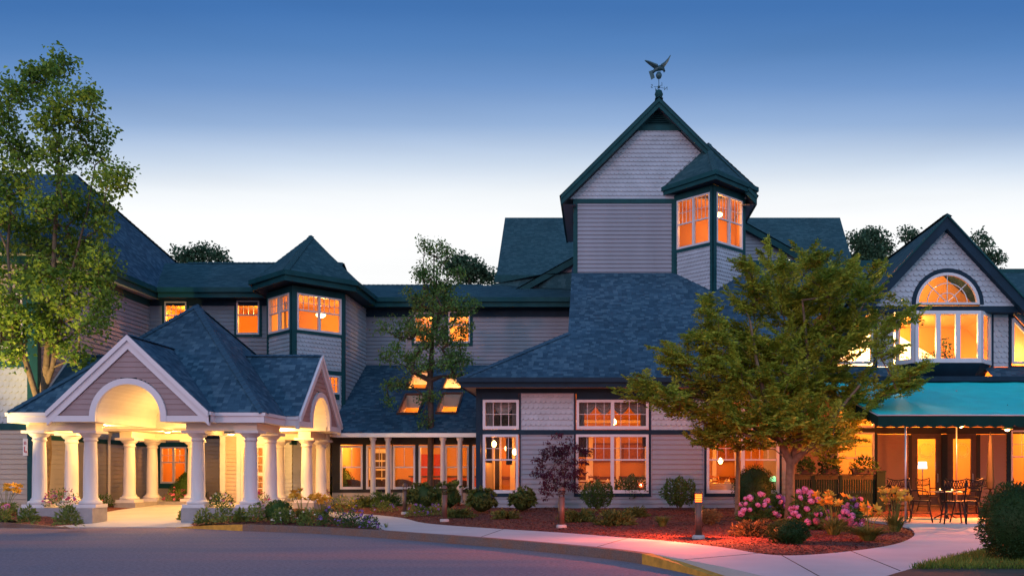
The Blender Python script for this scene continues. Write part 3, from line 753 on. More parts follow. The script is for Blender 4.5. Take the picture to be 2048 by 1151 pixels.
# ------------------------------------------------------------------ STAIR TOWER (middle): diamond corner, pyramid roof
twr = thing('stair_tower', 'corner tower with pale scallop panels, lit corner windows and steep faceted shingle roof', 'building', (-11.6, 37, 0))
PL, PC, PR, PB = (-13.05, 36.41), (-11.63, 34.99), (-10.12, 36.5), (-10.12, YM2)
fl = F(*PL, PC[0] - PL[0], PC[1] - PL[1]); fr_ = F(*PC, PR[0] - PC[0], PR[1] - PC[1]); fb = F(*PR, 0, 1)
LL, LR = math.hypot(PC[0] - PL[0], PC[1] - PL[1]), math.hypot(PR[0] - PC[0], PR[1] - PC[1])
TZ = 8.62
zw0, zw1 = 6.96, 8.36
hl = (.10, LL - .16, zw0, zw1); hr = (.16, LR - .12, zw0, zw1)
mb = MB(); scallops(mb, fl, [(0, 5.0), (LL, 5.0), (LL, TZ), (0, TZ)], [hl], .155, .155); scallops(mb, fr_, [(0, 3.0), (LR, 3.0), (LR, TZ), (0, TZ)], [hr, (LR - .75, LR - .2, 4.62, 5.32)], .155, .155)
part('scallop_panel', mb, M['scallop'], twr)
mb = MB(); siding(mb, fb, [(0, 2.5), (3.6, 2.5), (3.6, TZ), (0, TZ)]); siding(mb, fl, [(0, .3), (LL, .3), (LL, 5), (0, 5)]); siding(mb, fr_, [(0, .3), (LR, .3), (LR, 3), (0, 3)]); siding(mb, F(-13.05, YM, 0, -1), [(0, 3), (1.59, 3), (1.59, TZ), (0, TZ)]); part('wall', mb, M['scallop'], twr)
tr = MB()
fbox(tr, fl, LL - .15, LL + .05, 2.6, TZ, -.02, .05); fbox(tr, fr_, -.05, .15, 2.6, TZ, -.02, .052); fbox(tr, fr_, LR - .11, LR + .045, 2.6, TZ, -.02, .05); fbox(tr, fb, -.045, .12, 2.6, TZ, -.02, .052); fbox(tr, fl, -.05, .09, 2.6, TZ, -.02, .05)
for f_, a, b in ((fl, .092, LL - .152), (fr_, .152, LR - .112)):
    fbox(tr, f_, a, b, zw1 + .001, TZ, -.02, .045); fbox(tr, f_, a, b, zw0 - .12, zw0 - .001, -.02, .045); fbox(tr, f_, a, b, 5.36, 5.52, -.02, .045)
fbox(tr, fr_, LR - .86, LR - .2, 4.40, 4.61, -.02, .044)
part('corner_trim', tr, M['trim'], twr)
window(twr, fl, hl, (4, 2), 2, casing=0, upper=.45); window(twr, fr_, hr, (4, 2), 2, casing=0, upper=.45)
window(twr, fr_, (LR - .75, LR - .2, 4.62, 5.32), (3, 2), 1, sash=False, casing=0, frame=.05)
ROOM_OPEN = (0, 1)
room(twr, 0, 0, 0, 0, 6.3, 8.55, rot=[(PL[0] + .05, PL[1]), (PC[0], PC[1] + .07), (PR[0] - .05, PR[1]), (-10.2, 39.4), (-12.95, 39.4)])
room(twr, 0, 0, 0, 0, 3.4, 6.2, rot=[(PL[0] + .05, PL[1]), (PC[0], PC[1] + .07), (PR[0] - .05, PR[1]), (-10.2, 39.4), (-12.95, 39.4)])
ceiling_lamp((-11.35, 37.6, 8.0), 120, 'bright hanging lamp in the corner window of the stair tower', (1, .46, .13), .2, 'lamp_warm'); ceiling_lamp((-11.0, 37.6, 6.1), 120, 'lamp behind the little square window low on the stair tower', (1, .42, .08))
ov = .62
def diamond_roof(l, c, r, back, ov, ext):                # eave outline of a corner tower with overhang
    a = (l[0] - ov * 1.414, l[1]); b = (c[0], c[1] - ov * 1.414); d = (r[0] + ov * .9, r[1] - ov * .35)
    return a, b, d
EL, EC, ER = (PL[0] - .55, PL[1] - .3), (PC[0], PC[1] - .85), (PR[0] + .55, PR[1] - .25)
EB = (PR[0] + .55, YM2 - .5); EL2 = (PL[0] - .55, YM - .6)
apx = Vector((-11.75, 37.6, 11.15)); e1, e0 = 9.0, 8.64
rf = MB(); ring = [EL2, EL, EC, ER, EB]
for i in range(4): rf.roof([(*ring[i], e1), (*ring[i + 1], e1), apx])
rf.roof([(*EB, e1), (-11.7, 40.9, 9.9), apx]); rf.roof([(*EL2, e1), (-12.2, 40.5, 10.3), apx])
r_ = part('roof', rf, M['roof_teal'], twr)
cp = MB(); ridge_cap(cp, (*EC, e1), apx, .13); ridge_cap(cp, (*ER, e1), apx, .13); ridge_cap(cp, (*EL, e1), apx, .13); part('ridge_cap', cp, M['roof_teal'], r_)
fa = MB(); fascia_path(fa, ring, e0, e1 + .01, .06, False); fascia_path(fa, [(x + (x + 11.7) * .05, y - .08) for x, y in ring], e1 - .15, e1 + .03, .08, False); part('fascia', fa, M['trim'], twr)
so = MB(); so.face([(*q, e0 + .03) for q in ring] + [(-11.7, 40, e0 + .03)]); part('soffit', so, M['navy'], twr)

# ------------------------------------------------------------------ SUNROOM: low glazed link with skylights
sun_ = thing('sunroom', 'low lounge with a row of tall lit windows under a lean-to roof with skylights', 'building', (-7, 35, 0))
YS = 34.9; fsn = F(-10.1, YS, 1, 0)
wins = [fsn.rect(681, 726, 891, 979), fsn.rect(733, 784, 891, 979), fsn.rect(786, 831, 891, 979), fsn.rect(838, 885, 891, 980), fsn.rect(890, 938, 891, 980), fsn.rect(945, 990, 891, 981)]
wins = [(a, b, .92, 2.56) for a, b, c, d in wins]
mb = MB(); siding(mb, fsn, [(0, .1), (6.3, .1), (6.3, .86), (0, .86)]); part('wall', mb, M['siding_tan'], sun_)
tr = MB(); xs = [0] + [x for r in wins for x in r[:2]] + [6.3]
for i in range(0, len(xs), 2):
    if xs[i + 1] - xs[i] > .01: fbox(tr, fsn, xs[i], xs[i + 1] - .002, .86, 2.6, -.08, .04)
fbox(tr, fsn, 0, 6.3, 2.6, 2.96, -.08, .042); fbox(tr, fsn, 0, 6.3, .80, .915, -.08, .045); part('dark_trim', tr, M['black'], sun_, label='nearly black window surround')
for r in wins: window(sun_, fsn, (r[0], r[1], r[2], r[3]), (2, 1), 1, casing=0, upper=.5, frame=.07)
ROOM_OPEN = ()
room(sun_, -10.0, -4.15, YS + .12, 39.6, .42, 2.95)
zg, yg, zt, yt = 2.98, 34.25, 6.40, YM2 + .33
sl = (zt - zg) / (yt - yg)
RZ = lambda y: zg + sl * (y - yg)
sk = []
for u0, u1, va, vb in ((800, 836, 745, 778), (785, 820, 790, 827), (880, 916, 752, 778), (873, 908, 788, 826)):
    def YP(v): k = (YH - v) / FPX; return (zg - sl * yg - HC) / (k - sl)
    ya, yb = YP(vb), YP(va); xc = XU((u0 + u1) / 2 if True else 0, (ya + yb) / 2); sk.append([xc - .36, xc + .36, ya, yb])
for i, (cx, grp) in enumerate(((-7.5, 0), (-7.42, 0), (-6.02, 1), (-5.94, 1))): sk[i][0], sk[i][1] = cx - .37, cx + .37
rf = MB()
ys = sorted(set([yg, yt] + [q for s in sk for q in s[2:]]))
for a, b in zip(ys[:-1], ys[1:]):
    cuts = sorted([(s[0], s[1]) for s in sk if s[2] < (a + b) / 2 < s[3]]); x = -10.12
    for c0, c1 in cuts + [(-1.1, -1.1)]:
        rf.roof([(x, a, RZ(a)), (c0, a, RZ(a)), (c0, b, RZ(b)), (x, b, RZ(b))]); x = c1
part('roof', rf, M['roof'], sun_)
for s in sk:
    fr2 = MB(); x0, x1, a, b = s; n = Vector((0, -sl, 1)).normalized() * .07; w3 = .06
    def sb(xa, xb, ya, yb):
        lo = [Vector((xa, ya, RZ(ya))), Vector((xb, ya, RZ(ya))), Vector((xb, yb, RZ(yb))), Vector((xa, yb, RZ(yb)))]
        fr2.hexa([p - n * .5 for p in lo] + [p + n for p in lo])
    sb(x0 - w3, x0, a - w3, b + w3); sb(x1, x1 + w3, a - w3, b + w3); sb(x0, x1, a - w3, a); sb(x0, x1, b, b + w3)
    q = part('skylight', fr2, M['bronze'], sun_)
    g = MB(); g.face([(x0, a, RZ(a) + .03), (x1, a, RZ(a) + .03), (x1, b, RZ(b) + .03), (x0, b, RZ(b) + .03)]); part('pane', g, M['glass'], q)
    g = MB(); dz = .5
    g.face([(x0, a, RZ(a)), (x0, a, RZ(a) - dz), (x1, a, RZ(a) - dz), (x1, a, RZ(a))]); g.face([(x0, b, RZ(b)), (x0, b, RZ(b) - dz), (x1, b, RZ(b) - dz), (x1, b, RZ(b))])
    g.face([(x0, a, RZ(a)), (x0, a, RZ(a) - dz), (x0, b, RZ(b) - dz), (x0, b, RZ(b))]); g.face([(x1, a, RZ(a)), (x1, a, RZ(a) - dz), (x1, b, RZ(b) - dz), (x1, b, RZ(b))])
    part('light_well', g, M['cream'], q)
mb = MB(); mb.face([(-10, yg + 1.2, 3.0), (-4, yg + 1.2, 3.0), (-4, 39.6, 3.0), (-10, 39.6, 3.0)]); mb.face([(-10, 39.6, 3.0), (-4, 39.6, 3.0), (-4, 39.6, 5.8), (-10, 39.6, 5.8)]); part('attic_wall', mb, M['room'], sun_)
ceiling_lamp((-5.9, 38.5, 5.0), 95, 'glowing lamp seen through the right skylights', (1, .34, .05), .2, 'lamp_warm'); ceiling_lamp((-7.5, 38.3, 4.8), 90, 'glowing lamp seen through the left skylights', (1, .34, .05))
gu = MB(); gu.box(-9.9, -4.2, yg - .14, yg - .0, zg - .13, zg + .02); gu.box(-9.9, -4.2, yg, YS - .04, zg - .11, zg - .06); part('gutter', gu, M['sign'], sun_)
for i, u in enumerate((746, 776, 886, 920)):
    x = XU(u, YS - .55); mb = MB(); mb.lathe([(.14, 0), (.14, .06), (.10, .1), (.105, .12), (.085, 2.28), (.11, 2.32), (.13, 2.36), (.13, 2.44)], (x, YS - .55, .42), 14); part('column', mb, M['column'], sun_, True)
for x, p in ((-8.6, 150), (-6.2, 170), (-4.8, 120)): pass
ceiling_lamp((-8.9, 36.4, 2.9), 150, 'round lounge ceiling lamp behind the left sunroom windows', (1, .42, .08), .12); ceiling_lamp((-5.9, 36.4, 2.9), 120, 'round lounge ceiling lamp behind the slim tree trunk', (1, .38, .06), .12)
# things in the lounge
def armchair(loc, rz, label):
    t = thing('armchair', label, 'armchair', loc, rz, 'lounge armchairs behind the sunroom windows')
    b = MB(); b.lathe([(.02, .16), (.36, .18), (.38, .40), (.34, .46), (.02, .47)], (0, 0, 0), 18); part('seat', b, M['wood_dark'], t, True, local=True)
    b = MB(); n = 14
    for k in range(n):
        a0, a1 = PI * (k / n), PI * ((k + 1) / n); z0, z1 = .62 + .26 * math.sin(a0), .62 + .26 * math.sin(a1)
        c0, s0, c1, s1 = math.cos(a0), math.sin(a0), math.cos(a1), math.sin(a1)
        b.hexa([(.38 * c0, .38 * s0, .2), (.46 * c0, .46 * s0, .2), (.46 * c1, .46 * s1, .2), (.38 * c1, .38 * s1, .2), (.38 * c0, .38 * s0, z0), (.46 * c0, .46 * s0, z0), (.46 * c1, .46 * s1, z1), (.38 * c1, .38 * s1, z1)])
    part('backrest', b, M['wood_dark'], t, local=True)
    for sx in (-.25, .25):
        for sy in (-.22, .22): b = MB(); b.tube([(sx, sy, 0), (sx * .9, sy * .9, .18)], .025, 6); part('leg', b, M['wood_dark'], t, local=True)
    return t
ac = armchair((XU(708, 36.2), 36.2, .42), PI, 'dark tub armchair behind the leftmost sunroom window')
for u, lb in ((757, 'dark tub armchair behind the second sunroom window from the left'), (812, 'dark tub armchair behind the middle sunroom window'), (872, 'dark tub armchair beside the slim tree trunk'), (925, 'dark tub armchair behind the rightmost full sunroom window')): dup(ac, (XU(u, 36.1), 36.1, .42), PI * (.9 + .2 * rnd.random()), lb, 'lounge armchairs behind the sunroom windows')
t = thing('interior_door', 'glazed inner door with a grid of small dark panes at the back of the lounge', 'door', (XU(763, 39.4), 39.5, .42))
b = MB(); b.box(-.55, .55, -.03, .03, 0, 2.15); part('door_frame', b, M['sign'], t, local=True)
for i in range(5):
    for j in range(2): b = MB(); b.box(-.42 + j * .44, -.02 + j * .44, -.05, -.032, .2 + i * .37, .5 + i * .37); part('pane', b, M['wood_dark'], t, local=True)
t = thing('wall_picture', 'red wall hanging above the counter at the back of the lounge', 'picture', (XU(860, 39.5), 39.55, 1.35))
b = MB(); b.box(-.55, .55, -.02, .02, 0, 1.0); part('canvas', b, simple('red_textile', (.45, .05, .02), .8, .2, 9), t, local=True)
b = MB(); b.box(-.6, .6, -.03, -.0, -.05, -.0); part('frame', b, M['wood_dark'], t, local=True)
t = thing('reception_counter', 'long reddish counter at the back of the lounge', 'counter', (XU(900, 39.0), 39.0, .42))
b = MB(); b.box(-1.6, 1.3, -.3, .3, 0, .95); part('body', b, simple('red_wood_panel', (.35, .06, .02), .6, .2, 6), t, local=True)
b = MB(); b.box(-1.68, 1.38, -.36, .34, .95, 1.01); part('countertop', b, M['wood_dark'], t, local=True)

# ------------------------------------------------------------------ DINING HALL: front wall, big swept roof
din = thing('dining_hall', 'single storey dining hall with navy framed windows, mauve siding and a broad blue shingle roof', 'building', (1, 33, 0))
YD = 31.0; XD0, XD1 = XU(954, YD), XU(1572, YD); fd = F(0, YD, 1, 0)
PXR = lambda u0, u1, v0, v1: (XU(u0, YD), XU(u1, YD), ZV(v1, YD), ZV(v0, YD))
UP = [PXR(966, 1038, 799, 858), PXR(1153, 1297, 799, 858), PXR(1413, 1558, 799, 858)]
LO = [PXR(966, 1037, 868, 985.5), PXR(1152, 1297, 868, 985.5), PXR(1413, 1558, 868, 985.5)]
zsB, zs0, zs1, zt0, zt1 = .12, ZV(991, YD), ZV(868.5, YD), ZV(859, YD), ZV(786, YD)
cols = [(954, 962), (1042, 1148), (1302, 1408), (1563, 1572)]
mb = MB(); siding(mb, fd, [(XD0, zsB), (XD1, zsB), (XD1, zs0), (XD0, zs0)])
for a, b in cols[1:]: siding(mb, fd, [(XU(a, YD), zs0), (XU(b, YD), zs0), (XU(b, YD), zs1), (XU(a, YD), zs1)])
part('wall', mb, M['siding'], din)
mb = MB()
for a, b in cols[1:3]: scallops(mb, fd, [(XU(a, YD), zt0), (XU(b, YD), zt0), (XU(b, YD), zt1), (XU(a, YD), zt1)], (), .168, .19, .05)
part('scallop_panel', mb, M['scallop'], din)
ed = MB()                                                # thin pale edging round each panel
for a, b in cols[1:3]:
    for z0, z1 in ((zs0, zs1), (zt0, zt1)):
        s0, s1 = XU(a, YD), XU(b, YD)
        fbox(ed, fd, s0, s0 + .025, z0, z1, 0, .045); fbox(ed, fd, s1 - .025, s1, z0, z1, 0, .045); fbox(ed, fd, s0 + .026, s1 - .026, z1 - .025, z1, 0, .044)
part('panel_edging', ed, M['siding'], din)
tr = MB(); zE = 4.34
fbox(tr, fd, XD0 - .03, XU(962, YD), .1, zE, -.03, .05)
for a, b in ((1038.5, 1042), (1148, 1151.5), (1297.5, 1302), (1408, 1412.5), (1558.5, 1563)): fbox(tr, fd, XU(a, YD), XU(b, YD), zs0 - .02, zt1, -.03, .046)
fbox(tr, fd, XU(962, YD), XD1, zt1, zE, -.03, .048); fbox(tr, fd, XU(962, YD), XD1, zs1, zt0, -.03, .053)
for r in LO: fbox(tr, fd, r[0] - .06, r[1] + .06, zs0 - .022, r[2] - .002, -.03, .056)
fbox(tr, fd, XU(962.5, YD), XU(966, YD), zs0, zs1, -.03, .044); fbox(tr, fd, XU(962.5, YD), XU(966, YD), zt0, zt1, -.03, .044)
for r in UP: fbox(tr, fd, r[0], r[1], r[3] + .002, zt1, -.03, .045)
part('navy_trim', tr, M['navy'], din)
for i, r in enumerate(UP): window(din, fd, r, (4, 2) if i == 0 else (4, 2), 1 if i == 0 else 2, sash=False, casing=0, frame=.085)
for i, r in enumerate(LO): window(din, fd, r, (4, 2), 1 if i == 0 else 2, casing=0, frame=.085, upper=.43)
fd2 = MB(); fd2.box(XD0, XD1, YD - .035, YD + .1, -.05, .28); part('foundation', fd2, M['concrete'], din)
ROOM_OPEN = ()
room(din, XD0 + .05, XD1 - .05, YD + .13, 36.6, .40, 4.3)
YE, ZEa, ZEb, YT, ZT = 30.3, 4.32, 4.62, 37.0, 9.54
sD = (ZT - ZEb) / (YT - YE); XH = -1.13; XE = XU(920, YE); XR = 7.4
hy = 32.85; hz = ZEb + sD * (hy - YE)
val = [(x, YE + (10.0 - 1.075 * (11.3 - x) - ZEb) / sD + .12) for x in (7.55, 8.5, 9.5, 10.5, 10.95)]
rf = MB(); rf.roof([(XE, YE, ZEb), (XR, YE, ZEb)] + [(x, y, ZEb + sD * (y - YE)) for x, y in val] + [(10.95, YT + .4, ZT + .4 * sD), (XH, YT + .4, ZT + .4 * sD), (XH, YT + .4, ZT + .4 * sD), (XH, hy, hz)])
rf.roof([(XE, YE, ZEb), (XH, hy, hz), (XH, 40, hz), (XE, 40, ZEb)])
r_ = part('roof', rf, M['roof'], din)
cp = MB(); ridge_cap(cp, (XE, YE, ZEb), (XH, hy, hz), .15, .02); part('ridge_cap', cp, M['roof'], r_)
sw = MB(); sw.face([(XH + .02, hy, hz - .2), (XH + .02, YT, hz - .2), (XH + .02, YT, ZT), (XH + .02, hy, hz)]); part('cheek_wall', sw, M['siding'], din)
fa = MB(); fascia_path(fa, [(XE, 36), (XE, YE), (XR, YE)], ZEa, ZEb - .012, .05, False); fascia_path(fa, [(XE - .1, 36), (XE - .1, YE - .1), (XR, YE - .1)], ZEb - .14, ZEb + .015, .095, False); part('fascia', fa, M['navy'], din)
so = MB(); so.face([(XE, YE, ZEa + .02), (XR, YE, ZEa + .02), (XR, YD, ZEa + .02), (XE, YD, ZEa + .02)]); so.face([(XE, YD, ZEa + .02), (XD0, YD, ZEa + .02), (XD0, 36, ZEa + .02), (XE, 36, ZEa + .02)]); part('soffit', so, M['siding_tan'], din)
sw = MB(); sw.box(XD0, XD0 + .12, YD + .1, 34.9, .1, ZEa); sw.box(XD1 - .14, XD1, YD + .1, 34.5, .1, ZEa); part('side_wall', sw, M['siding'], din)

# ------------------------------------------------------------------ MAIN TOWER with gable and corner turret
tow = thing('gable_tower', 'tall central tower with a steep gable of pale scallop shingles and a lit corner turret', 'building', (2.4, 39, 0))
YTW = 37.0; ft = F(0, YTW, 1, 0); X0, X1 = XU(1148, YTW), 5.76; XC = XU(1318, YTW)
zB, zP, zBand0, zBand1 = 9.3, ZV(545, YTW), ZV(407, YTW), ZV(398, YTW)
gY = 36.55; fg = F(0, gY, 1, 0)
gax, gaz = XU(1318, gY), ZV(197, gY); gex, gez = XU(1122, gY), ZV(392, gY); gsl = (gaz - gez) / (gax - gex)
hX1 = 2 * gax - gex
mb = MB(); siding(mb, ft, [(X0, zB), (3.0, zB), (3.0, zBand0), (X0, zBand0)]); siding(mb, F(X0, YTW + 8, 0, -1), [(0, zB), (8, zB), (8, zBand1), (0, zBand1)]); siding(mb, F(X1, YTW, 0, 1), [(0, zB), (6, zB), (6, zBand1), (0, zBand1)])
part('wall', mb, M['siding'], tow)
zl = ZV(262, YTW)
t_in = .32                                               # inner edge of the rake boards
inz = lambda x: gaz - t_in - gsl * abs(x - gax)
xb = (gaz - t_in - zBand1) / gsl; xt = (gaz - t_in - zl) / gsl
mb = MB(); scallops(mb, ft, [(gax - xb, zBand1), (gax + xb, zBand1), (gax + xt, zl), (gax - xt, zl)], (), .17, .17, .05); part('scallop_panel', mb, M['scallop'], tow)
tr = MB(); fbox(tr, ft, X0 - .03, X0 + .14, zB, zBand1, -.03, .045); fbox(tr, ft, X0 + .141, 3.0, zBand0, zBand1, -.03, .05)
fbox(tr, ft, 2.86, 3.02, zB, zBand0, -.03, .043); tr.cut(); fbox(tr, ft, gax - xt - .2, gax + xt + .2, zl, zl + .24, -.03, .06)
part('corner_trim', tr, M['trim'], tow)
lv = MB(); z = zl + .26
while z < gaz - t_in - .1:
    hw = (gaz - t_in - z - .07) / gsl
    if hw > .03: lv.hexa([ft.p(gax - hw, z, .07), ft.p(gax + hw, z, .07), ft.p(gax + hw, z + .03, -.02), ft.p(gax - hw, z + .03, -.02), ft.p(gax - hw, z + .02, .07), ft.p(gax + hw, z + .02, .07), ft.p(gax + hw, z + .06, -.02), ft.p(gax - hw, z + .06, -.02)])
    z += .075
lv.face([ft.p(gax - xt, zl + .2, -.03), ft.p(gax + xt, zl + .2, -.03), ft.p(gax, gaz - t_in, -.03)]); part('louvre_vent', lv, M['trim'], tow)
rk = MB()
for sg in (-1, 1):
    e = Vector((gax + sg * (gax - gex), gY, gez)); a = Vector((gax, gY, gaz)); off = Vector((0, 0, -.17))
    rk.hexa([e + Vector((0, 0, -.34)), a + Vector((0, 0, -.34)), a + Vector((0, .07, -.34)), e + Vector((0, .07, -.34)), e, a, a + Vector((0, .07, 0)), e + Vector((0, .07, 0))])
    rk.hexa([e + Vector((0, -.05, -.13)), a + Vector((0, -.05, -.13)), a + Vector((0, -.002, -.13)), e + Vector((0, -.002, -.13)), e + Vector((0, -.05, .03)), a + Vector((0, -.05, .03)), a + Vector((0, -.002, .03)), e + Vector((0, -.002, .03))])
    rk.hexa([e + Vector((0, .1, -.34)), e + Vector((0, 6, -.34)), e + Vector((-sg * .06, 6, -.34)), e + Vector((-sg * .06, .1, -.34)), e + Vector((0, .1, -.01)), e + Vector((0, 6, -.01)), e + Vector((-sg * .06, 6, -.01)), e + Vector((-sg * .06, .1, -.01))])
part('rake_board', rk, M['trim'], tow)
so = MB()
for sg in (-1, 1):
    d = gax - gex; so.face([(gax + sg * d, gY + .07, gez - .2), (gax, gY + .07, gaz - .22), (gax, gY + 6, gaz - .22), (gax + sg * d, gY + 6, gez - .2)])
    so.face([(gax + sg * d, gY + .07, gez - .3), (gax + sg * (d - .6), gY + .07, gez - .3), (gax + sg * (d - .6), gY + 6, gez - .3), (gax + sg * d, gY + 6, gez - .3)])
part('soffit', so, M['siding'], tow)
rf = MB()
for sg in (-1, 1): d = gax - gex + .06; rf.roof([(gax + sg * d, gY - .08, gaz + .05 - gsl * d), (gax, gY - .08, gaz + .05), (gax, gY + 6, gaz + .05), (gax + sg * d, gY + 6, gaz + .05 - gsl * d)])
r_ = part('roof', rf, M['roof_teal'], tow)
cp = MB(); ridge_cap(cp, (gax, gY - .08, gaz + .03), (gax, gY + 6, gaz + .03)); part('ridge_cap', cp, M['roof_teal'], r_)
# turret
TL, TC, TR = (3.0, YTW), (4.37, 35.63), (5.76, 37.02)
ul, ur = F(*TL, 1, -1), F(*TC, TR[0] - TC[0], TR[1] - TC[1]); L1, L2 = math.hypot(1.37, 1.37), math.hypot(TR[0] - TC[0], TR[1] - TC[1])
tz1, wz0, wz1 = 12.62, 10.42, 12.36
h1, h2 = (.14, L1 - .14, wz0, wz1), (.14, L2 - .16, wz0, wz1)
mb = MB(); scallops(mb, ul, [(0, 8.2), (L1, 8.2), (L1, tz1), (0, tz1)], [h1], .15, .15); scallops(mb, ur, [(0, 8.2), (L2, 8.2), (L2, tz1), (0, tz1)], [h2], .15, .15); q = part('turret', mb, M['scallop'], tow, label='diamond corner turret with lit windows')
tr = MB(); fbox(tr, ul, L1 - .135, L1 + .05, 8.2, tz1, -.02, .05); fbox(tr, ur, -.05, .135, 8.2, tz1, -.02, .052); fbox(tr, ul, -.03, .13, 8.2, tz1, -.02, .05); fbox(tr, ur, L2 - .15, L2 + .04, 8.2, tz1, -.02, .05)
for f_, l in ((ul, L1), (ur, L2)): fbox(tr, f_, .137, l - .152, wz1 + .001, tz1, -.02, .045); fbox(tr, f_, .137, l - .152, wz0 - .13, wz0 - .001, -.02, .045)
part('corner_trim', tr, M['trim'], tow)
window(tow, ul, h1, (4, 2), 2, casing=0, upper=.5); window(tow, ur, h2, (4, 2), 2, casing=0, upper=.5)
ROOM_OPEN = (0, 1)
room(tow, 0, 0, 0, 0, 9.9, 12.6, rot=[(TL[0] + .05, TL[1]), (TC[0], TC[1] + .07), (TR[0] - .05, TR[1]), (TR[0] - .06, 39), (TL[0] + .06, 39)])
ceiling_lamp((4.75, 37.3, 12.0), 75, 'bright lamp inside the turret windows near the top of the central tower', (1, .36, .07), .2, 'lamp_warm')
ex0, ex1, exc = (XU(1325, YTW), YTW), (XU(1514, YTW), YTW), (4.37, 34.9)
te0, te1 = ZV(386, YTW), ZV(372, YTW); tap = Vector((XU(1417, 37.1), 37.1, ZV(287, 37.1)))
ring = [(ex0[0] + .4, 38.6), ex0, exc, ex1, (ex1[0] - .5, 38.8)]
te0, te1 = 12.62, 12.92
rf = MB()
for i in range(4): rf.roof([(*ring[i], te1), (*ring[i + 1], te1), tap])
r_ = part('turret_roof', rf, M['roof_teal'], tow)
cp = MB(); ridge_cap(cp, (*exc, te1), tap, .12, .02); ridge_cap(cp, (*ex0, te1), tap, .1, .02); ridge_cap(cp, (*ex1, te1), tap, .1, .02); part('ridge_cap', cp, M['roof_teal'], r_)
fa = MB(); fascia_path(fa, ring, te0, te1 + .01, .06, False); fascia_path(fa, [(4.4 + (x - 4.4) * 1.04, 37 + (y - 37) * 1.05) for x, y in ring], te1 - .14, te1 + .03, .08, False); part('fascia', fa, M['trim'], tow)
so = MB(); so.face([(*q, te0 + .03) for q in ring]); part('soffit', so, M['navy'], tow)
ball = MB(); ball.lathe([(.02, -.2), (.12, -.14), (.17, 0), (.12, .14), (.03, .19)], (gax, gY + .1, gaz + .2), 16); part('finial_ball', ball, M['trim'], tow, True)

# ------------------------------------------------------------------ BACK WING: long roof behind the tower, cross gable, roof vent
bk = thing('rear_wing', 'rear wing seen only as a long dark teal roof rising behind the central tower', 'building', (4, 55, 0))
rf = MB(); by, bz, ry, rz = 50.0, 12.25, 56.0, 17.05
rf.roof([(-5.6, by, bz), (XU(1713, by), by, bz), (XU(1680, ry), ry, rz), (-5.75, ry, rz)]); rf.roof([(-5.75, ry, rz), (XU(1680, ry), ry, rz), (13.8, 62, bz), (-5.6, 62, bz)]); r_ = part('roof', rf, M['roof_teal'], bk)
fa = MB(); fa.box(-5.7, 14, by - .05, by + .06, bz - .38, bz + .02); part('fascia', fa, M['trim'], bk)
mb = MB(); mb.box(-5.2, 13.4, by + .6, 61, 5, bz - .1); part('wall', mb, M['siding'], bk)
gY2 = 43.0; gc = XU(1379, gY2); gz = ZV(388, gY2); f3 = F(0, gY2, 1, 0); gs2 = .56
mb = MB(); siding(mb, f3, [(gc - 8, gz - 8 * gs2), (gc + 8, gz - 8 * gs2), (gc, gz)], ()); q = part('cross_gable', mb, M['siding'], bk)
rk = MB()
for sg in (-1, 1):
    e = Vector((gc + sg * 8.2, gY2 - .3, gz - 8.2 * gs2)); a = Vector((gc, gY2 - .3, gz)); rk.hexa([e + Vector((0, 0, -.3)), a + Vector((0, 0, -.3)), a + Vector((0, .1, -.3)), e + Vector((0, .1, -.3)), e, a, a + Vector((0, .1, 0)), e + Vector((0, .1, 0))])
part('rake_board', rk, M['trim'], bk)
rf = MB()
for sg in (-1, 1): rf.roof([(gc + sg * 8.2, gY2 - .35, gz + .04 - 8.2 * gs2), (gc, gY2 - .35, gz + .04), (gc, 52, gz + .04), (gc + sg * 8.2, 52, gz + .04 - 8.2 * gs2)])
part('cross_roof', rf, M['roof_teal'], bk)
wa = MB(); fbox(wa, f3, XU(1570, gY2), XU(1579, gY2), ZV(538, gY2), ZV(520, gY2), .0, .06); part('window', wa, M['lamp_white'], bk, label='tiny white lit window')
fa = MB(); fa.box(X1 + .1, 11.0, 37.35, 37.5, ZT + .28, ZT + .58); part('ridge_board', fa, M['trim'], bk)
rf = MB(); rf.roof([(X1 + .1, 37.45, ZT + .55), (13, 37.45, ZT + .55), (13, 43, ZT - .4), (X1 + .1, 43, ZT - .4)]); part('low_roof', rf, M['roof_teal'], bk)
vt = thing('roof_vent', 'small louvred box vent on the roof ridge between the tower and the right gable', 'vent', (XU(1722, 39), 39, ZT))
b = MB(); b.hexa([(-.62, -.4, 0), (.32, -.4, 0), (.32, .4, 0), (-.62, .4, 0), (-.3, -.4, .62), (.32, -.4, .62), (.32, .4, .62), (-.3, .4, .62)]); part('body', b, M['navy'], vt, local=True)
b = MB(); b.hexa([(-.42, -.5, .62), (.42, -.5, .62), (.42, .5, .62), (-.42, .5, .62), (-.38, -.46, .70), (.38, -.46, .70), (.38, .46, .70), (-.38, .46, .70)]); part('cap', b, M['white'], vt, local=True)
b = MB()
for k in range(6): b.hexa([(-.2, -.44, .12 + k * .07), (.26, -.44, .12 + k * .07), (.26, -.4, .15 + k * .07), (-.2, -.4, .15 + k * .07), (-.2, -.44, .14 + k * .07), (.26, -.44, .14 + k * .07), (.26, -.4, .18 + k * .07), (-.2, -.4, .18 + k * .07)])
part('louvre', b, M['siding'], vt, local=True)

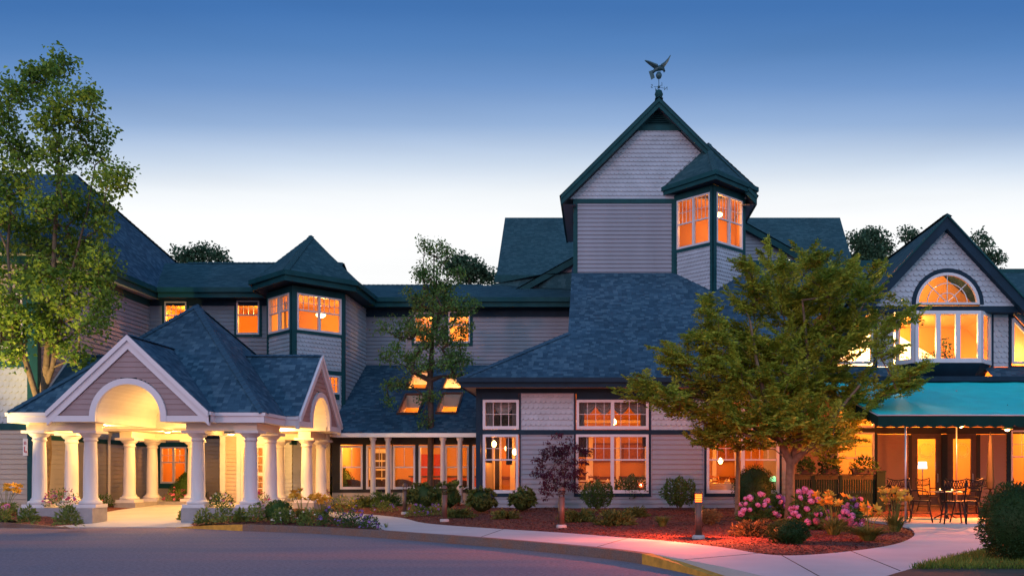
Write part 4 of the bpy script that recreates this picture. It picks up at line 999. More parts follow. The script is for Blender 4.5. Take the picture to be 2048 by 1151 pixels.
# ------------------------------------------------------------------ GABLE WING (right) with half round window and bay
gw = thing('gable_wing', 'right hand gable of pale scallop shingles with half round window above a glowing bay window', 'building', (11.5, 33, 0))
YG, YJ = 31.0, 30.5; fj = F(0, YJ, 1, 0); fw = F(0, YG, 1, 0)
gx_, gz_ = XU(1888, YJ), ZV(436, YJ); sG = 1.075; XLe = XU(1640, YJ); hwid = gx_ - XLe
zjb = ZV(612, YJ); ti = .40
xj = (gz_ - ti - zjb) / sG
cA = XU(1894.5, YJ); rA = 1.06; zA = ZV(609, YJ)
mb = MB()                                                # gable panel; the arch opening is approximated by stepped holes
steps = []
N = 12
for i in range(N):
    z0, z1 = zA + rA * i / N, zA + rA * (i + 1) / N; hw = math.sqrt(max(0, rA * rA - (z0 - zA + .02) ** 2)); steps.append((cA - hw, cA + hw, z0 - (.2 if i == 0 else 0), z1))
scallops(mb, fj, [(gx_ - xj, zjb), (gx_ + xj, zjb), (gx_, gz_ - ti)], steps, .175, .175, .05); part('scallop_panel', mb, M['scallop'], gw)
def arch(mb, f, c, zc, r0, r1, d0, d1, n=24, a0=0, a1=PI):
    for i in range(n):
        a, b = a0 + (a1 - a0) * i / n, a0 + (a1 - a0) * (i + 1) / n
        P = lambda r, t, d: f.p(c + r * math.cos(t), zc + r * math.sin(t), d)
        mb.hexa([P(r0, a, d1), P(r1, a, d1), P(r1, a, d0), P(r0, a, d0), P(r0, b, d1), P(r1, b, d1), P(r1, b, d0), P(r0, b, d0)])
wd_ = MB(); arch(wd_, fj, cA, zA, rA - .10, rA - .01, -.06, .06); fbox(wd_, fj, cA - rA + .01, cA + rA - .01, zA - .0, zA + .07, -.06, .055); aw = part('arched_window', wd_, M['white'], gw)
ca = MB(); arch(ca, fj, cA, zA, rA - .01, rA + .13, -.06, .05); part('casing', ca, M['navy'], aw)
mu = MB()
for r in (.34, .66): arch(mu, fj, cA, zA + .05, r - .012, r + .012, -.02, .01, 16)
for a in (45, 90, 135): fbar(mu, fj, (cA, zA + .07), (cA + .95 * math.cos(R(a)), zA + .05 + .95 * math.sin(R(a))), .024, -.019, .008)
part('muntin', mu, M['white'], aw)
gp = MB(); gp.face([fj.p(cA + (rA - .05) * math.cos(PI * i / 24), zA + .02 + (rA - .05) * math.sin(PI * i / 24), -.03) for i in range(25)]); part('pane', gp, M['glass'], aw)
bxl, bxr, bxfl, bxfr, YB = XU(1791, YG), XU(1981, YG), XU(1830, 30.3), XU(1961.5, 30.3), 30.3
zb0, zb1 = ZV(725, YB), ZV(621, YB)
tr = MB(); fbox(tr, fj, gx_ - xj - .35, gx_ + xj + .35, zjb - .2, zjb - .0, -.5, .02)
for sg in (-1, 1):                                       # rake boards all the way down
    e = Vector((gx_ + sg * hwid, YJ - .28, gz_ - sG * hwid)); a = Vector((gx_, YJ - .28, gz_))
    tr.hexa([e + Vector((0, 0, -.42)), a + Vector((0, 0, -.42)), a + Vector((0, .30, -.42)), e + Vector((0, .30, -.42)), e, a, a + Vector((0, .30, 0)), e + Vector((0, .30, 0))])
part('rake_board', tr, M['navy'], gw)
ra = MB()
for sg in (-1, 1):
    e = Vector((gx_ + sg * (hwid + .05), YJ - .34, gz_ - sG * (hwid + .05))); a = Vector((gx_, YJ - .34, gz_)); ra.hexa([e + Vector((0, 0, -.02)), a + Vector((0, 0, -.02)), a + Vector((0, .055, -.02)), e + Vector((0, .055, -.02)), e + Vector((0, 0, .05)), a + Vector((0, 0, .05)), a + Vector((0, .055, .05)), e + Vector((0, .055, .05))])
part('drip_edge', ra, M['trim'], gw)
rf = MB()
for sg in (-1, 1): d = hwid + .04; rf.roof([(gx_ + sg * d, YJ - .29, gz_ + .055 - sG * d), (gx_, YJ - .29, gz_ + .055), (gx_, 43, gz_ + .055), (gx_ + sg * d, 43, gz_ + .055 - sG * d)])
r_ = part('roof', rf, M['roof_teal'], gw)
cp = MB(); ridge_cap(cp, (gx_, YJ - .29, gz_ + .03), (gx_, 43, gz_ + .03)); part('ridge_cap', cp, M['roof_teal'], r_)
# lower wall: scallop strips, trapezoid windows, trim
zw_b, zw_t = ZV(725, YG), zjb
sl0, sl1 = XU(1986, YG), XU(2016, YG)
mb = MB(); scallops(mb, fw, [(sl0, ZV(733, YG)), (sl1, ZV(733, YG)), (sl1, zjb), (sl0, zjb)], (), .175, .175); mb.cut(); scallops(mb, fw, [(XU(1754, YG), ZV(733, YG)), (bxl - .06, ZV(733, YG)), (bxl - .06, zjb), (XU(1754, YG), zjb)], (), .175, .175); mb.cut()
scallops(mb, fw, [(XU(2022, YG), zjb - .1), (XU(2075, YG), zjb - .1), (XU(2075, YG), zjb - 1.0)], (), .175, .175)
part('scallop_strip', mb, M['scallop'], gw)
tr = MB(); fbox(tr, fw, bxr - .01, sl0, ZV(735, YG), zjb, -.03, .05); fbox(tr, fw, sl1, XU(2022, YG), ZV(735, YG), zjb, -.03, .05); 
fbox(tr, fw, XU(2022, YG) + .001, XU(2120, YG), ZV(734, YG), zw_b - .1, -.03, .04)
fbar(tr, fw, (XU(2017, YG), ZV(626, YG)), (XU(2110, YG), ZV(626, YG) - (XU(2110, YG) - XU(2017, YG)) * 1.1), .13, -.03, .052)
tr.cut(); fbox(tr, fw, XU(1746, YG), XU(1754, YG), ZV(735, YG), zjb, -.03, .05)
fbar(tr, fw, (XU(1750, YG), ZV(632, YG)), (XU(1650, YG), ZV(632, YG) - (XU(1750, YG) - XU(1650, YG)) * 1.1), .13, -.03, .052); fbox(tr, fw, XU(1640, YG), XU(1745.5, YG), ZV(734, YG), zw_b - .1, -.03, .04); part('navy_trim', tr, M['navy'], gw)
def trapezoid_window(x_tall, x_low, zb, zt):             # tall side, low side
    s = 1.1; sg = 1 if x_low > x_tall else -1; zl_ = zt - abs(x_low - x_tall) * s
    pts = [(x_tall, zb), (x_low, zb)] + ([(x_low, zl_)] if zl_ > zb + .05 else []) + [(x_tall, zt)]
    if zl_ <= zb: pts = [(x_tall, zb), (x_tall + sg * (zt - zb) / s, zb), (x_tall, zt)]
    m = MB()
    for i in range(len(pts)): fbar(m, fw, pts[i], pts[(i + 1) % len(pts)], .085, -.04, .06 - .002 * i)
    o = part('trapezoid_window', m, M['white'], gw); g = MB(); g.face([fw.p(a, b, -.02) for a, b in pts]); part('pane', g, M['glass'], o)
trapezoid_window(XU(2025, YG), XU(2110, YG), zw_b, ZV(637, YG)); trapezoid_window(XU(1743, YG), XU(1660, YG), zw_b, ZV(645, YG))
bayp = [(bxl, YG), (bxfl, YB), (bxfr, YB), (bxr, YG)]
for i in range(3):
    a, b = bayp[i], bayp[i + 1]; f_ = F(*a, b[0] - a[0], b[1] - a[1]); l = math.hypot(b[0] - a[0], b[1] - a[1])
    window(gw, f_, (.0 if i == 1 else .03, l if i == 1 else l - .03, zb0, zb1), (1, 1), 3 if i == 1 else 1, sash=False, casing=0, frame=.11, name='bay_window', depth=.05)
bs = MB(); pp = [(bxl, YG), (bxfl, YB - .05), (bxfr, YB - .05), (bxr, YG)]
lowp = [(bxl + .25, YG), (bxfl + .12, YB + .3), (bxfr - .12, YB + .3), (bxr - .25, YG)]
zk0, zk1 = ZV(754, YB), zb0 - .01
for i in range(3): bs.face([(*lowp[i], zk0), (*lowp[i + 1], zk0), (*pp[i + 1], zk1), (*pp[i], zk1)])
bs.face([(*q, zk0) for q in lowp]); bs.face([(*q, zk1) for q in pp]); part('bay_skirt', bs, M['navy'], gw)
bs = MB(); bs.face([(*q, zb1 + .005) for q in pp]); part('bay_soffit', bs, M['navy'], gw)
sr = MB(); zr0, zr1 = ZV(753, 30.3), ZV(734, YG)
for a, b in ((XU(1640, YG), lowp[0][0]), (lowp[3][0], 16.5)): sr.roof([(a, 30.25, zr0), (b, 30.25, zr0), (b, YG - .03, zr1), (a, YG - .03, zr1)])
part('skirt_roof', sr, M['roof'], gw)
gu = MB(); gu.box(XR + .02, 16.5, 30.12, 30.25, zr0 - .16, zr0 + .0); gu.box(XR + .02, 16.5, 30.25, 34.5, zr0 - .18, zr0 - .06); part('gutter', gu, M['navy'], gw)
ROOM_OPEN = ()
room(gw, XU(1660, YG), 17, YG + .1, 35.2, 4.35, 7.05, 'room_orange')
mb = MB(); mb.face([(8.6, YJ + .1, 7.08), (14.2, YJ + .1, 7.08), (14.2, 33.5, 7.08), (8.6, 33.5, 7.08)]); mb.face([(8.6, 33.5, 7.08), (14.2, 33.5, 7.08), (gx_, 33.5, gz_ - .3)]); part('attic_wall', mb, M['room'], gw)
ln_ = MB()
for sg in (-1, 1):
    q0, q1 = gx_ + sg * 2.5, gx_ + sg * 5.4; zq = lambda x: gz_ - .16 - sG * abs(x - gx_)
    ln_.face([(q0, YG + .12, zq(q0)), (q1, YG + .12, zq(q1)), (q1, 35.15, zq(q1)), (q0, 35.15, zq(q0))]); ln_.cut()
part('sloped_ceiling', ln_, M['room_orange'], gw)
lh = MB(); lh.face([(8.9, 35.1, 4.4), (16.8, 35.1, 4.4), (16.8, 35.1, 4.75), (13.6, 35.1, 5.4), (10.9, 35.1, 7.0), (8.9, 35.1, 7.0)]); part('bright_back_wall', lh, M['sign'], gw)
ceiling_lamp((10.6, 33.6, 6.6), 900, 'strong lamp left of centre behind the bay window', (1, .52, .17), .2, 'lamp_warm'); ceiling_lamp((14.6, 33.6, 5.6), 420, 'lamp at the right behind the trapezoid window', (1, .46, .12), .15, 'lamp_warm'); ceiling_lamp((11.4, 32.0, 8.6), 130, 'lamp behind the half round window', (1, .45, .12), .12)
# patio wall underneath
YP_ = 34.5; fp = F(0, YP_, 1, 0); Q = lambda u0, u1, v0, v1: (XU(u0, YP_), XU(u1, YP_), ZV(v1, YP_), ZV(v0, YP_))
pw = [Q(1674, 1748, 864, 985), Q(1674, 1748, 800, 855), Q(2021, 2085, 860, 985)]
dr = [Q(1823, 1882, 866, 1006), Q(1894, 1952, 866, 1006)]
mb = MB(); siding(mb, fp, [(6.2, .2), (17, .2), (17, ZV(868, YP_)), (6.2, ZV(868, YP_))], [pw[0], pw[2], (dr[0][0], dr[1][1], .2, 3.9)]); siding(mb, fp, [(6.2, ZV(853, YP_)), (17, ZV(853, YP_)), (17, 4.6), (6.2, 4.6)], [pw[1]]); part('patio_wall', mb, M['siding_shaded'], gw, label='patio wall under the awning')
tr = MB(); fbox(tr, fp, 6.2, 17, ZV(867, YP_), ZV(854, YP_), -.02, .06); fbox(tr, fp, dr[0][0] - .12, dr[0][0] - .001, .25, ZV(868, YP_), -.03, .05); fbox(tr, fp, dr[1][1] + .001, dr[1][1] + .14, .25, ZV(868, YP_), -.03, .05); fbox(tr, fp, dr[0][1] + .001, dr[1][0] - .001, .25, ZV(868, YP_), -.03, .055); part('dark_trim', tr, M['black'], gw)
window(gw, fp, pw[0], (2, 2), 1, casing=.12, cas_mat='navy'); window(gw, fp, pw[1], (3, 2), 1, sash=False, casing=.1, cas_mat='navy'); window(gw, fp, pw[2], (3, 2), 1, casing=.16, cas_mat='navy')
for r in dr:
    m = MB(); s0, s1, z0, z1 = r; g0, g1 = s0 + .22, s1 - .20; z0 = .26
    fbox(m, fp, s0, g0, z0, z1, -.05, .03); fbox(m, fp, g1, s1, z0, z1, -.05, .03); fbox(m, fp, g0, g1, z0, ZV(988, YP_), -.05, .028); fbox(m, fp, g0, g1, ZV(877, YP_), z1, -.05, .028); d_ = part('glazed_door', m, M['wood_dark'], gw)
    g = MB(); g.face([fp.p(g0 - .01, ZV(989, YP_), -.01), fp.p(g1 + .01, ZV(989, YP_), -.01), fp.p(g1 + .01, ZV(876, YP_), -.01), fp.p(g0 - .01, ZV(876, YP_), -.01)]); part('pane', g, M['glass'], d_)
    g = MB(); cx_, cz_ = (g0 + g1) / 2, ZV(900, YP_); arch(g, fp, cx_, cz_, .268, .28, -.009, -.007, 24, 0, 2 * PI); arch(g, fp, cx_, cz_, .20, .207, -.009, -.007, 24, 0, 2 * PI); [fbar(g, fp, (cx_ + .21 * math.cos(R(a)), cz_ + .21 * math.sin(R(a))), (cx_ + .265 * math.cos(R(a)), cz_ + .265 * math.sin(R(a))), .014, -.009, -.007) for a in range(0, 360, 30)]; part('round_decal', g, simple('frosted_decal', (.8, .62, .35), .8, .05, 9), d_)
    g = MB(); g.tube([fp.p(g1 + .05, 1.2, .03), fp.p(g1 + .05, 1.2, .09), fp.p(g1 + .05, 1.5, .09), fp.p(g1 + .05, 1.5, .03)], .012, 6); part('handle', g, M['steel'], d_)
room(gw, 6.3, 17, YP_ + .1, 38.5, .3, 4.4)
ceiling_lamp((13.0, 36.4, 3.9), 620, 'lamp inside the patio doors', (1, .36, .05), .12); ceiling_lamp((9.6, 36.4, 3.7), 200, 'lamp behind the patio window left of the doors', (1, .42, .08), .14, 'lamp_warm'); ceiling_lamp((16.1, 36.4, 3.9), 130, 'lamp behind the patio window at the right edge', (1, .40, .06), .12)
fs_ = thing('floor_lamp', 'white shaded table lamp glowing behind the left patio door', 'lamp', (XU(1845, 35.3), 35.3, .3))
b = MB(); b.lathe([(.14, 0), (.14, .03), (.02, .05), (.02, 1.4)], (0, 0, 0), 10); part('stand', b, M['bronze'], fs_, True, local=True)
b = MB(); b.lathe([(.17, 1.40), (.15, 1.66)], (0, 0, 0), 14); part('lamp_shade', b, M['lamp_white'], fs_, True, local=True)
rw = thing('far_right_roof', 'blue shingle roof slope continuing beyond the right gable', 'building', (16, 40, 0))
rf = MB(); rf.roof([(13.5, 35.45, 7.25), (30, 35.45, 7.25), (30, 40.5, ZV(545, 40.5)), (13.5, 40.5, ZV(545, 40.5))]); part('roof', rf, M['roof_teal'], rw)
fa = MB(); fa.box(13.5, 30, 40.5, 40.62, ZV(545, 40.5) - .1, ZV(537, 40.5)); part('ridge_board', fa, M['trim'], rw)
mb = MB(); mb.box(17.2, 30, 35.6, 40, 3, 7.1); part('wall', mb, M['siding'], rw)

# ------------------------------------------------------------------ PORTICO
po = thing('portico', 'lit entrance portico with paired white columns, arched gables and a pyramid shingle roof', 'portico', (-13.38, 30.65, 0))
xc, yc = -13.36, 30.65
xe0, xe1, ye0, ye1_ = -17.05, -9.66, 26.6, 34.7
za, ze0, ze1, zgr, gh = 7.07, 2.95, 3.24, 5.40, 2.15
gf = .42                                                 # gable projection
rf = MB(); A = Vector((xc, yc, za))
E = [(xe0, ye0), (xe1, ye0), (xe1, ye1_), (xe0, ye1_)]
cpts = [((xc, ye0), (0, -1)), ((xe1, yc), (1, 0)), ((xc, ye1_), (0, 1)), ((xe0, yc), (-1, 0))]
cp = MB()
gables = []
for (px_, py_), (nx, ny) in cpts:
    run = abs(py_ - yc) if ny else abs(px_ - xc)
    k = run * (zgr - ze1) / (za - ze1)
    fr0 = Vector((px_ + nx * gf, py_ + ny * gf, zgr)); bkk = Vector((px_ - nx * k, py_ - ny * k, zgr)); side = Vector((-ny, nx, 0))
    s0_ = Vector((px_, py_, ze1)) - side * (gh + .14); s1_ = Vector((px_, py_, ze1)) + side * (gh + .14); hw_ = abs(xe1 - xe0) / 2 if ny else abs(ye1_ - ye0) / 2
    mid_ = Vector((xc if nx == 0 else px_, yc if ny == 0 else py_, ze1)); c0_ = Vector((((xe0 + xe1) / 2 if nx == 0 else px_), ((ye0 + ye1_) / 2 if ny == 0 else py_), ze1))
    rf.roof([c0_ - side * hw_, s0_, bkk, A]); rf.roof([s1_, c0_ + side * hw_, A, bkk])
    for sg in (-1, 1):
        ef = Vector((px_ + nx * gf, py_ + ny * gf, ze1)) + side * sg * (gh + .14); ebk = Vector((px_, py_, ze1)) + side * sg * (gh + .14)
        up = Vector((0, 0, .012))
        rf.roof([fr0 + up, bkk + up, ebk + up, ef + up])
    ridge_cap(cp, bkk + Vector((0, 0, .02)), fr0 + Vector((0, 0, .02)), .12, .0); gables.append((fr0, side, (nx, ny)))
r_ = part('roof', rf, M['roof'], po)
for e in E: ridge_cap(cp, (*e, ze1), A, .15, .025)
part('ridge_cap', cp, M['roof'], r_)
rA_, rB_ = .92, 1.09
for fr0, side, (nx, ny) in gables:
    f_ = F(fr0.x - nx * .04, fr0.y - ny * .04, -ny, nx)   # s = 0 at the gable axis
    if (f_.n[0] * nx + f_.n[1] * ny) < 0: f_ = F(fr0.x - nx * .04, fr0.y - ny * .04, ny, -nx)
    top = zgr - .42; s_ = (zgr - ze1) / (gh + .14); zc = ze0 + .14
    holes = [(-math.sqrt(max(0, rB_ ** 2 - max(0, (z0 - zc)) ** 2)) + .02, math.sqrt(max(0, rB_ ** 2 - max(0, z0 - zc) ** 2)) - .02, z0, z0 + .05) for z0 in np.arange(ze0, zc + rB_ - .02, .05)]
    hb = (top - ze0 - .1) / s_
    mb = MB(); siding(mb, f_, [(-hb, ze0 + .1), (hb, ze0 + .1), (0, top)], holes, .15, .02); g_ = part('gable_wall', mb, M['siding_mauve'], po)
    tr = MB()
    for sg in (-1, 1):
        e = (sg * (gh + .14), ze1 - .0); a = (0, zgr)
        m1, m2 = (lambda q, dz, d: f_.p(q[0], q[1] + dz, d)), None
        lo, hi = -.40, -.01
        tr.hexa([m1(e, lo, .06), m1(a, lo, .06), m1(a, lo, -.06), m1(e, lo, -.06), m1(e, hi, .06), m1(a, hi, .06), m1(a, hi, -.06), m1(e, hi, -.06)])
        tr.hexa([m1(e, -.16, .12), m1(a, -.16, .12), m1(a, -.16, .062), m1(e, -.16, .062), m1(e, .0, .12), m1(a, .0, .12), m1(a, .0, .062), m1(e, .0, .062)])
        x0, x1 = sorted((sg * (gh + .1), sg * (rB_ - .02))); fbox(tr, f_, x0, x1, ze0, ze0 + .17, -.06, .055)
    arch(tr, f_, 0, zc, rA_, rB_, -.06, .07, 24); fbox(tr, f_, -rB_, -rA_, ze0, zc, -.06, .068); fbox(tr, f_, rA_, rB_, ze0, zc, -.06, .068)
    part('gable_trim', tr, M['white'], po)
    vl = MB(); n = 20; dep = (abs(fr0.y - yc) if ny else abs(fr0.x - xc)) - .95
    pr = [(rA_, ze0)] + [(rA_ * math.cos(PI * i / n), zc + rA_ * math.sin(PI * i / n)) for i in range(n + 1)] + [(-rA_, ze0)]
    for (a0, z0), (a1, z1) in zip(pr[:-1], pr[1:]): vl.face([f_.p(a0, z0, -.03), f_.p(a1, z1, -.03), f_.p(a1, z1, -dep), f_.p(a0, z0, -dep)])
    vl.face([f_.p(a, z, -dep) for a, z in pr]); part('barrel_vault', vl, M['cream'], po)
fa = MB(); q = gh + .14
path = [(xe0, ye0), (xc - q, ye0), (xc - q, ye0 - gf + .1)]
def bump(p0, axis, pos, sgn): pass
out = [(xe0, ye0), (xc - q, ye0), (xc - q, ye0 - gf + .05)]
segs = [[(xe0, yc - q), (xe0, ye0), (xc - q, ye0), (xc - q, ye0 - gf)], [(xc + q, ye0 - gf), (xc + q, ye0), (xe1, ye0), (xe1, yc - q), (xe1 + gf, yc - q)], [(xe1 + gf, yc + q), (xe1, yc + q), (xe1, ye1_), (xc + q, ye1_), (xc + q, ye1_ + gf)], [(xc - q, ye1_ + gf), (xc - q, ye1_), (xe0, ye1_), (xe0, yc + q), (xe0 - gf, yc + q)]]
segs[0] = [(xe0 - gf, yc - q)] + segs[0]
for s in segs: fascia_path(fa, s, ze0, ze1 - .03, .05, False); fascia_path(fa, offset(s, -.055), ze1 - .10, ze1 - .005, .05, False); fa.cut()
part('fascia', fa, M['white'], po)
ce = MB(); zc0 = ze0 + .012
for sx in (-1, 1):
    for sy in (-1, 1):
        xa, xb = (xe0, xc - .92) if sx < 0 else (xc + .92, xe1); ya, yb = (ye0, yc - .92) if sy < 0 else (yc + .92, ye1_)
        ce.face([(xa, ya, zc0), (xb, ya, zc0), (xb, yb, zc0), (xa, yb, zc0)])
ce.face([(xc - .95, yc - .95, zc0), (xc + .95, yc - .95, zc0), (xc + .95, yc + .95, zc0), (xc - .95, yc + .95, zc0)])
for sg in (-1, 1):
    a, b = sorted((xc + sg * .92, xc + sg * q)); ce.face([(a, ye0 - gf, zc0 - .004), (b, ye0 - gf, zc0 - .004), (b, ye0, zc0 - .004), (a, ye0, zc0 - .004)])
    a, b = sorted((yc + sg * .92, yc + sg * q)); ce.face([(xe1, a, zc0 - .004), (xe1 + gf, a, zc0 - .004), (xe1 + gf, b, zc0 - .004), (xe1, b, zc0 - .004)])
part('ceiling', ce, M['cream'], po)
CX = [-16.48, -14.98, -11.82, -10.27]; CY = [27.2, 28.85, 32.4, 34.05]
colpos = [(x, CY[0]) for x in CX] + [(CX[0], CY[1]), (CX[3], CY[1]), (CX[0], CY[2]), (CX[3], CY[2])] + [(CX[0], CY[3]), (CX[1], CY[3]), (CX[2], CY[3]), (CX[3], CY[3])]
bm_ = MB(); zb_, zt_ = 2.74, ze0 + .008
for x0, x1 in ((CX[0], CX[1]), (CX[2], CX[3])):
    for y in (CY[0], CY[3]): bm_.box(x0 - .26, x1 + .26, y - .21, y + .21, zb_, zt_); bm_.cut()
for x in (CX[0], CX[3]):
    bm_.box(x - .21, x + .21, CY[0] + .212, CY[1] + .26, zb_ + .003, zt_); bm_.cut(); bm_.box(x - .21, x + .21, CY[2] - .26, CY[3] - .212, zb_ + .003, zt_); bm_.cut()
part('beam', bm_, M['cream'], po)
zp = .49
cm = MB(); cm.box(-.33, .33, -.33, .33, zp, zp + .10)
cm.lathe([(.30, zp + .10), (.32, zp + .13), (.30, zp + .19), (.24, zp + .21), (.24, zp + .24), (.198, zp + .30), (.194, zp + .9), (.182, zp + 1.5), (.166, 2.40), (.175, 2.44), (.20, 2.45), (.20, 2.48), (.18, 2.49), (.18, 2.55), (.225, 2.57), (.28, 2.64), (.29, 2.66)], (0, 0, 0), 28); cm.box(-.34, .34, -.34, .34, 2.66, 2.738)
cme = cm.mesh('column'); cme.materials.append(M['column'])
for p in cme.polygons: p.use_smooth = len(p.vertices) == 4 and abs(p.normal.z) < .95 and not (abs(abs(p.normal.x) - 1) < 1e-4 or abs(abs(p.normal.y) - 1) < 1e-4)
for x, y in colpos:
    o = bpy.data.objects.new('column', cme); C.objects.link(o); o.parent = po; o.location = Vector((x, y, 0)) - Vector(po.location)
for sx, sy in ((0, 0), (1, 0), (0, 1), (1, 1)):
    pl = MB(); x0, x1 = ((CX[0] - .36, CX[1] + .3) if sx == 0 else (CX[2] - .3, CX[3] + .36))
    if sy == 0: ya, yb, yl = CY[0] - .45, CY[0] + .36, CY[1] + .36
    else: ya, yb, yl = CY[3] - .36, CY[3] + .4, CY[2] - .36
    z0 = .0 if sy == 0 else .1
    xa, xb = (x0, x0 + .74) if sx == 0 else (x1 - .74, x1)
    poly = [(x0, ya), (x1, ya), (x1, yb), (xb, yb), (xb, yl), (x0, yl)] if sx == 0 and sy == 0 else [(x0, ya), (x1, ya), (x1, yl), (xa, yl), (xa, yb), (x0, yb)] if sy == 0 else [(x0, yl), (xb, yl), (xb, ya), (x1, ya), (x1, yb), (x0, yb)] if sx == 0 else [(xa, yl), (x1, yl), (x1, yb), (x0, yb), (x0, ya), (xa, ya)]
    pl.prism(poly, z0, zp); part('plinth', pl, M['plinth'], po)
def recessed(loc, power):
    t = thing('recessed_light', 'round lit downlight in the portico ceiling', 'light', loc, 0, 'downlights in the portico ceiling')
    b = MB(); b.lathe([(.12, 0), (.13, -.03), (.10, -.035)], loc, 16); part('rim', b, M['white'], t, True)
    b = MB(); b.lathe([(.098, -.03), (.03, -.045)], loc, 14); part('lens', b, M['lamp_warm'], t, True)
    lamp(t, (loc[0], loc[1], loc[2] - .12), power * 4.2, (1, .48, .12), .06)
    return t
for i, (x, y, lb) in enumerate(((-14.9, 31.9, 'downlight in the portico ceiling left of the middle, behind the front arch'), (-11.0, 31.3, 'downlight in the portico ceiling under the right gable'), (-11.5, 28.2, 'downlight in the front right corner of the portico ceiling'), (-15.3, 28.3, 'downlight in the front left corner of the portico ceiling'), (-13.4, 33.6, 'downlight in the portico ceiling nearest the entrance door'))):
    recessed((x, y, zc0 - .006), 58)['label'] = lb
def uplight(loc, label, power):  # assumed fixture, added to brighten a vault
    t = thing('added_vault_uplight', label, 'light', loc, 0, 'uplights added in the portico vaults')
    b = MB(); b.lathe([(.04, -.06), (.07, .0), (.075, .04)], loc, 12); part('cup', b, M['white'], t, True)
    b = MB(); b.lathe([(.068, .03), (.01, .032)], loc, 12); part('lens', b, M['lamp_warm'], t, True)
    lamp(t, (loc[0], loc[1], loc[2] + .16), power, (1, .56, .18), .05)
uplight((xc + .72, 28.9, 3.02), 'small uplight added to brighten the front portico vault', 85); uplight((-10.9, yc + .7, 3.02), 'small uplight added to brighten the right portico vault', 60)  # both lamps are added for the vault glow, no such fixture is visible
# entrance vestibule behind the portico
YV = 35.4; fv = F(0, YV, 1, 0); V = lambda u: XU(u, YV)
en = thing('entrance_vestibule', 'tan clapboard entrance bay with white framed glazed doors behind the portico columns', 'building', (-12.6, 36, 0))
ztop = 2.93
mb = MB(); siding(mb, fv, [(V(452), .3), (V(474), .3), (V(474), ztop), (V(452), ztop)], (), .15); mb.cut(); siding(mb, fv, [(V(582), .3), (V(660), .3), (V(660), ztop), (V(582), ztop)], (), .15); mb.cut(); siding(mb, F(V(441), YM, 0, -1), [(0, .3), (YM - YV, .3), (YM - YV, ztop), (0, ztop)], (), .15); part('wall', mb, M['siding_tan'], en)
tr = MB(); fbox(tr, fv, V(441), V(451.8), .3, ztop, -.05, .06); fbox(tr, fv, V(474.2), V(482), .3, ztop, -.05, .06); fbox(tr, fv, V(575.5), V(581.8), .3, ztop, -.05, .06); fbox(tr, fv, V(482), V(575.5), 2.62, ztop, -.05, .055); part('white_trim', tr, M['white'], en)
for a, b, n in ((482, 531, 4), (531.4, 568, 3), (568.4, 575.3, 1)):
    m = MB(); s0, s1 = V(a), V(b); zb, zt = .44, 2.61; st = .10 if n > 1 else .03
    fbox(m, fv, s0, s0 + st, zb, zt, -.04, .03); fbox(m, fv, s1 - st, s1, zb, zt, -.04, .03); fbox(m, fv, s0 + st, s1 - st, zb, zb + .24, -.04, .028); fbox(m, fv, s0 + st, s1 - st, zt - .12, zt, -.04, .028); fbox(m, fv, s0 + st, s1 - st, 1.42, 1.56, -.04, .028); d_ = part('glazed_door' if n > 1 else 'sidelight', m, M['white'], en)
    mu = MB()
    for k in range(1, n): x = s0 + st + (s1 - s0 - 2 * st) * k / n; fbox(mu, fv, x - .012, x + .012, zb + .24, zt - .12, -.02, .02)
    for z in (.95, 1.18, 1.85, 2.17): fbox(mu, fv, s0 + st, s1 - st, z - .012, z + .012, -.018, .018)
    part('muntin', mu, M['white'], d_)
    g = MB(); g.face([fv.p(s0 + .02, zb + .1, -.03), fv.p(s1 - .02, zb + .1, -.03), fv.p(s1 - .02, zt - .05, -.03), fv.p(s0 + .02, zt - .05, -.03)]); part('pane', g, M['glass'], d_)
b = MB(); b.face([fv.p(V(512), 1.9, .01), fv.p(V(521), 1.9, .01), fv.p(V(521), 2.1, .01), fv.p(V(512), 2.1, .01)])
room(en, V(450), V(640), YV + .08, 38.2, .42, 2.9)
ceiling_lamp((-13.0, 36.7, 2.85), 110, 'lamp in the vestibule behind the entrance doors', (1, .38, .06), .12)
rf = MB(); rf.box(V(441) - .05, V(662), YV - .02, YM, ztop + .002, ztop + .12); part('roof', rf, M['white'], en)
ROOM_OPEN = ()

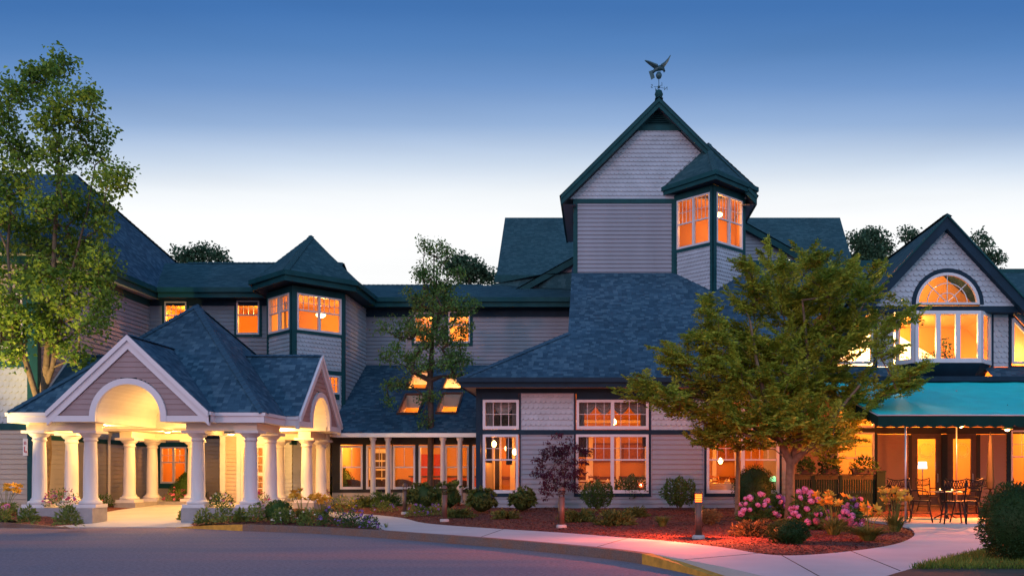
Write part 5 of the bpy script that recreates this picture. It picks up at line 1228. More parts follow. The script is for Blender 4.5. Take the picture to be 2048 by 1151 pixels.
# ------------------------------------------------------------------ THINGS: lamps, signs, weathervane, awning, furniture
def text_mesh(body, size, depth=.004):
    cu = bpy.data.curves.new('letter', 'FONT'); cu.body = body; cu.size = size; cu.extrude = depth; cu.align_x = 'CENTER'; cu.align_y = 'CENTER'
    o = bpy.data.objects.new('letter', cu); C.objects.link(o); dg = bpy.context.evaluated_depsgraph_get()
    me = bpy.data.meshes.new_from_object(o.evaluated_get(dg)); bpy.data.objects.remove(o); bpy.data.curves.remove(cu); return me
def bollard(p, label, lit=False):
    t = thing('bollard_lamp', label, 'bollard lamp', p, 0, 'bronze bollard lamps along the walk')
    b = MB(); b.lathe([(.125, -.1), (.125, .045), (.11, .07), (.02, .075)], (0, 0, 0), 20); part('base', b, M['concrete'], t, True, local=True)
    b = MB(); b.lathe([(.072, .07), (.072, .72), (.06, .722)], (0, 0, 0), 20); part('post', b, M['bronze'], t, True, local=True)
    b = MB(); b.lathe([(.064, .722), (.066, .89)], (0, 0, 0), 16); part('lens', b, M['lamp_red'] if lit else M['glass'], t, True, local=True)
    for k in range(3): b = MB(); b.lathe([(.064, .752 + k * .045), (.078, .746 + k * .045), (.08, .750 + k * .045), (.064, .757 + k * .045)], (0, 0, 0), 20); part('louvre', b, M['bronze'], t, True, local=True)
    b = MB(); b.lathe([(.05, .885), (.085, .875), (.083, .90), (.06, .945), (.025, .97), (.005, .975)], (0, 0, 0), 20); part('cap', b, M['bronze'], t, True, local=True)
    if lit:
        for a in range(6):
            cx_, sy_ = math.cos(a * PI / 3 + .6), math.sin(a * PI / 3 + .6); q = Vector(p) + Vector((.10 * cx_, .10 * sy_, .82)); lamp(t, q, 640, (1, .13, .04), .03, 'bollard_light', 'SPOT', 112, q + Vector((cx_, sy_, -.34)))
    return t
bollard(GB(1397, 1076), 'lit bollard lamp glowing orange red beside the walk', True)
bollard(GB(1123, 1054), 'unlit bollard lamp in front of the purple maple')
bollard(GB(889, 1042), 'unlit bollard lamp at the bend of the walk, left of the dining hall corner')
bollard(GB(810, 1027), 'unlit bollard lamp farthest left, among the violet flowers')
sg = thing('wall_sign', 'narrow white sign with red letter B and arrow on the left corner board', 'sign', (XU(51.5, YF - .06), YF - .075, ZV(893.5, YF)))
b = MB(); b.box(-.075, .075, -.012, .012, -.28, .28); part('panel', b, M['sign'], sg, local=True)
o = link('letter', text_mesh('B', .15), M['red'], sg, local=True); o.location = (0, -.016, .13); o.rotation_euler = (R(90), 0, 0)
b = MB(); b.box(-.035, -.008, -.018, -.0125, -.17, .02); b.box(-.008, .02, -.018, -.0125, -.17, -.143); b.prism([(.02, -.018), (.02, -.0125), (.055, -.0125), (.055, -.018)], -.157, -.156)
b.hexa([(.02, -.018, -.20), (.06, -.018, -.158), (.06, -.0125, -.158), (.02, -.0125, -.20), (.02, -.018, -.112), (.06, -.018, -.155), (.06, -.0125, -.155), (.02, -.0125, -.112)]); part('arrow', b, M['red'], sg, local=True)
# weathervane
wv = thing('weathervane', 'copper eagle weathervane with spread wings and compass letters on the tower peak', 'weathervane', (gax, gY + .1, gaz + .36))
zz = lambda v: ZV(v, gY) - (gaz + .36)
b = MB(); b.tube([(0, 0, 0), (0, 0, zz(150))], .014, 8); part('rod', b, M['copper'], wv, True, local=True)
zl_ = zz(172)
b = MB(); b.lathe([(.01, -.06), (.05, -.03), (.05, .03), (.01, .06)], (0, 0, zl_), 10); part('hub', b, M['copper'], wv, True, local=True)
for a, ch in ((200, 'S'), (20, 'N'), (110, 'W'), (290, 'E')):
    dx, dy = math.cos(R(a)), math.sin(R(a)); rr_ = .22
    b = MB(); b.tube([(0, 0, zl_), (dx * rr_, dy * rr_, zl_ - .02)], .008, 6); part('arm', b, M['copper'], wv, local=True)
    o = link('compass_letter', text_mesh(ch, .20, .006), M['copper'], wv, local=True); o.location = (dx * (rr_ + .08), dy * (rr_ + .08), zl_ - .02); o.rotation_euler = (R(90), 0, R(180 + (0 if ch in 'NS' else 75)))
b = MB(); b.lathe([(.01, -.14), (.08, -.11), (.12, -.03), (.12, .04), (.08, .11), (.01, .14)], (0, 0, zz(149)), 16); part('globe', b, M['copper'], wv, True, local=True)
zb = zz(135); b = MB()
b.tube([(-.26, .02, zb - .20), (-.18, 0, zb - .09), (-.06, 0, zb), (.08, 0, zb + .03), (.17, 0, zb - .02), (.22, 0, zb - .11), (.20, 0, zb - .16)], [.03, .06, .10, .11, .075, .045, .008], 10); part('eagle_body', b, M['copper'], wv, True, local=True)
b = MB(); b.hexa([(-.24, -.01, zb - .06), (-.40, -.015, zb - .12), (-.40, .015, zb - .12), (-.24, .01, zb - .06), (-.16, -.01, zb - .36), (-.30, -.015, zb - .44), (-.30, .015, zb - .44), (-.16, .01, zb - .36)]); part('tail', b, M['copper'], wv, local=True)
for pts in ([(-.05, 0, zb + .06), (-.2, .0, zb + .13), (-.38, 0, zb + .23), (-.56, 0, zb + .32)], [(.10, 0, zb + .05), (.24, 0, zb + .17), (.37, 0, zb + .34), (.46, 0, zb + .53)]):
    b = MB(); cw = (.15, .13, .09, .01)
    for i in range(3):
        p, q = Vector(pts[i]), Vector(pts[i + 1]); n = (q - p).cross(Vector((0, 1, 0))).normalized() * .018; y0, y1 = Vector((0, cw[i] * 1.4, 0)), Vector((0, cw[i + 1] * 1.4, 0))
        b.hexa([p - y0 - n, q - y1 - n, q + y1 - n, p + y0 - n, p - y0 + n * (2.4 - i * .6), q - y1 + n * (1.8 - i * .6), q + y1 + n * (1.8 - i * .6), p + y0 + n * (2.4 - i * .6)])
    part('wing', b, M['copper'], wv, local=True)
for sx in (-.03, .05): b = MB(); b.tube([(sx, 0, zb - .06), (sx * .6, 0, zz(147))], .016, 6); part('leg', b, M['copper'], wv, local=True)

# awning
AX0, AX1, AY0, AY1 = 6.98, 20.0, 23.2, 30.9
az0, az1 = ZV(828, AY0), ZV(758, AY1); vb = ZV(854, AY0)
aw_ = thing('patio_awning', 'large teal canvas awning with a dark scalloped valance over the patio', 'awning', (9, 25, 0))
b = MB(); n = 48
for i in range(n):
    for j in range(6):
        P = lambda i, j: (AX0 + (AX1 - AX0) * i / n, AY0 + (AY1 - AY0) * j / 6, az0 + (az1 - az0) * j / 6 - .05 * math.sin(PI * j / 6) - .07 * abs(math.sin(PI * i / 6)) * math.sin(PI * j / 6))
        b.face([P(i, j), P(i + 1, j), P(i + 1, j + 1), P(i, j + 1)])
part('canopy', b, M['awning'], aw_, True)
b = MB()
def valance(p, q, hp, hq, n):                            # hanging strip with a scalloped lower edge from p to q
    p, q = Vector(p), Vector(q)
    m = n * 6
    for i in range(m):
        f0, f1 = i / m, (i + 1) / m; s0, s1 = abs(math.sin(PI * f0 * n)), abs(math.sin(PI * f1 * n))
        a, c = p.lerp(q, f0), p.lerp(q, f1); h0, h1 = hp + (hq - hp) * f0, hp + (hq - hp) * f1
        w0, w1 = Vector((0, .02 * math.sin(f0 * n * 2.1), 0)), Vector((0, .02 * math.sin(f1 * n * 2.1), 0))
        b.face([a, c, c - Vector((0, 0, h1 - .055 + .055 * s1)) + w1, a - Vector((0, 0, h0 - .055 + .055 * s0)) + w0])
valance((AX0, AY0, az0), (AX1, AY0, az0), az0 - vb, az0 - vb, 42); valance((AX0, AY0, az0), (AX0, AY1, az1), az0 - vb, .28, 22)
part('valance', b, M['awning_dark'], aw_)
fr = MB(); fr.tube([(AX0, AY0, az0 - .02), (AX1, AY0, az0 - .02)], .022, 8); fr.tube([(AX0, AY0, az0 - .03), (AX0, AY1, az1 - .03)], .02, 8); part('frame', fr, M['steel'], aw_, True)
for x, y in ((XU(1811, 23.25), 23.25), (XU(1913, 28.5), 28.5), (12.5, 23.25), (16.5, 23.25)):
    b = MB(); b.tube([(x, y, .25), (x, y, az0 - .03 + (az1 - az0) * (y - AY0) / (AY1 - AY0) - (.03 if y > 24 else 0))], .026, 8); b.lathe([(.06, .25), (.06, .265), (.03, .27)], (x, y, 0), 10); part('post', b, M['steel'], aw_, True)
def heater(p, label, power):
    t = thing('hanging_heater_lamp', label, 'lamp', p, 0, 'lamps hanging under the awning'); zt = az0 + (az1 - az0) * (p[1] - AY0) / (AY1 - AY0) - p[2] - .06
    b = MB(); b.tube([(0, 0, .06), (0, 0, zt)], .010, 6); part('stem', b, M['iron'], t, local=True)
    b = MB(); b.lathe([(.02, .08), (.06, .06), (.16, -.01), (.165, -.02)], (0, 0, 0), 14); part('shade', b, M['iron'], t, True, local=True)
    b = MB(); b.lathe([(.005, -.075), (.05, -.06), (.065, -.02), (.03, .02)], (0, 0, 0), 12); part('bulb', b, M['lamp_orange'], t, True, local=True)
    lamp(t, Vector(p) - Vector((0, 0, .16)), power, (1, .20, .035), .06)
heater((XU(2015, 25.4), 25.4, ZV(856, 25.4)), 'red glowing lamp hanging under the awning near the right edge', 1500)
heater((XU(1922, 26.6), 26.6, ZV(849, 26.6)), 'extra lamp added under the awning in front of the right patio door to brighten the patio', 1300)  # added lamp without a visible source, throws orange light on the patio floor
# fence with planters
fe = thing('patio_fence', 'dark green picket fence with olive rail between the tree and the patio', 'fence', (XU(1590, 28.5), 28.5, .2))
FX0, FX1, FY = XU(1585, 28.5), XU(1752, 28.5), 28.5; ftop = ZV(950, FY)
b = MB(); b.box(FX0, FX1, FY - .05, FY + .05, ftop - .0, ftop + .045); b.box(FX0, FX1, FY - .03, FY + .03, ftop - .12, ftop - .002); part('rail', b, M['fence_rail'], fe)
b = MB(); x = FX0
while x < FX1 - .05: b.box(x, x + .062, FY - .015, FY + .015, .24, ftop - .121); x += .075
part('picket_panel', b, M['green_paint'], fe)
for u in (1626, 1681): x = XU(u, FY); b = MB(); b.box(x - .045, x + .045, FY - .06, FY - .031, .2, ftop - .001); part('post', b, M['green_paint'], fe)
b = MB(); x = XU(1760, FY); b.box(x - .13, x + .13, FY - .12, FY + .12, .2, ZV(943, FY)); b.box(x - .15, x + .15, FY - .14, FY + .14, ZV(943, FY), ZV(943, FY) + .04); part('corner_post', b, M['green_paint'], fe)
# bistro furniture
def bistro_chair(loc, rz, label):
    t = thing('bistro_chair', label, 'chair', loc, rz, 'black bistro chairs on the patio'); t.scale = (1.16, 1.16, 1.16)
    b = MB(); b.lathe([(.01, .45), (.21, .45), (.215, .463), (.20, .475), (.01, .478)], (0, 0, 0), 18); part('seat', b, M['iron'], t, True, local=True)
    for sx, sy in ((-1, 1), (1, 1), (-1, -1), (1, -1)): b = MB(); b.tube([(sx * .16, sy * .15, .45), (sx * .19, sy * .19, .22), (sx * .22, sy * .24, 0)], .016, 6); part('leg', b, M['iron'], t, True, local=True)
    b = MB()
    for s in (-1, 1): b.tube([(s * .19, .17, .45), (s * .21, .22, .68), (s * .23, .26, .92)], .015, 6)
    arcp = lambda z, k: [(-.23 + .46 * i / 8, .25 + .05 * math.sin(PI * i / 8), z + k * (2 * abs(i / 8 - .5)) ** 2) for i in range(9)]
    for z in (.90, .74): b.tube(arcp(z, .05), .014, 6)
    for i in range(8):
        x0, x1 = -.21 + .42 * i / 8, -.21 + .42 * (i + 1) / 8; y = .25 + .05 * math.sin(PI * (i + .5) / 8)
        b.tube([(x0, y, .75), (x1, y, .90)], .008, 4); b.tube([(x1, y, .75), (x0, y, .90)], .008, 4)
    part('backrest', b, M['iron'], t, True, local=True)
    for s in (-1, 1): b = MB(); b.tube([(s * .22, .22, .68), (s * .25, .05, .69), (s * .24, -.14, .66), (s * .20, -.18, .46)], .014, 6); part('armrest', b, M['iron'], t, True, local=True)
    b = MB(); b.tube([(-.19, -.19, .2), (.19, .19, .2)], .01, 5); b.tube([(.19, -.19, .2), (-.19, .19, .2)], .01, 5); part('stretcher', b, M['iron'], t, local=True)
    return t
def bistro_table(loc, label, r=.48):
    t = thing('bistro_table', label, 'table', loc, 0, 'round patio tables')
    b = MB(); b.lathe([(.01, .72), (r - .02, .72), (r, .73), (r, .745), (.01, .75)], (0, 0, 0), 26); part('tabletop', b, M['steel'], t, True, local=True)
    b = MB(); b.lathe([(.05, .0), (.035, .06), (.03, .4), (.05, .70), (.12, .72)], (0, 0, 0), 12); part('pedestal', b, M['iron'], t, True, local=True)
    for a in (0, 120, 240): b = MB(); b.tube([(.03, 0, .14), (.2, 0, .08), (.34, 0, .0)], .018, 6); o = part('foot', b, M['iron'], t, True, local=True); o.rotation_euler = (0, 0, R(a + 20))
    return t
GPz = lambda u, v: (*GP(u, v, .25), .25)
bistro_table(GPz(1893, 1036), 'round patio table in front of the glazed doors'); bistro_table(GPz(1792, 1026), 'round patio table behind the yellow lilies'); bistro_table(GPz(2010, 1024), 'round patio table partly behind the clipped shrub')
bc = bistro_chair(GPz(1842, 1043), R(70), 'black bistro chair nearest the awning post, left of the middle table')
for u, v, a, lb in ((1932, 1044, 200, 'black bistro chair right of the middle table with lattice back to camera'), (1858, 1027, 20, 'black bistro chair behind the middle table on its left'), (1906, 1046, 170, 'black bistro chair in front of the middle table'), (1955, 1029, -60, 'black bistro chair far right of the middle table'), (1800, 1036, 150, 'black bistro chair half hidden by the yellow lilies'), (1775, 1016, 60, 'black bistro chair next to the fence corner post'), (2005, 1012, 190, 'black bistro chair seen over the clipped shrub'), (2036, 1030, 250, 'black bistro chair at the right edge behind the clipped shrub')):
    dup(bc, GPz(u, v), R(a), lb)
for u, v, lb in ((1880, 1036, 'small tea light on the left side of the middle patio table'), (1904, 1036, 'small tea light on the right side of the middle patio table')):
    p = GPz(u, v); t = thing('tea_light', lb, 'candle', (p[0], p[1], 1.0), 0, 'tea lights on the patio table'); b = MB(); b.lathe([(.035, 0), (.035, .03), (.005, .031)], (0, 0, 0), 10); part('holder', b, M['steel'], t, True, local=True); b = MB(); b.lathe([(.014, .031), (.018, .045), (.002, .075)], (0, 0, 0), 8); part('flame', b, M['lamp_orange'], t, True, local=True)
pu = (*GP(1981, 1030, .25), .25); um = thing('closed_umbrella', 'folded dark patio umbrella on a heavy base behind the clipped shrub', 'umbrella', pu)
b = MB(); b.lathe([(.26, 0), (.26, .06), (.08, .1), (.05, .3)], (0, 0, 0), 18); part('base', b, M['iron'], um, True, local=True)
b = MB(); b.tube([(0, 0, .1), (0, 0, 2.45)], .022, 8); part('pole', b, M['iron'], um, True, local=True)
b = MB(); b.lathe([(.03, .75), (.09, .8), (.11, 1.0), (.085, 1.5), (.07, 2.0), (.03, 2.36)], (0, 0, 0), 9); part('canopy', b, M['black'], um, local=True)

# dining hall interior: pendants, tables, chairs, drapes
def pendant(u, v, Y, label, power, green=False):
    p = PXY(u, v, Y); t = thing('pendant_lamp', label, 'lamp', p, 0, 'pendant lamps in the dining hall')
    b = MB(); b.tube([(0, 0, .08), (0, 0, 4.28 - p.z)], .008, 5); part('cord', b, M['bronze'], t, local=True)
    b = MB(); b.lathe([(.02, .10), (.06, .06), (.095, -.02), (.06, -.10), (.01, -.13)], (0, 0, 0), 14); part('lamp_shade', b, M['lamp_warm'], t, True, local=True)
    lamp(t, p - Vector((0, 0, .25)), power, (1, .25, .022), .08)
for u, v, Y, l, pw_ in ((988, 886, 33.0, 'bright pendant lamp left in the corner dining window', 330), (1029, 902, 34.2, 'bright pendant lamp right in the corner dining window', 260), (1014, 895, 35.8, 'small far pendant lamp between the two in the corner dining window', 60),
                        (1228, 842, 33.2, 'pendant lamp high behind the double dining window', 480), (1420, 884, 33.2, 'pendant lamp at top left of the third dining window', 330), (1441, 920, 34.5, 'pendant lamp lower in the third dining window', 160), (1530, 838, 33.5, 'pendant lamp high at the right of the third dining window', 330)): pendant(u, v, Y, l, pw_ * .31)
def dining_table(loc, label, r=.75):
    t = thing('dining_table', label, 'table', loc, 0, 'cloth covered dining tables')
    b = MB(); n = 40; prof = [(0.0, .76), (1, .76), (1.02, .74), (1.04, .6), (1.08, .34)]
    base = 0
    for ri, z in prof:
        for k in range(n): a = 2 * PI * k / n; f = r * (ri + (.05 * math.sin(a * 9) if ri > 1.03 else 0)); b.v.append((f * math.cos(a), f * math.sin(a), z))
    for i in range(len(prof) - 1):
        for k in range(n): k2 = (k + 1) % n; b.f.append((i * n + k, i * n + k2, (i + 1) * n + k2, (i + 1) * n + k))
    part('tablecloth', b, M['cloth'], t, True, local=True)
    b = MB(); b.lathe([(.3, 0), (.28, .04), (.06, .08), (.05, .72), (.3, .74)], (0, 0, 0), 14); part('pedestal', b, M['wood_dark'], t, True, local=True)
    for a in (30, 140, 260): b = MB(); b.lathe([(.09, .762), (.05, .83), (.005, .93)], (.42 * math.cos(R(a)), .42 * math.sin(R(a)), 0), 8); part('napkin', b, M['cloth'], t, True, local=True)
    return t
def dining_chair(loc, rz, label):
    t = thing('dining_chair', label, 'chair', loc, rz, 'wooden dining chairs'); m = M['chairwood']
    b = MB(); b.box(-.22, .22, -.22, .22, .43, .48); part('seat', b, m, t, local=True)
    for sx in (-.19, .19):
        b = MB(); b.beam((sx, -.19, 0), (sx, -.19, .43), .04, .04); part('leg', b, m, t, local=True)
        b = MB(); b.tube([(sx, .24, 0), (sx, .19, .45), (sx, .21, .75), (sx, .29, 1.02)], .024, 6); part('rear_leg', b, m, t, local=True)
    for z, y in ((.98, .275), (.82, .23), (.66, .20)): b = MB(); b.beam((-.19, y, z), (.19, y, z), .02, .06); part('back_slat', b, m, t, local=True)
    return t
M['chairwood'] = simple('mid_brown_chair_wood', (.16, .05, .02), .5, .2, 7)
FZ = .40
dt = dining_table((XU(1195, 33.4), 33.4, FZ), 'round cloth covered table at the left of the double dining window')
for u, Y, lb in ((1255, 34.6, 'round cloth covered table in the middle of the double dining window'), (1305, 32.6, 'round cloth covered table at the right edge of the double dining window'), (1445, 33.2, 'cloth covered table set with napkins in the third dining window'), (1525, 34.6, 'cloth covered table farther back in the third dining window')): dup(dt, (XU(u, Y), Y, FZ), rnd.random() * 6, lb)
dc = dining_chair((XU(1207, 32.4), 32.4, FZ), R(95), 'brown wooden chair left of the window mullion in the double dining window')
for u, Y, a, lb in ((1272, 32.4, 100, 'brown wooden chair right of the window mullion in the double dining window'), (1190, 35.2, 10, 'brown wooden chair behind the left table in the double dining window'), (1245, 35.7, -15, 'brown wooden chair behind the middle table in the double dining window'), (1430, 34.5, 5, 'brown wooden chair at the left of the third dining window'), (1470, 34.6, -5, 'brown wooden chair beyond the napkins in the third dining window'), (1540, 33.4, 180, 'brown wooden chair at the right of the third dining window')): dup(dc, (XU(u, Y), Y, FZ), R(a), lb)
gl = thing('green_shade_lamp', 'lamp with green glass shade at the right side of the third dining window', 'lamp', PXY(1547, 942, 32.2)); gl.location.z = .95
b = MB(); b.lathe([(.09, 0), (.09, .03), (.02, .05), (.02, .30)], (0, 0, 0), 12); part('stand', b, M['bronze'], gl, True, local=True)
b = MB(); b.lathe([(.16, .28), (.13, .40), (.05, .46)], (0, 0, 0), 14); part('lamp_shade', b, M['lamp_green'], gl, True, local=True)
sb = thing('sideboard', 'low brown sideboard carrying the green shaded lamp', 'sideboard', (XU(1540, 32.2), 32.2, FZ)); b = MB(); b.box(-.5, .5, -.2, .2, .06, .55); part('body', b, M['chairwood'], sb, local=True); b = MB(); b.box(-.54, .54, -.24, .24, .55, .549 + .0); part('top', b, M['chairwood'], sb, local=True)
wp = MB()
for u0, u1, z0, z1 in ((985, 1003, FZ, 3.0), (1020, 1030, FZ, 3.0), (1172, 1186, FZ, 3.1), (1232, 1240, FZ, 3.1), (1290, 1300, FZ, 3.1), (1425, 1433, FZ, 3.1), (1470, 1480, FZ, 3.1)): wp.box(XU(u0, 36.4), XU(u1, 36.4), 36.42, 36.55, z0, z1); wp.cut()
part('wall_pilaster', wp, M['sign'], din)
cr_ = MB(); cr_.box(XD0 + .1, XD1 - .2, 36.45, 36.58, 1.32, 1.40); part('chair_rail', cr_, M['chairwood'], din); cr_ = MB(); cr_.box(XD0 + .1, XD1 - .2, 36.40, 36.58, 3.5, 3.62); part('crown_moulding', cr_, M['sign'], din)
for u, lb in ((1205, 'framed picture on the dining hall back wall, left of the pendant'), (1265, 'framed picture on the dining hall back wall, right of the pendant'), (1450, 'framed picture on the back wall seen in the third dining window')):
    t = thing('wall_picture', lb, 'picture', (XU(u, 36.4), 36.5, 2.0), 0, 'pictures on the dining hall wall'); b = MB(); b.box(-.42, .42, -.03, .03, -.02, .72); part('frame', b, M['chairwood'], t, local=True); b = MB(); b.box(-.34, .34, -.04, -.031, .06, .64); part('canvas', b, M['terracotta'], t, local=True)
sp_ = thing('serving_counter', 'long low serving counter along the back of the dining hall', 'counter', (XU(1240, 36.2), 36.2, FZ)); b = MB(); b.box(-1.9, 1.9, -.28, .28, 0, .8); part('body', b, simple('red_brown_panel', (.28, .06, .03), .6, .2, 5), sp_, local=True); b = MB(); b.box(-1.95, 1.95, -.33, .3, .8, .86); part('countertop', b, M['cloth'], sp_, local=True)
def drape(x0, x1, z0, z1, y, mat, label, gather=0, swag=0):
    t = thing('curtain' if not swag else 'swag_valance', label, 'curtain', ((x0 + x1) / 2, y, z1), 0, 'curtains in the dining hall windows'); b = MB(); n = 40
    for i in range(n):
        for j in range(8):
            def P(i, j):
                f, g = i / n, j / 8
                if swag: fz = 4 * (f * swag % 1) * (1 - (f * swag % 1)); z = z1 - (z1 - z0) * g * (.35 + .65 * fz); yy = y + .03 * math.sin(g * 16) * (1 if fz > .05 else .2)
                else: z = z1 - (z1 - z0) * g; yy = y + .035 * math.sin(f * 30 + g)
                w_ = 1 - gather * math.sin(PI * min(1, g * 1.1)) * .5
                return (x0 + (x1 - x0) * f * w_ if gather >= 0 else x1 - (x1 - x0) * (1 - f) * (1 + gather * math.sin(PI * min(1, g * 1.1)) * .5), yy, z)
            b.face([P(i, j), P(i + 1, j), P(i + 1, j + 1), P(i, j + 1)])
    part('fabric', b, M[mat], t, True)
    b = MB(); b.tube([(x0 - .05, y, z1 + .02), (x1 + .05, y, z1 + .02)], .012, 6); part('rod', b, M['bronze'], t)
yd = YD + .22
r = UP[0]; drape(r[0] + .07, r[0] + .35, r[2], r[3] - .06, yd, 'curtain', 'grey drape at the left of the small upper corner window'); drape(r[1] - .25, r[1] - .07, r[2], r[3] - .06, yd, 'curtain', 'grey drape at the right of the small upper corner window'); drape(r[0] + .3, r[1] - .2, r[3] - .48, r[3] - .05, yd + .08, 'curtain', 'single grey swag across the small upper corner window', 0, 1)
r = UP[1]; drape(r[0] + .08, r[1] - .08, r[3] - .46, r[3] - .05, yd + .08, 'curtain', 'row of grey swags across the upper double window', 0, 4); drape(r[0] + .06, r[0] + .26, r[2], r[3] - .06, yd, 'curtain', 'tan drape at the left end of the upper double window'); drape(r[1] - .26, r[1] - .06, r[2], r[3] - .06, yd, 'curtain', 'tan drape at the right end of the upper double window')
r = LO[0]; drape(r[0] + .07, r[0] + .28, r[3] - .95, r[3] - .06, yd, 'curtain_dark', 'dark drape in the upper left of the corner dining window'); drape(r[0] + .62, r[0] + .85, r[3] - 1.0, r[3] - .06, yd + 1.2, 'curtain_dark', 'dark tied drape inside the corner dining window')
r = LO[1]; drape(r[0] + .08, r[0] + .42, r[3] - .75, r[3] - .06, yd, 'curtain_dark', 'dark drape at top left of the double dining window'); drape(r[1] - .2, r[1] - .07, r[3] - .4, r[3] - .06, yd, 'curtain_dark', 'dark drape at top right of the double dining window')

# ------------------------------------------------------------------ VEGETATION
def leaf_mesh(name, c, ax, nr, L, Wd, fold=.15):
    c, ax, nr = np.asarray(c, float), np.asarray(ax, float), np.asarray(nr, float)
    ax = ax / (np.linalg.norm(ax, axis=1, keepdims=True) + 1e-9); sd = np.cross(ax, nr); sd /= (np.linalg.norm(sd, axis=1, keepdims=True) + 1e-9); up = np.cross(sd, ax)
    L = np.broadcast_to(np.asarray(L, float), (len(c),))[:, None]; Wd = np.broadcast_to(np.asarray(Wd, float), (len(c),))[:, None]
    mid = c + ax * L * .45
    v = np.stack([c, mid + sd * Wd / 2 + up * Wd * fold, c + ax * L - up * L * .12, mid - sd * Wd / 2 + up * Wd * fold], 1).reshape(-1, 3)
    n = len(c); me = bpy.data.meshes.new(name); me.vertices.add(4 * n); me.vertices.foreach_set('co', v.ravel()); me.loops.add(4 * n); me.loops.foreach_set('vertex_index', np.arange(4 * n, dtype=np.int32))
    me.polygons.add(n); me.polygons.foreach_set('loop_start', np.arange(0, 4 * n, 4, dtype=np.int32)); me.polygons.foreach_set('loop_total', np.full(n, 4, dtype=np.int32)); me.update(calc_edges=True); return me
def rdir(rng, n): v = rng.normal(size=(n, 3)); return v / np.linalg.norm(v, axis=1, keepdims=True)
def blob_points(rng, blobs, Y, dens, depth=1.0, ymax=None):
    P = []
    for b in blobs:
        u, v, r = b[:3]; dy = b[3] if len(b) > 3 else rng.uniform(-1, 1) * depth
        R_ = r * Y / FPX; c = np.array(PXY(u, v, Y + dy)); c[0] = XU(u, Y + dy)
        n = max(3, int(dens * (R_ ** 2) * 42 + 2)); d = rdir(rng, n) * (rng.random((n, 1)) ** .40) * R_; P.append(c + d * np.array([1, min(1.3, max(.8, depth)), .92]))
    P = np.concatenate(P)
    if ymax is not None: P[:, 1] = np.minimum(P[:, 1], ymax)
    return P
def grow(rng, stems, pts, seg=.45, wig=.08, tip=.007, pw=.46, upbias=.7):
    N, par, fix = [], [], []
    for st in stems:
        for i, q in enumerate(st['pts']):
            p0 = len(N) - 1 if i else st.get('par', -1)
            N.append(np.array(q[:3], float)); par.append(p0); fix.append(q[3])
    nst = len(N); base = N[0]; order = np.argsort(np.linalg.norm(pts - np.array(N[min(nst - 1, 3)]), axis=1)); tips = []
    for k in order:
        c = pts[k]; A_ = np.array(N); d = np.linalg.norm(A_ - c, axis=1) + upbias * np.maximum(0, A_[:, 2] - c[2] + .15) + np.where(np.array(fix) > .9, .0, 0)
        d[:st_skip] += 50
        j = int(np.argmin(d)); a = A_[j]; n = max(1, int(np.linalg.norm(c - a) / seg)); p = j
        for i in range(1, n + 1):
            t = i / n; q = a + (c - a) * t + (rng.normal(size=3) * wig if i < n else 0); q[2] += .12 * np.linalg.norm(c - a) * math.sin(PI * t) * .5
            N.append(q); par.append(p); fix.append(0); p = len(N) - 1
        tips.append(p)
    cnt = np.zeros(len(N)); 
    for t in tips: cnt[t] += 1
    for i in range(len(N) - 1, -1, -1):
        if par[i] >= 0: cnt[par[i]] += cnt[i]
    rad = np.maximum(np.array(fix), tip * np.maximum(cnt, 1) ** pw)
    b = MB(); 
    for i in range(len(N)):
        p = par[i]
        if p < 0: continue
        r0 = min(rad[p], rad[i] * 1.7); ns = 9 if rad[i] > .05 else 5
        b.tube([N[p], N[i]], [r0, rad[i]], ns, cap=False)
    D = np.array([N[t] - N[par[t]] for t in tips]); T = np.array([N[t] for t in tips]); return b, T, D
st_skip = 1
def sprays(rng, T, D, nt, tl, nl, ll, lw, droop=.3, flat=.6):     # feathery twigs with paired leaflets
    n = len(T); D = D / (np.linalg.norm(D, axis=1, keepdims=True) + 1e-9)
    T2 = np.repeat(T, nt, 0); d = np.repeat(D, nt, 0) * .5 + rdir(rng, n * nt) * np.array([1, 1, flat]); d /= np.linalg.norm(d, axis=1, keepdims=True)
    le = tl * (.6 + .8 * rng.random((n * nt, 1))); st_ = T2 + rng.normal(size=T2.shape) * .06
    Cc, Ax, Nr = [], [], []
    for k in range(nl):
        f = (k + 1) / nl; p = st_ + d * le * f; p[:, 2] -= droop * (le[:, 0] * f) ** 2
        sd = np.cross(d, [0, 0, 1.0]); sd /= (np.linalg.norm(sd, axis=1, keepdims=True) + 1e-9)
        for s in (-1, 1):
            a = sd * s + d * .55 + np.array([0, 0, -.25]) + rng.normal(size=p.shape) * .22
            Cc.append(p); Ax.append(a); Nr.append(np.array([0, 0, 1.0]) + rng.normal(size=p.shape) * .35)
    Cc, Ax, Nr = np.concatenate(Cc), np.concatenate(Ax), np.concatenate(Nr); L = ll * (.7 + .6 * rng.random(len(Cc)))
    return Cc, Ax, Nr, L, L * lw
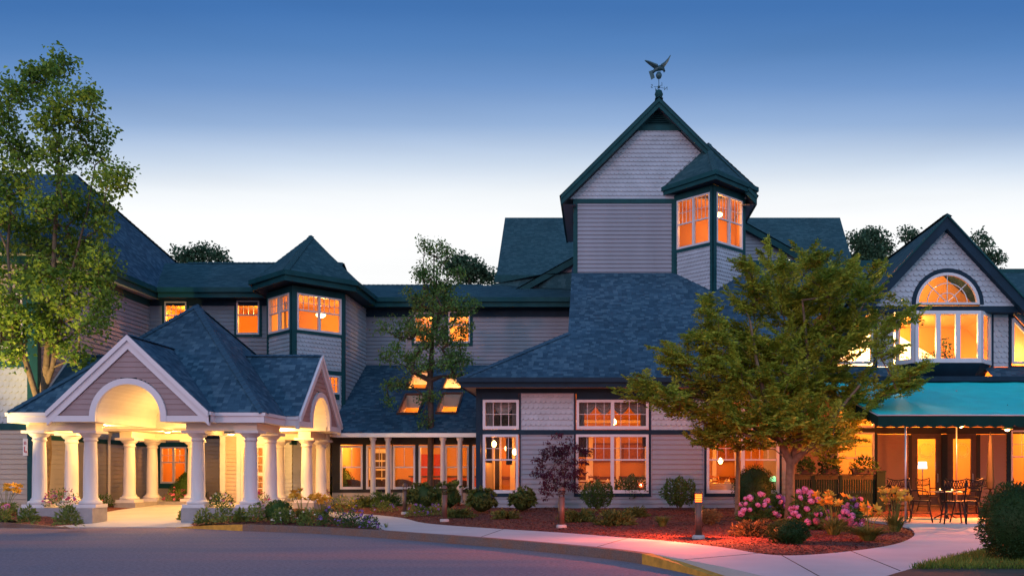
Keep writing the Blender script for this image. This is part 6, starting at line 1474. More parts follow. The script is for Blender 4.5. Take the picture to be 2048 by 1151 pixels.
def limbs(rng, T, D, ln, ntw, tl, nl, ll, lw):           # layered boughs: side twigs ranked along each limb, leaflets along each twig
    n = len(T); hz = D * np.array([1, 1, .35]); cen = T.mean(0); outw = (T - cen) * np.array([1, 1, .25])
    a = hz / (np.linalg.norm(hz, axis=1, keepdims=True) + 1e-9) * .6 + outw / (np.linalg.norm(outw, axis=1, keepdims=True) + 1e-9) * .55 + rdir(rng, n) * .75; a[:, 2] = a[:, 2] * .6 + .34; a /= np.linalg.norm(a, axis=1, keepdims=True)
    L_ = ln * (.6 + .7 * rng.random((n, 1))); sd = np.cross(a, [0, 0, 1.0]); sd /= (np.linalg.norm(sd, axis=1, keepdims=True) + 1e-9); up = np.cross(sd, a)
    Cc, Ax, Nr = [], [], []
    for k in range(ntw):
        f = k / (ntw - 1); s = (-1) ** k; p = T + a * L_ * (f - .45); p = p + up * (.16 * L_ * f * f)
        d = a * (.55 + .6 * f) + sd * s * (1 - .75 * f) + up * (.22 * rng.random((n, 1)) + .05) + rng.normal(size=p.shape) * .16; d /= np.linalg.norm(d, axis=1, keepdims=True); le = tl * (1.15 - .55 * f) * (.7 + .6 * rng.random((n, 1)))
        for j in range(nl):
            g = (j + .6) / nl; q = p + d * le * g; q[:, 2] -= .35 * (le[:, 0] * g) ** 2; s2 = np.cross(d, up); s2 /= (np.linalg.norm(s2, axis=1, keepdims=True) + 1e-9)
            for t in (-1, 1): Cc.append(q); Ax.append(s2 * t + d * .6 + np.array([0, 0, -.12]) + rng.normal(size=q.shape) * .2); Nr.append(up + np.array([0, -.35, 0]) + rng.normal(size=q.shape) * .75)
    Cc, Ax, Nr = np.concatenate(Cc), np.concatenate(Ax), np.concatenate(Nr); L = ll * (.65 + .7 * rng.random(len(Cc))); return Cc, Ax, Nr, L, L * lw
def puffs(rng, T, D, nl, rad, ll, lw, flat=.7, droop=-.2):        # broad leaves round each twig end
    n = len(T); c = np.repeat(T, nl, 0) + rdir(rng, n * nl) * (rng.random((n * nl, 1)) ** .5) * rad * np.array([1, 1, flat])
    ax = rdir(rng, n * nl) + np.array([0, 0, droop]); nr = np.array([0, 0, .9]) + rdir(rng, n * nl) * .8; L = ll * (.6 + .8 * rng.random(n * nl)); return c, ax, nr, L, L * lw
def tree(label, base, stems, pts, leafmat, barkmat, seed, leaf, name='tree', group=None, **kw):
    rng = np.random.default_rng(seed); t = thing(name, label, 'tree', base, 0, group)
    b, T, D = grow(rng, stems, pts, **kw); part('trunk', b, M[barkmat], t, True)
    me = leaf_mesh('crown', *leaf(rng, T, D)); link('crown', me, M[leafmat], t); return t
# right locust tree
bp = GB(1578, 1041); TY = bp.y
pt = lambda u, v, dy=0: (*PXY(u, v, TY + dy),)
RB = [(1300, 785, 42), (1262, 788, 22), (1360, 730, 52), (1345, 805, 45), (1400, 825, 55), (1430, 670, 55), (1440, 760, 75), (1470, 840, 60), (1500, 600, 50), (1506, 538, 26), (1490, 690, 75), (1540, 770, 90), (1560, 850, 70), (1580, 620, 70), (1560, 560, 35), (1615, 538, 34), (1640, 620, 75), (1600, 700, 90), (1655, 580, 50), (1690, 690, 62), (1690, 545, 26), (1725, 592, 40), (1745, 556, 18), (1620, 810, 80), (1690, 770, 60), (1720, 650, 42), (1785, 640, 36), (1822, 632, 18), (1770, 705, 36), (1810, 760, 34), (1838, 742, 16), (1765, 790, 34), (1805, 785, 26), (1700, 850, 45), (1650, 875, 45), (1440, 870, 38), (1500, 880, 34), (1580, 880, 36), (1655, 898, 34), (1415, 880, 34), (1540, 855, 36), (1700, 815, 45), (1420, 620, 22), (1540, 520, 14)]
rng = np.random.default_rng(5); RP = blob_points(rng, [(u, v - 2, r * .84) for u, v, r in RB], TY, 1.12, 1.2)
stems = [dict(pts=[(*bp - Vector((0, 0, .1)), .15), (*pt(1580, 1000), .125), (*pt(1580, 950), .12), (*pt(1582, 925), .125)]),
         dict(par=3, pts=[(*pt(1560, 880, -.1), .09), (*pt(1535, 820, -.3), .075), (*pt(1515, 730, -.4), .05), (*pt(1500, 640, -.3), .03)]),
         dict(par=3, pts=[(*pt(1600, 880, .2), .10), (*pt(1610, 800, .2), .08), (*pt(1615, 700, .1), .055), (*pt(1605, 600, 0), .03)]),
         dict(par=3, pts=[(*pt(1625, 890, -.2), .07), (*pt(1670, 830, -.4), .055), (*pt(1720, 770, -.5), .035)]),
         dict(par=4, pts=[(*pt(1500, 850, .4), .05), (*pt(1440, 810, .5), .035), (*pt(1370, 790, .4), .02)])]
st_skip = 3
tree('spreading yellow green tree with feathery foliage in front of the dining hall', bp, stems, RP, 'leaf_locust', 'bark', 11, lambda r, T, D: limbs(r, T, D, .62, 12, .34, 7, .11, .38), 'honey_locust_tree', tip=.005, pw=.42)
# left tall tree
LY = 29.4; lb_ = Vector((-17.72, LY, .25)); lp = lambda u, v, dy=0: (*PXY(u, v, LY + dy),)
LB = [(120, 128, 36), (92, 140, 28), (60, 172, 46), (20, 205, 45), (-5, 260, 45), (150, 215, 50), (105, 235, 40), (185, 285, 48), (170, 195, 26), (50, 300, 40), (130, 320, 50), (225, 350, 38), (245, 365, 20), (20, 350, 55), (180, 405, 50), (-15, 420, 50), (100, 400, 45), (60, 450, 55), (135, 490, 60), (205, 440, 32), (200, 520, 40), (20, 540, 55), (150, 590, 55), (80, 560, 50), (210, 600, 30), (55, 645, 50), (190, 650, 34), (125, 670, 40), (5, 620, 50), (165, 710, 28), (15, 700, 35), (100, 620, 30), (200, 575, 30)]
rng = np.random.default_rng(9); LP = blob_points(rng, LB, LY - .9, .85, .8, 30.0); LP[:, 0] = np.where(LP[:, 1] > 29.8, np.maximum(LP[:, 0], -18.2), LP[:, 0])
ls = [dict(pts=[(*lb_, .15), (*lp(95, 900, .1), .13), (*lp(90, 820), .12), (*lp(88, 775), .12)]),
      dict(par=3, pts=[(*lp(93, 730, -.2), .10), (*lp(98, 660, -.4), .085), (*lp(105, 560, -.6), .07), (*lp(112, 430, -.8), .055), (*lp(118, 300, -.9), .035), (*lp(120, 180, -.9), .02)]),
      dict(par=3, pts=[(*lp(105, 735, -.2), .075), (*lp(118, 650, -.4), .06), (*lp(145, 540, -.6), .045), (*lp(175, 420, -.8), .03), (*lp(190, 330, -.8), .02)]),
      dict(par=1, pts=[(*lp(72, 790, -.4), .09), (*lp(45, 700, -.7), .075), (*lp(25, 620, -.9), .055), (*lp(15, 500, -1.0), .04), (*lp(25, 350, -1), .025)])]
st_skip = 4
tree('tall multi stemmed leafy tree at the far left, lower leaves lit yellow', lb_, ls, LP, 'leaf_maple', 'bark', 12, lambda r, T, D: puffs(r, T, D, 38, .38, .125, .7, .85), 'tall_maple_tree', tip=.0045, pw=.42)
# slim tree in front of the sunroom
cb = GB(860, 1008); CY_ = cb.y; cpx = lambda u, v, dy=0: (*PXY(u, v, CY_ + dy),)
CB = [(870, 500, 22), (850, 490, 14), (895, 505, 16), (855, 545, 26), (885, 560, 30), (840, 545, 16), (910, 545, 16), (870, 600, 40), (830, 600, 26), (920, 610, 28), (945, 610, 14), (800, 660, 30), (765, 655, 14), (850, 660, 40), (900, 670, 38), (935, 660, 16), (790, 710, 26), (840, 720, 34), (900, 720, 36), (935, 715, 16), (800, 770, 18), (775, 775, 14), (868, 790, 14), (850, 800, 14), (780, 805, 10), (930, 765, 12), (850, 840, 14), (920, 755, 14)]
rng = np.random.default_rng(21); CP = blob_points(rng, CB, CY_, 1.7, .6)
stems = [dict(pts=[(*cb - Vector((0, 0, .1)), .105), (*cpx(861, 930), .09), (*cpx(862, 850), .08), (*cpx(860, 760), .07), (*cpx(866, 660), .055), (*cpx(868, 580), .035), (*cpx(868, 510), .018)])]
st_skip = 3
tree('slim upright tree with sparse green foliage in front of the sunroom', cb, stems, CP, 'leaf_linden', 'bark_dark', 31, lambda r, T, D: puffs(r, T, D, 30, .32, .095, .62, .75), 'slim_linden_tree')
# purple maple
pb = GB(1124, 1016); py_ = pb.y; ppx = lambda u, v, dy=0: (*PXY(u, v, py_ + dy),)
PBs = [(1118, 870, 10), (1125, 890, 22), (1095, 900, 18), (1150, 900, 14), (1120, 920, 28), (1085, 925, 18), (1160, 925, 16), (1140, 945, 22), (1100, 950, 20), (1075, 945, 12), (1165, 950, 14), (1120, 970, 20), (1090, 975, 14), (1095, 990, 10), (1150, 975, 16), (1175, 905, 10)]
rng = np.random.default_rng(4); PP = blob_points(rng, PBs, py_, 2.3, .35)
st_skip = 2
tree('small purple leaved maple beside the mauve siding panel', pb, [dict(pts=[(*pb, .022), (*ppx(1128, 990), .018), (*ppx(1130, 965), .015), (*ppx(1124, 930), .01)]), dict(par=1, pts=[(*ppx(1112, 970), .012), (*ppx(1102, 945), .008)])], PP, 'leaf_purple', 'bark_dark', 41, lambda r, T, D: puffs(r, T, D, 26, .17, .085, .42, .5, -.5), 'purple_maple_tree', seg=.25, tip=.0028, pw=.36)
# thin second trunk beside the big tree
tb = GB(1474, 1030); ty_ = tb.y
rng = np.random.default_rng(8); TP = blob_points(rng, [(1470, 850, 30), (1450, 820, 28), (1490, 810, 30), (1440, 860, 18)], ty_, 1.4, .5)
st_skip = 3
tree('thin reddish trunk of a small tree left of the dark round yew', tb, [dict(pts=[(*tb, .075), (*PXY(1475, 985, ty_), .068), (*PXY(1476, 935, ty_), .062), (*PXY(1476, 890, ty_), .05)])], TP, 'leaf_locust', 'bark', 42, lambda r, T, D: sprays(r, T, D, 5, .3, 7, .08, .34, .5, .5), 'small_locust_tree')
# far trees above the roofs
def far_tree(u, blobs, Y, label, seed):
    rng = np.random.default_rng(seed); b0 = Vector((XU(u, Y), Y, -.03)); P = blob_points(rng, blobs, Y, .5, .8); zt = float(P[:, 2].min())
    tree(label, b0, [dict(pts=[(*b0, .35), (b0.x, Y, zt * .5, .3), (b0.x, Y, zt, .2), (b0.x, Y, (zt + float(P[:, 2].max())) / 2, .1)])], P, 'leaf_far', 'bark_dark', seed, lambda r, T, D: puffs(r, T, D, 46, .80, .24, .7, .8), 'far_tree', 'trees showing above the roofs', seg=1.2)
st_skip = 2
far_tree(395, [(360, 515, 16), (385, 508, 18), (410, 505, 16), (430, 510, 14), (445, 520, 10), (395, 530, 22)], 70, 'small dark treetop above the left part of the middle roof', 51)
far_tree(940, [(905, 530, 18), (925, 525, 18), (950, 540, 18), (970, 550, 14), (985, 558, 8), (930, 560, 22)], 72, 'dark treetop behind the slim tree, above the middle roof ridge', 52)
far_tree(1745, [(1715, 480, 18), (1735, 475, 16), (1755, 480, 20), (1775, 495, 16), (1740, 510, 28), (1720, 520, 20), (1765, 530, 24)], 75, 'dark round treetop between the rear wing and the right gable', 53)
far_tree(1818, [(1812, 468, 9), (1825, 470, 10), (1830, 482, 9), (1835, 500, 12)], 78, 'sparse treetop just left of the right gable peak', 54)
far_tree(1968, [(1962, 476, 8), (1972, 490, 9), (1975, 510, 12), (1990, 515, 8), (1965, 525, 10), (1996, 522, 5)], 74, 'sparse treetop on the right slope side of the right gable', 55)

# ---- shrubs, perennials and flowers: built where each one stands on the bed
def core(mb, c, rx, ry, rz, seed, egg=0.0, amp=.10):     # uneven solid heart so a dense shrub is not see-through
    n, m = 14, 9; b0 = len(mb.v); r_ = random.Random(seed); ph = [r_.uniform(0, 6) for _ in range(4)]
    for j in range(m + 1):
        th = PI * j / m; z = -math.cos(th)
        for i in range(n):
            a = 2 * PI * i / n; k = 1 + amp * (math.sin(3 * a + ph[0] + 2 * th) + math.sin(5 * a + ph[1] - 3 * th)) * .6
            w_ = math.sin(th) * k * (1 - egg * max(0, z))
            mb.v.append((c[0] + rx * w_ * math.cos(a), c[1] + ry * w_ * math.sin(a), c[2] + rz * z * (1 + amp * .4 * math.sin(2 * a + ph[2]))))
    for j in range(m):
        for i in range(n): i2 = (i + 1) % n; mb.f.append((b0 + j * n + i, b0 + j * n + i2, b0 + (j + 1) * n + i2, b0 + (j + 1) * n + i))
def plant_root(name, label, cat, p, group=None): return thing(name, label, cat, p, 0, group)
def shrub(u, v, wpx, hpx, label, leaf='leaf_box', kind='round', nl=1500, ll=.05, lw=.5, name='shrub', seed=None, base=None, up=.35, group=None):
    p = base or GB(u, v); s = p.y / FPX * 1.08; nl = int(nl * 1.15); rx, h = wpx * s / 2, hpx * s * (1.12 if kind == 'vase' else 1); rng = np.random.default_rng(seed or int(u * 7 + v)); t = plant_root(name, label, 'shrub', p, group)
    egg = .75 if kind == 'conic' else 0.0
    if kind in ('round', 'conic'):
        c = Vector((p.x, p.y, p.z + h * .48)); b = MB(); core(b, c, rx * .86, rx * .8, h * .46, int(u), egg, .07); part('inner_foliage', b, M[leaf], t, True)
        d = rdir(rng, nl); z = d[:, 2]; w_ = 1 - egg * np.maximum(0, z); f = (.84 + .18 * rng.random(nl))
        f *= 1 + .07 * np.sin(d[:, 0] * 6 + u) * np.sin(d[:, 2] * 7) + .05 * np.sin(d[:, 1] * 9)
        P = np.stack([c.x + d[:, 0] * rx * w_ * f, c.y + d[:, 1] * rx * .95 * w_ * f, c.z + z * h * .52 * f], 1)
        ax = d + rdir(rng, nl) * .55 + np.array([0, 0, up]); L = ll * (.6 + .8 * rng.random(nl)); me = leaf_mesh('foliage', P, ax, rdir(rng, nl) * .5 + d, L, L * lw)
        link('foliage', me, M[leaf], t)
    elif kind == 'vase':                                 # several stems fanning up into a loose leafy head
        nl = int(nl * 2.2); rx *= 1.1
        b = MB(); tips = []
        for i in range(9):
            a = rng.uniform(0, 2 * PI); r = rx * rng.uniform(.3, .9); q = Vector((p.x + r * math.cos(a), p.y + r * .8 * math.sin(a), p.z + h * rng.uniform(.55, .92))); b.tube([p, p.lerp(q, .4) + Vector((0, 0, h * .08)), q], [.014, .01, .005], 5, False); tips.append(q)
        part('stem', b, M['bark_dark'], t, True)
        c = np.array([p.x, p.y, p.z + h * .52]); d = rdir(rng, nl) * (rng.random((nl, 1)) ** .33); d[:, 2] = d[:, 2] * 1.0
        wv_ = .74 + .26 * np.clip((d[:, 2:] + .9) / 1.0, 0, 1); P = c + d * np.array([rx, rx * .85, h * .48]) * wv_ * (1 + .12 * np.sin(d[:, :1] * 11 + u))
        L = ll * (.6 + .8 * rng.random(nl)); link('foliage', leaf_mesh('foliage', P, d + rdir(rng, nl) * .7 + np.array([0, 0, .3]), rdir(rng, nl), L, L * lw), M[leaf], t)
    elif kind == 'rhodo':                                # rosettes of long leaves
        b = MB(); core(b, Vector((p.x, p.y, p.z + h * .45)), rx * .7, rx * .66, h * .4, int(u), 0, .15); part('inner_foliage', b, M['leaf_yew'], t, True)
        nr = nl // 11; d = rdir(rng, nr); d[:, 2] = np.abs(d[:, 2]) * 1.1 - .35; d /= np.linalg.norm(d, axis=1, keepdims=True)
        R0 = np.array([p.x, p.y, p.z + h * .42]) + d * np.array([rx * .84, rx * .8, h * .50]) * (.8 + .25 * rng.random((nr, 1)))
        P = np.repeat(R0, 11, 0); D = np.repeat(d, 11, 0); ax = D * .9 + rdir(rng, len(P)) * .85 + np.array([0, 0, .55]); L = ll * (.7 + .5 * rng.random(len(P))); link('foliage', leaf_mesh('foliage', P, ax, D + np.array([0, 0, .4]), L, L * lw), M[leaf], t)
    elif kind == 'juniper':                              # low arching sprays
        ns = nl // 26; a = rng.uniform(0, 2 * PI, ns); el = rng.uniform(.08, .75, ns); d = np.stack([np.cos(a) * np.cos(el), np.sin(a) * np.cos(el) * .8, np.sin(el) * .9], 1)
        le = rng.uniform(.45, 1.0, ns)[:, None]; P0 = np.array([p.x, p.y, p.z + .03]); Cc, Ax = [], []; rx *= 1.25; h *= 2.1; nl = int(nl * 1.3)
        for k in range(26):
            f = (k + 1) / 26; q = P0 + d * np.array([rx, rx * .8, h * 1.5]) * le * f; q[:, 2] -= h * .62 * (f ** 2) * le[:, 0] * (el < 2); q[:, 2] = np.maximum(q[:, 2], p.z + .015)
            Cc.append(q + rng.normal(size=q.shape) * .02); Ax.append(d + rdir(rng, ns) * .65 + np.array([0, 0, .25]))
        Cc, Ax = np.concatenate(Cc), np.concatenate(Ax); L = ll * (.6 + .8 * rng.random(len(Cc))); link('foliage', leaf_mesh('foliage', Cc, Ax, rdir(rng, len(Cc)) + np.array([0, 0, 1]), L, L * lw), M[leaf], t)
    return t
def blade_mesh(rng, p, n, rx, h, w0=.014, lean=.6):
    b = MB()
    for i in range(n):
        a = rng.uniform(0, 2 * PI); r0 = rx * .22 * rng.random(); le = h * rng.uniform(.55, 1.05); out = rx * rng.uniform(.35, 1.0) * lean / .6; dx, dy = math.cos(a), math.sin(a)
        q = [Vector((p.x + dx * (r0 + out * f ** 1.6), p.y + dy * (r0 + out * f ** 1.6), p.z + le * (1.25 * f - .45 * f * f * (1 + lean * .5)))) for f in (0, .35, .7, 1)]
        sd = Vector((-dy, dx, 0)); ws = (w0, w0 * .9, w0 * .6, .001)
        n0 = len(b.v)
        for k in range(4): b.v.append(tuple(q[k] - sd * ws[k])); b.v.append(tuple(q[k] + sd * ws[k]))
        for k in range(3): b.f.append((n0 + 2 * k, n0 + 2 * k + 1, n0 + 2 * k + 3, n0 + 2 * k + 2))
    return b
def blossom_mesh(kind, rad, rng):
    if kind == 'disc':
        a = np.arange(5) * 2 * PI / 5; ax = np.stack([np.cos(a), np.sin(a), np.full(5, .25)], 1); return leaf_mesh('blossom', np.zeros((5, 3)), ax, np.tile([0, 0, 1.0], (5, 1)), rad, rad * .95, .1)
    if kind == 'trumpet':
        a = np.arange(6) * PI / 3; ax = np.stack([np.cos(a), np.sin(a), np.full(6, .75)], 1); return leaf_mesh('blossom', np.zeros((6, 3)), ax, np.tile([0, 0, 1.0], (6, 1)), rad * 1.3, rad * .75, .15)
    n = 150; d = rdir(rng, n); c = d * rad * np.array([1, 1, .8]) * (.8 + .2 * rng.random((n, 1))); return leaf_mesh('blossom', c, np.cross(d, rdir(rng, n)), d, rad * .42, rad * .42, .1)
BM = {}
def blossom(kind, rad, matn):
    k = (kind, rad, matn)
    if k not in BM: me = blossom_mesh(kind, rad, np.random.default_rng(3)); me.materials.append(M[matn]); BM[k] = me
    return BM[k]
def add_blossoms(t, pts, kind, rad, matn, rng):
    me = blossom(kind, rad, matn); o = None; w0 = Vector(t.location)
    for q in pts:
        o = bpy.data.objects.new('blossom', me); C.objects.link(o); o.parent = t; o.location = Vector(q) - w0; o.rotation_euler = (rng.normal() * .5 + (.5 if kind != 'ball' else 0), rng.normal() * .5, rng.uniform(0, 6)); k = rng.uniform(.75, 1.2); o.scale = (k, k, k)
def flowers(u, v, wpx, hpx, label, flmat, nfl, kind='disc', rad=.04, leaf='leaf_light', nl=420, ll=.06, name='flower_clump', base=None, group=None, mats=None):
    p = base or GB(u, v); s = p.y / FPX * 1.14; nl = int(nl * 1.4); rx, h = wpx * s / 2, hpx * s; rng = np.random.default_rng(int(u * 3 + v * 5)); t = plant_root(name, label, 'flowers', p, group)
    d = rdir(rng, nl); d[:, 2] = np.abs(d[:, 2]); f = rng.random((nl, 1)) ** .4; P = np.array([p.x, p.y, p.z + .01]) + d * np.array([rx, rx * .8, h * .95]) * f
    L = ll * (.6 + .8 * rng.random(nl)); link('foliage', leaf_mesh('foliage', P, d + rdir(rng, nl) * .8 + np.array([0, 0, .3]), rdir(rng, nl) + np.array([0, 0, .8]), L, L * .5), M[leaf], t)
    d = rdir(rng, nfl); d[:, 2] = np.abs(d[:, 2]) * .9 + .12; d[:, 1] = -np.abs(d[:, 1]) * .8 + .25 * d[:, 1]; d /= np.linalg.norm(d, axis=1, keepdims=True)
    Q = np.array([p.x, p.y, p.z]) + d * np.array([rx, rx * .85, h]) * (.9 + .15 * rng.random((nfl, 1)))
    ms = mats or [flmat]
    for i, m in enumerate(ms): add_blossoms(t, Q[i::len(ms)], kind, rad, m, rng)
    return t
def lilies(u, v, wpx, hpx, label, nfl=9, name='daylily_clump', blades=90, tallest=1.0, fl=True):
    p = GB(u, v); s = p.y / FPX; rx, h = wpx * s / 2 * 1.25, hpx * s; rng = np.random.default_rng(int(u + v)); blades = int(blades * 2.1); t = plant_root(name, label, 'flowers', p, 'yellow daylilies in the beds')
    part('blade', blade_mesh(rng, p, blades, rx, h * .68, .012, .85), M['blade'], t)
    b = MB(); Q = []
    for i in range(int(nfl * 1.5)):
        a = rng.uniform(0, 2 * PI); q = Vector((p.x + rx * .75 * rng.uniform(.1, 1) * math.cos(a), p.y + rx * .6 * math.sin(a), p.z + h * rng.uniform(.72, 1.0))); b.tube([p, p.lerp(q, .6) + Vector((0, 0, h * .12)), q], [.007, .006, .004], 4, False)
        Q.append(q)
        if rng.random() < .8: Q.append(q + Vector((rng.normal() * .05, rng.normal() * .05, -.03)))
    part('stalk', b, M['blade'], t); add_blossoms(t, Q, 'trumpet', .095, 'fl_yellow', rng); return t
def grass_clump(u, v, wpx, hpx, label, matn='blade', n=110):
    p = GB(u, v); s = p.y / FPX; t = plant_root('grass_clump', label, 'grass', p); part('blade', blade_mesh(np.random.default_rng(int(u)), p, n, wpx * s / 2, hpx * s, .009), M[matn], t); return t
top = lambda x, y: Vector((x, y, .49))
# left bed and portico
lilies(12, 1026, 55, 58, 'yellow daylilies at the far left in front of the tan wall', 8)
flowers(45, 1012, 26, 48, 'pink hydrangea left of the first column, mid height', None, 3, 'ball', .12, 'leaf_dark', 200, .1, 'hydrangea', mats=['fl_pink'])
flowers(62, 1000, 40, 36, 'hot pink hydrangea behind the first portico column', None, 5, 'ball', .10, 'leaf_dark', 200, .1, 'hydrangea', mats=['fl_hot'])
flowers(24, 1030, 28, 22, 'low pink hydrangea head near the left kerb', None, 2, 'ball', .11, 'leaf_light', 110, .08, 'hydrangea', mats=['fl_pink'])
flowers(5, 1042, 34, 30, 'small green perennial at the left edge by the kerb', 'fl_white', 1, 'disc', .02, 'leaf_light', 260, .07)
flowers(57, 1045, 34, 30, 'wispy light green perennial below the left end of the left plinth', 'fl_yellow', 1, 'disc', .02, 'leaf_light', 240, .09)
flowers(136, 1049, 44, 34, 'bushy light green perennial below the right end of the left plinth', 'fl_yellow', 1, 'disc', .02, 'leaf_light', 330, .09)
flowers(125, 1013, 66, 36, 'magenta petunias spilling over the left plinth between two columns', 'fl_hot', 46, 'disc', .055, 'leaf_dark', 300, .06, base=top(-15.72, 27.05), mats=['fl_hot', 'fl_hot', 'fl_purple'])
shrub(215, 1006, 52, 44, 'dark leafy shrub between the left columns', 'leaf_dark', 'vase', 700, .10)
shrub(178, 1003, 40, 34, 'low dark shrub behind the second portico column', 'leaf_yew', 'vase', 500, .09)
flowers(205, 1013, 44, 24, 'sprawling green ground plant beside the portico pavement', 'fl_hot', 4, 'disc', .03, 'leaf_dark', 300, .07)
flowers(283, 1004, 38, 24, 'coral pink flowers between the two left rear columns', 'fl_hot', 16, 'disc', .06, 'leaf_light', 260, .06, base=top(-15.6, 33.9))
shrub(337, 1002, 54, 56, 'clipped egg shaped evergreen under the window behind the portico', 'leaf_box', 'conic', 2200, .05, .5, 'clipped_evergreen', base=Vector((-15.95, 35.6, .40)))
flowers(342, 1004, 50, 24, 'coral pink flowers below the clipped evergreen', 'fl_hot', 22, 'disc', .06, 'leaf_light', 300, .06, base=Vector((-15.55, 34.9, .42)))
grass_clump(407, 1003, 30, 34, 'arching strap leaved plant left of the entrance bay', 'leaf_dark', 40)
flowers(445, 1014, 46, 28, 'rounded clump of white and pink daisies on the right plinth', 'fl_white', 26, 'disc', .04, 'leaf_dark', 380, .06, base=top(-11.07, 27.05), mats=['fl_white', 'fl_white', 'fl_hot'])
flowers(522, 1012, 36, 28, 'deep pink petunias at the right end of the right plinth', 'fl_hot', 28, 'disc', .05, 'leaf_light', 240, .06, base=top(-10.27, 28.0))
flowers(610, 1004, 60, 30, 'yellow and pink flowers around the right rear columns', None, 26, 'disc', .06, 'leaf_light', 320, .07, mats=['fl_yellow', 'fl_yellow', 'fl_hot'])
flowers(645, 1006, 30, 30, 'hot pink flowers beside the rearmost right column', 'fl_hot', 14, 'disc', .06, 'leaf_light', 180, .07)
for u, v, wp, hp, lb in ((368, 1044, 20, 24, 'tiny green perennial at the left corner of the right plinth'), (408, 1046, 32, 28, 'light green perennial below the daisies, left'), (447, 1045, 36, 30, 'light green perennial below the daisies, middle'), (482, 1043, 22, 24, 'slim green perennial below the fourth column'), (513, 1043, 36, 34, 'darker perennial right of the fourth column base')):
    flowers(u, v, wp, hp, lb, 'fl_yellow', 2, 'disc', .02, 'leaf_light', 230, .085)
shrub(558, 1041, 48, 38, 'small round clipped boxwood in front of the portico', 'leaf_box', 'round', 1700, .045, .5, 'clipped_boxwood')
flowers(568, 1047, 42, 30, 'white daisies in front of the round boxwood', 'fl_white', 14, 'disc', .035, 'leaf_light', 240, .08)
lilies(606, 1041, 60, 62, 'tall leafy daylilies with yellow buds right of the round boxwood', 7)
lilies(645, 1034, 48, 44, 'yellow daylilies lit by the portico, near the walk', 8)
flowers(622, 1050, 50, 30, 'green perennial with white specks by the kerb', 'fl_white', 10, 'disc', .028, 'leaf_light', 340, .07)
flowers(668, 1050, 56, 34, 'violet geraniums by the kerb, left clump', 'fl_purple', 24, 'disc', .042, 'leaf_dark', 340, .06)
flowers(708, 1054, 56, 32, 'violet geraniums by the kerb, middle clump', 'fl_purple', 26, 'disc', .042, 'leaf_dark', 340, .06)
flowers(740, 1057, 36, 24, 'violet geraniums by the kerb, small right clump', 'fl_purple', 16, 'disc', .042, 'leaf_dark', 220, .06)
grass_clump(772, 1059, 18, 24, 'thin weed growing at the joint of kerb and walk', 'leaf_light', 14)
# beyond the walk
shrub(685, 1006, 56, 70, 'tall egg shaped clipped evergreen at the left end of the sunroom', 'leaf_box', 'conic', 2600, .05, .5, 'clipped_evergreen')
flowers(690, 1018, 70, 24, 'low yellow and lilac flowers along the far side of the walk', None, 22, 'disc', .045, 'leaf_light', 420, .07, mats=['fl_yellow', 'fl_purple', 'fl_yellow'])
shrub(735, 1012, 60, 28, 'spreading juniper right of the tall clipped evergreen', 'leaf_juniper', 'juniper', 2400, .09, .35, 'juniper')
shrub(775, 1012, 66, 36, 'larger spreading juniper under the sunroom windows', 'leaf_dark', 'juniper', 2800, .09, .35, 'juniper')
flowers(768, 1023, 50, 20, 'violet geraniums left of the farthest bollard', 'fl_purple', 14, 'disc', .042, 'leaf_light', 330, .06)
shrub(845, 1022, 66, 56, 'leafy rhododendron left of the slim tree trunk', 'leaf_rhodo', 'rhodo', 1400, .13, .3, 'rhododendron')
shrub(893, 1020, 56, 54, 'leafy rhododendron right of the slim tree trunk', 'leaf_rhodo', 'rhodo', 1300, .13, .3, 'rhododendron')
flowers(835, 1032, 46, 22, 'violet geraniums right of the farthest bollard', 'fl_purple', 18, 'disc', .042, 'leaf_light', 300, .06)
flowers(872, 1030, 44, 20, 'violet geraniums below the rhododendrons', 'fl_purple', 16, 'disc', .042, 'leaf_light', 280, .06)
shrub(918, 1034, 60, 20, 'low green juniper beside the second bollard', 'leaf_juniper', 'juniper', 1900, .08, .35, 'juniper')
pl_ = GB(912, 1010); t = plant_root('potted_plant', 'broad leaved potted plant in front of the sunroom', 'potted plant', pl_)
b = MB(); b.lathe([(.14, 0), (.20, .35), (.22, .36), (.19, .37)], pl_, 14); part('pot', b, M['terracotta'], t, True)
rng = np.random.default_rng(77); d = rdir(rng, 26); d[:, 2] = np.abs(d[:, 2]); link('foliage', leaf_mesh('foliage', np.array([*pl_]) + np.array([0, 0, .35]) + d * np.array([.35, .3, .35]), d + np.array([0, 0, -.2]), np.tile([0, 0, 1.0], (26, 1)), .26, .17), M['leaf_dark'], t)
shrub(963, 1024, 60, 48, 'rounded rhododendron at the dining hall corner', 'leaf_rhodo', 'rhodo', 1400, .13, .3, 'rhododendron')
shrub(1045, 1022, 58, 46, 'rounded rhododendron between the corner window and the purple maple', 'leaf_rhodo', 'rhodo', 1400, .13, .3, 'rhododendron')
shrub(1012, 1036, 50, 18, 'small low juniper on the red mulch below the corner window', 'leaf_juniper', 'juniper', 1500, .08, .35, 'juniper')
shrub(1158, 1042, 74, 28, 'bright low juniper behind the unlit bollard near the maple', 'leaf_juniper', 'juniper', 2400, .09, .35, 'juniper')
shrub(1232, 1048, 72, 36, 'bright low juniper in the middle of the mulch bed', 'leaf_juniper', 'juniper', 2600, .09, .35, 'juniper')
shrub(1272, 1033, 50, 22, 'low juniper under the double dining window', 'leaf_juniper', 'juniper', 1700, .08, .35, 'juniper')
shrub(1195, 1023, 60, 50, 'vase shaped dark shrub under the left sash of the double window', 'leaf_dark', 'vase', 1100, .07)
shrub(1265, 1014, 70, 52, 'larger dark shrub under the right sash of the double window', 'leaf_dark', 'vase', 1500, .07)
shrub(1358, 1020, 64, 54, 'loose shrub against the siding behind the lit bollard', 'leaf_dark', 'vase', 1300, .07)
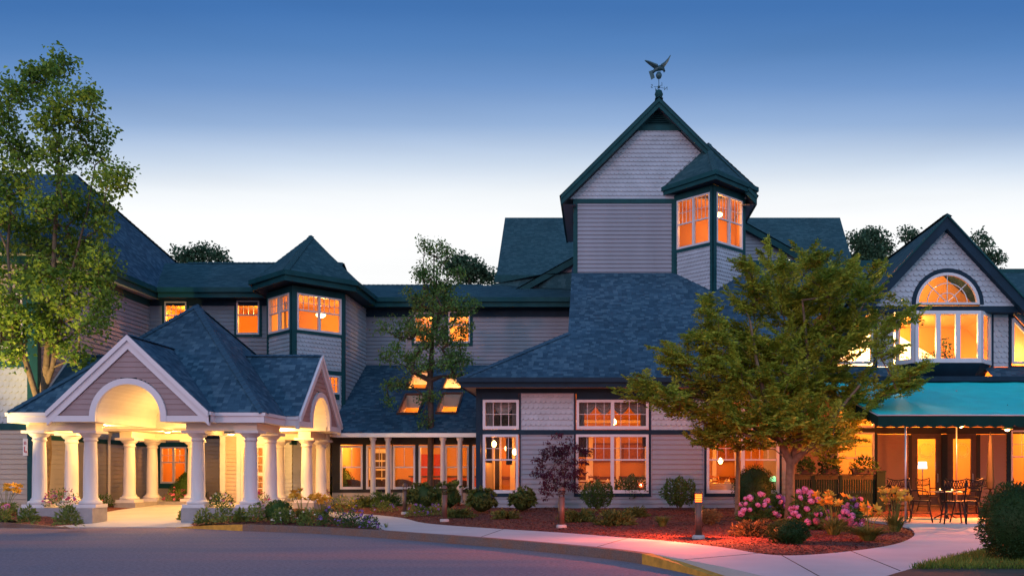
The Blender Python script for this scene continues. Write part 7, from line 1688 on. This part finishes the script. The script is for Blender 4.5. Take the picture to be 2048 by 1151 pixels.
grass_clump(1325, 1052, 62, 34, 'fine grassy clump left of the lit bollard', 'blade', 170); grass_clump(1398, 1030, 50, 34, 'fine grassy clump behind the lit bollard', 'blade', 120)
shrub(1418, 1050, 40, 26, 'small coppery spirea right of the lit bollard', 'copperleaf', 'vase', 700, .05, name='spirea')
shrub(1505, 1072, 84, 42, 'coppery green spreading spirea left of the tree trunk', 'copperleaf', 'juniper', 3000, .08, .35, 'spirea')
shrub(1508, 1022, 78, 84, 'dark round yew in front of the third dining window', 'leaf_yew', 'round', 3200, .055, .35, 'yew')
shrub(1576, 1086, 74, 44, 'low dark yew in front of the tree trunk', 'leaf_yew', 'round', 2400, .05, .35, 'yew')
H = lambda u, v, wp, hp, lb, m, n=10, r=.082: flowers(u, v, wp, hp, lb, None, int(n * 1.7), 'ball', r, 'leaf_box', 520, .11, 'hydrangea', mats=m, group='hydrangeas round the spreading tree')
H(1512, 1042, 66, 50, 'pink hydrangea left of the trunk, below the round yew', ['fl_pink'], 11); H(1550, 1034, 50, 40, 'pink and violet hydrangea just left of the trunk', ['fl_pink', 'fl_purple'], 9); H(1612, 1044, 60, 60, 'tallest pink hydrangea right of the trunk', ['fl_pink'], 15); H(1640, 1058, 44, 36, 'pink hydrangea between trunk and yellow lilies', ['fl_pink', 'fl_hot'], 8); H(1700, 1062, 50, 40, 'magenta hydrangea low among the yellow lilies', ['fl_hot', 'fl_pink'], 10); H(1712, 1034, 54, 36, 'lilac hydrangea in front of the fence', ['fl_pink', 'fl_purple'], 7)
lilies(1668, 1068, 80, 84, 'yellow daylilies left of the magenta hydrangea', 12); lilies(1735, 1080, 92, 72, 'grassy daylilies with few flowers at the tip of the bed', 4, blades=170); lilies(1790, 1062, 66, 86, 'yellow daylilies next to the awning post', 12)
# planters on the fence, shrub and lawn at the right corner
def planter(u, wpx, hpx, label, leaf='leaf_dark'):
    x = XU(u, FY); p = Vector((x, FY, ftop + .045)); t = plant_root('fence_planter', label, 'planter', p, 'planters on the patio fence'); b = MB(); wd2 = wpx * FY / FPX / 2 * .8
    b.hexa([(x - wd2 * .9, FY - .09, p.z), (x + wd2 * .9, FY - .09, p.z), (x + wd2 * .9, FY + .09, p.z), (x - wd2 * .9, FY + .09, p.z), (x - wd2, FY - .11, p.z + .17), (x + wd2, FY - .11, p.z + .17), (x + wd2, FY + .11, p.z + .17), (x - wd2, FY + .11, p.z + .17)]); part('box', b, M['wood_dark'], t)
    rng = np.random.default_rng(int(u)); n = 420; d = rdir(rng, n); d[:, 2] = np.abs(d[:, 2]) * 1.2 - .3; P = np.array([x, FY, p.z + .17]) + d * np.array([wd2 * 1.25, .2, hpx * FY / FPX]) * rng.random((n, 1)) ** .4; L = .09 * (.6 + .8 * rng.random(n)); link('foliage', leaf_mesh('foliage', P, d + rdir(rng, n) * .6, rdir(rng, n), L, L * .5), M[leaf], t)
planter(1612, 34, 24, 'planter of trailing greenery at the left end of the fence rail'); planter(1660, 44, 34, 'planter with the tallest dark plant on the fence rail', 'leaf_yew'); planter(1728, 62, 28, 'wide planter of bushy greenery at the right end of the fence rail')
lawn_poly = [GP(1735, 1164, .17), GP(1790, 1146, .17), GP(1880, 1122, .17), GP(1960, 1103, .17), GP(2010, 1092, .17), (11.5, 17.5), (11.5, 12.2), (6.2, 11.8)]
poly_slab('lawn', lawn_poly, lambda y: .175, .1, M['dirt'])
rng = np.random.default_rng(2); g = MB(); cnt = 0; gv = []
while cnt < 22000:
    x, y = rng.uniform(3.2, 9.5), rng.uniform(12.2, 16.6)
    if not inside((x, y), lawn_poly): continue
    gv.append((x, y, .17)); cnt += 1
gv = np.array(gv); n = len(gv); lawn = link('lawn_grass', leaf_mesh('lawn_grass', gv, np.array([0, 0, 1.0]) + rdir(rng, n) * .5, rdir(rng, n), .085 * (.5 + .9 * rng.random(n)), .014), M['lawn']); lawn['kind'] = 'stuff'
bb = Vector((*GP(2032, 1122, .17), .17)); shrub(2034, 1122, 130, 146, 'big dark clipped boxwood in the right corner on the lawn', 'leaf_yew', 'round', 9000, .034, .5, 'clipped_boxwood', base=bb, up=.1)
# potted fig in the bay window
pf = Vector((XU(1888, 31.3), 31.3, 4.36)); t = plant_root('potted_fig', 'leafy potted fig standing dark against the glow inside the bay window', 'potted plant', pf)
b = MB(); b.lathe([(.16, 0), (.22, .34), (.24, .36), (.2, .38)], pf, 14); part('pot', b, M['terracotta'], t, True)
b = MB(); b.tube([pf, pf + Vector((.03, 0, .8)), pf + Vector((-.02, 0, 1.5))], [.03, .022, .01], 6); part('trunk', b, M['bark_dark'], t, True)
rng = np.random.default_rng(17); cc = np.array([(0, 0, .75), (-.2, 0, .85), (.2, .05, .7), (.05, 0, 1.05), (-.15, 0, 1.25), (.12, 0, 1.4), (0, 0, 1.6), (.25, 0, 1.1), (-.28, 0, 1.05)]) + np.array([*pf]); cc = np.repeat(cc, 34, 0); n = len(cc)
link('foliage', leaf_mesh('foliage', cc + rdir(rng, n) * rng.random((n, 1)) ** .5 * np.array([.24, .2, .22]), rdir(rng, n) + np.array([0, 0, -.2]), rdir(rng, n) + np.array([0, -.4, .4]), .12, .06), M['leaf_dark'], t)
# loose bark chips on the mulch
rng = np.random.default_rng(12); cp_ = []
while len(cp_) < 16000:
    x, y = rng.uniform(-13, 9), 14 + 17 * rng.random() ** 1.3
    if inside((x, y), bed_edge_in) and not inside((x, y), walk_poly) and not inside((x, y), apron_poly) and not inside((x, y), lawn_poly) and not inside((x, y), patio_poly) and y < 30.8: cp_.append((x, y, bed_z(x, y) + .008))
cp_ = np.array(cp_); n = len(cp_); ch = link('mulch_chips', leaf_mesh('mulch_chips', cp_, rdir(rng, n) * np.array([1, 1, .25]), np.array([0, 0, 1.0]) + rdir(rng, n) * .5, .03 + .06 * rng.random(n), .022), M['chips']); ch['kind'] = 'stuff'
# assumed ground floodlight outside the view that washes the left tree and wall
fp_ = Vector((-18.7, 25.7, .14)); fl_ = thing('assumed_floodlight', 'assumed small bronze ground floodlight among the lilies aimed at the tall left tree', 'floodlight', fp_)
b = MB(); b.tube([(0, 0, -.05), (0, 0, .18)], .02, 8); part('stake', b, M['bronze'], fl_, local=True)
b = MB(); b.tube([(0, -.06, .16), (-.01, .07, .27)], [.06, .075], 12); part('housing', b, M['bronze'], fl_, local=True)
b = MB(); b.tube([(-.011, .072, .272), (-.0112, .074, .274)], .066, 12); part('lens', b, M['lamp_warm'], fl_, local=True)
lamp(fl_, fp_ + Vector((0, -.05, .42)), 4000, (1, .66, .22), .05, 'flood_light', 'SPOT', 80, (-17.3, 29.4, 7.6))
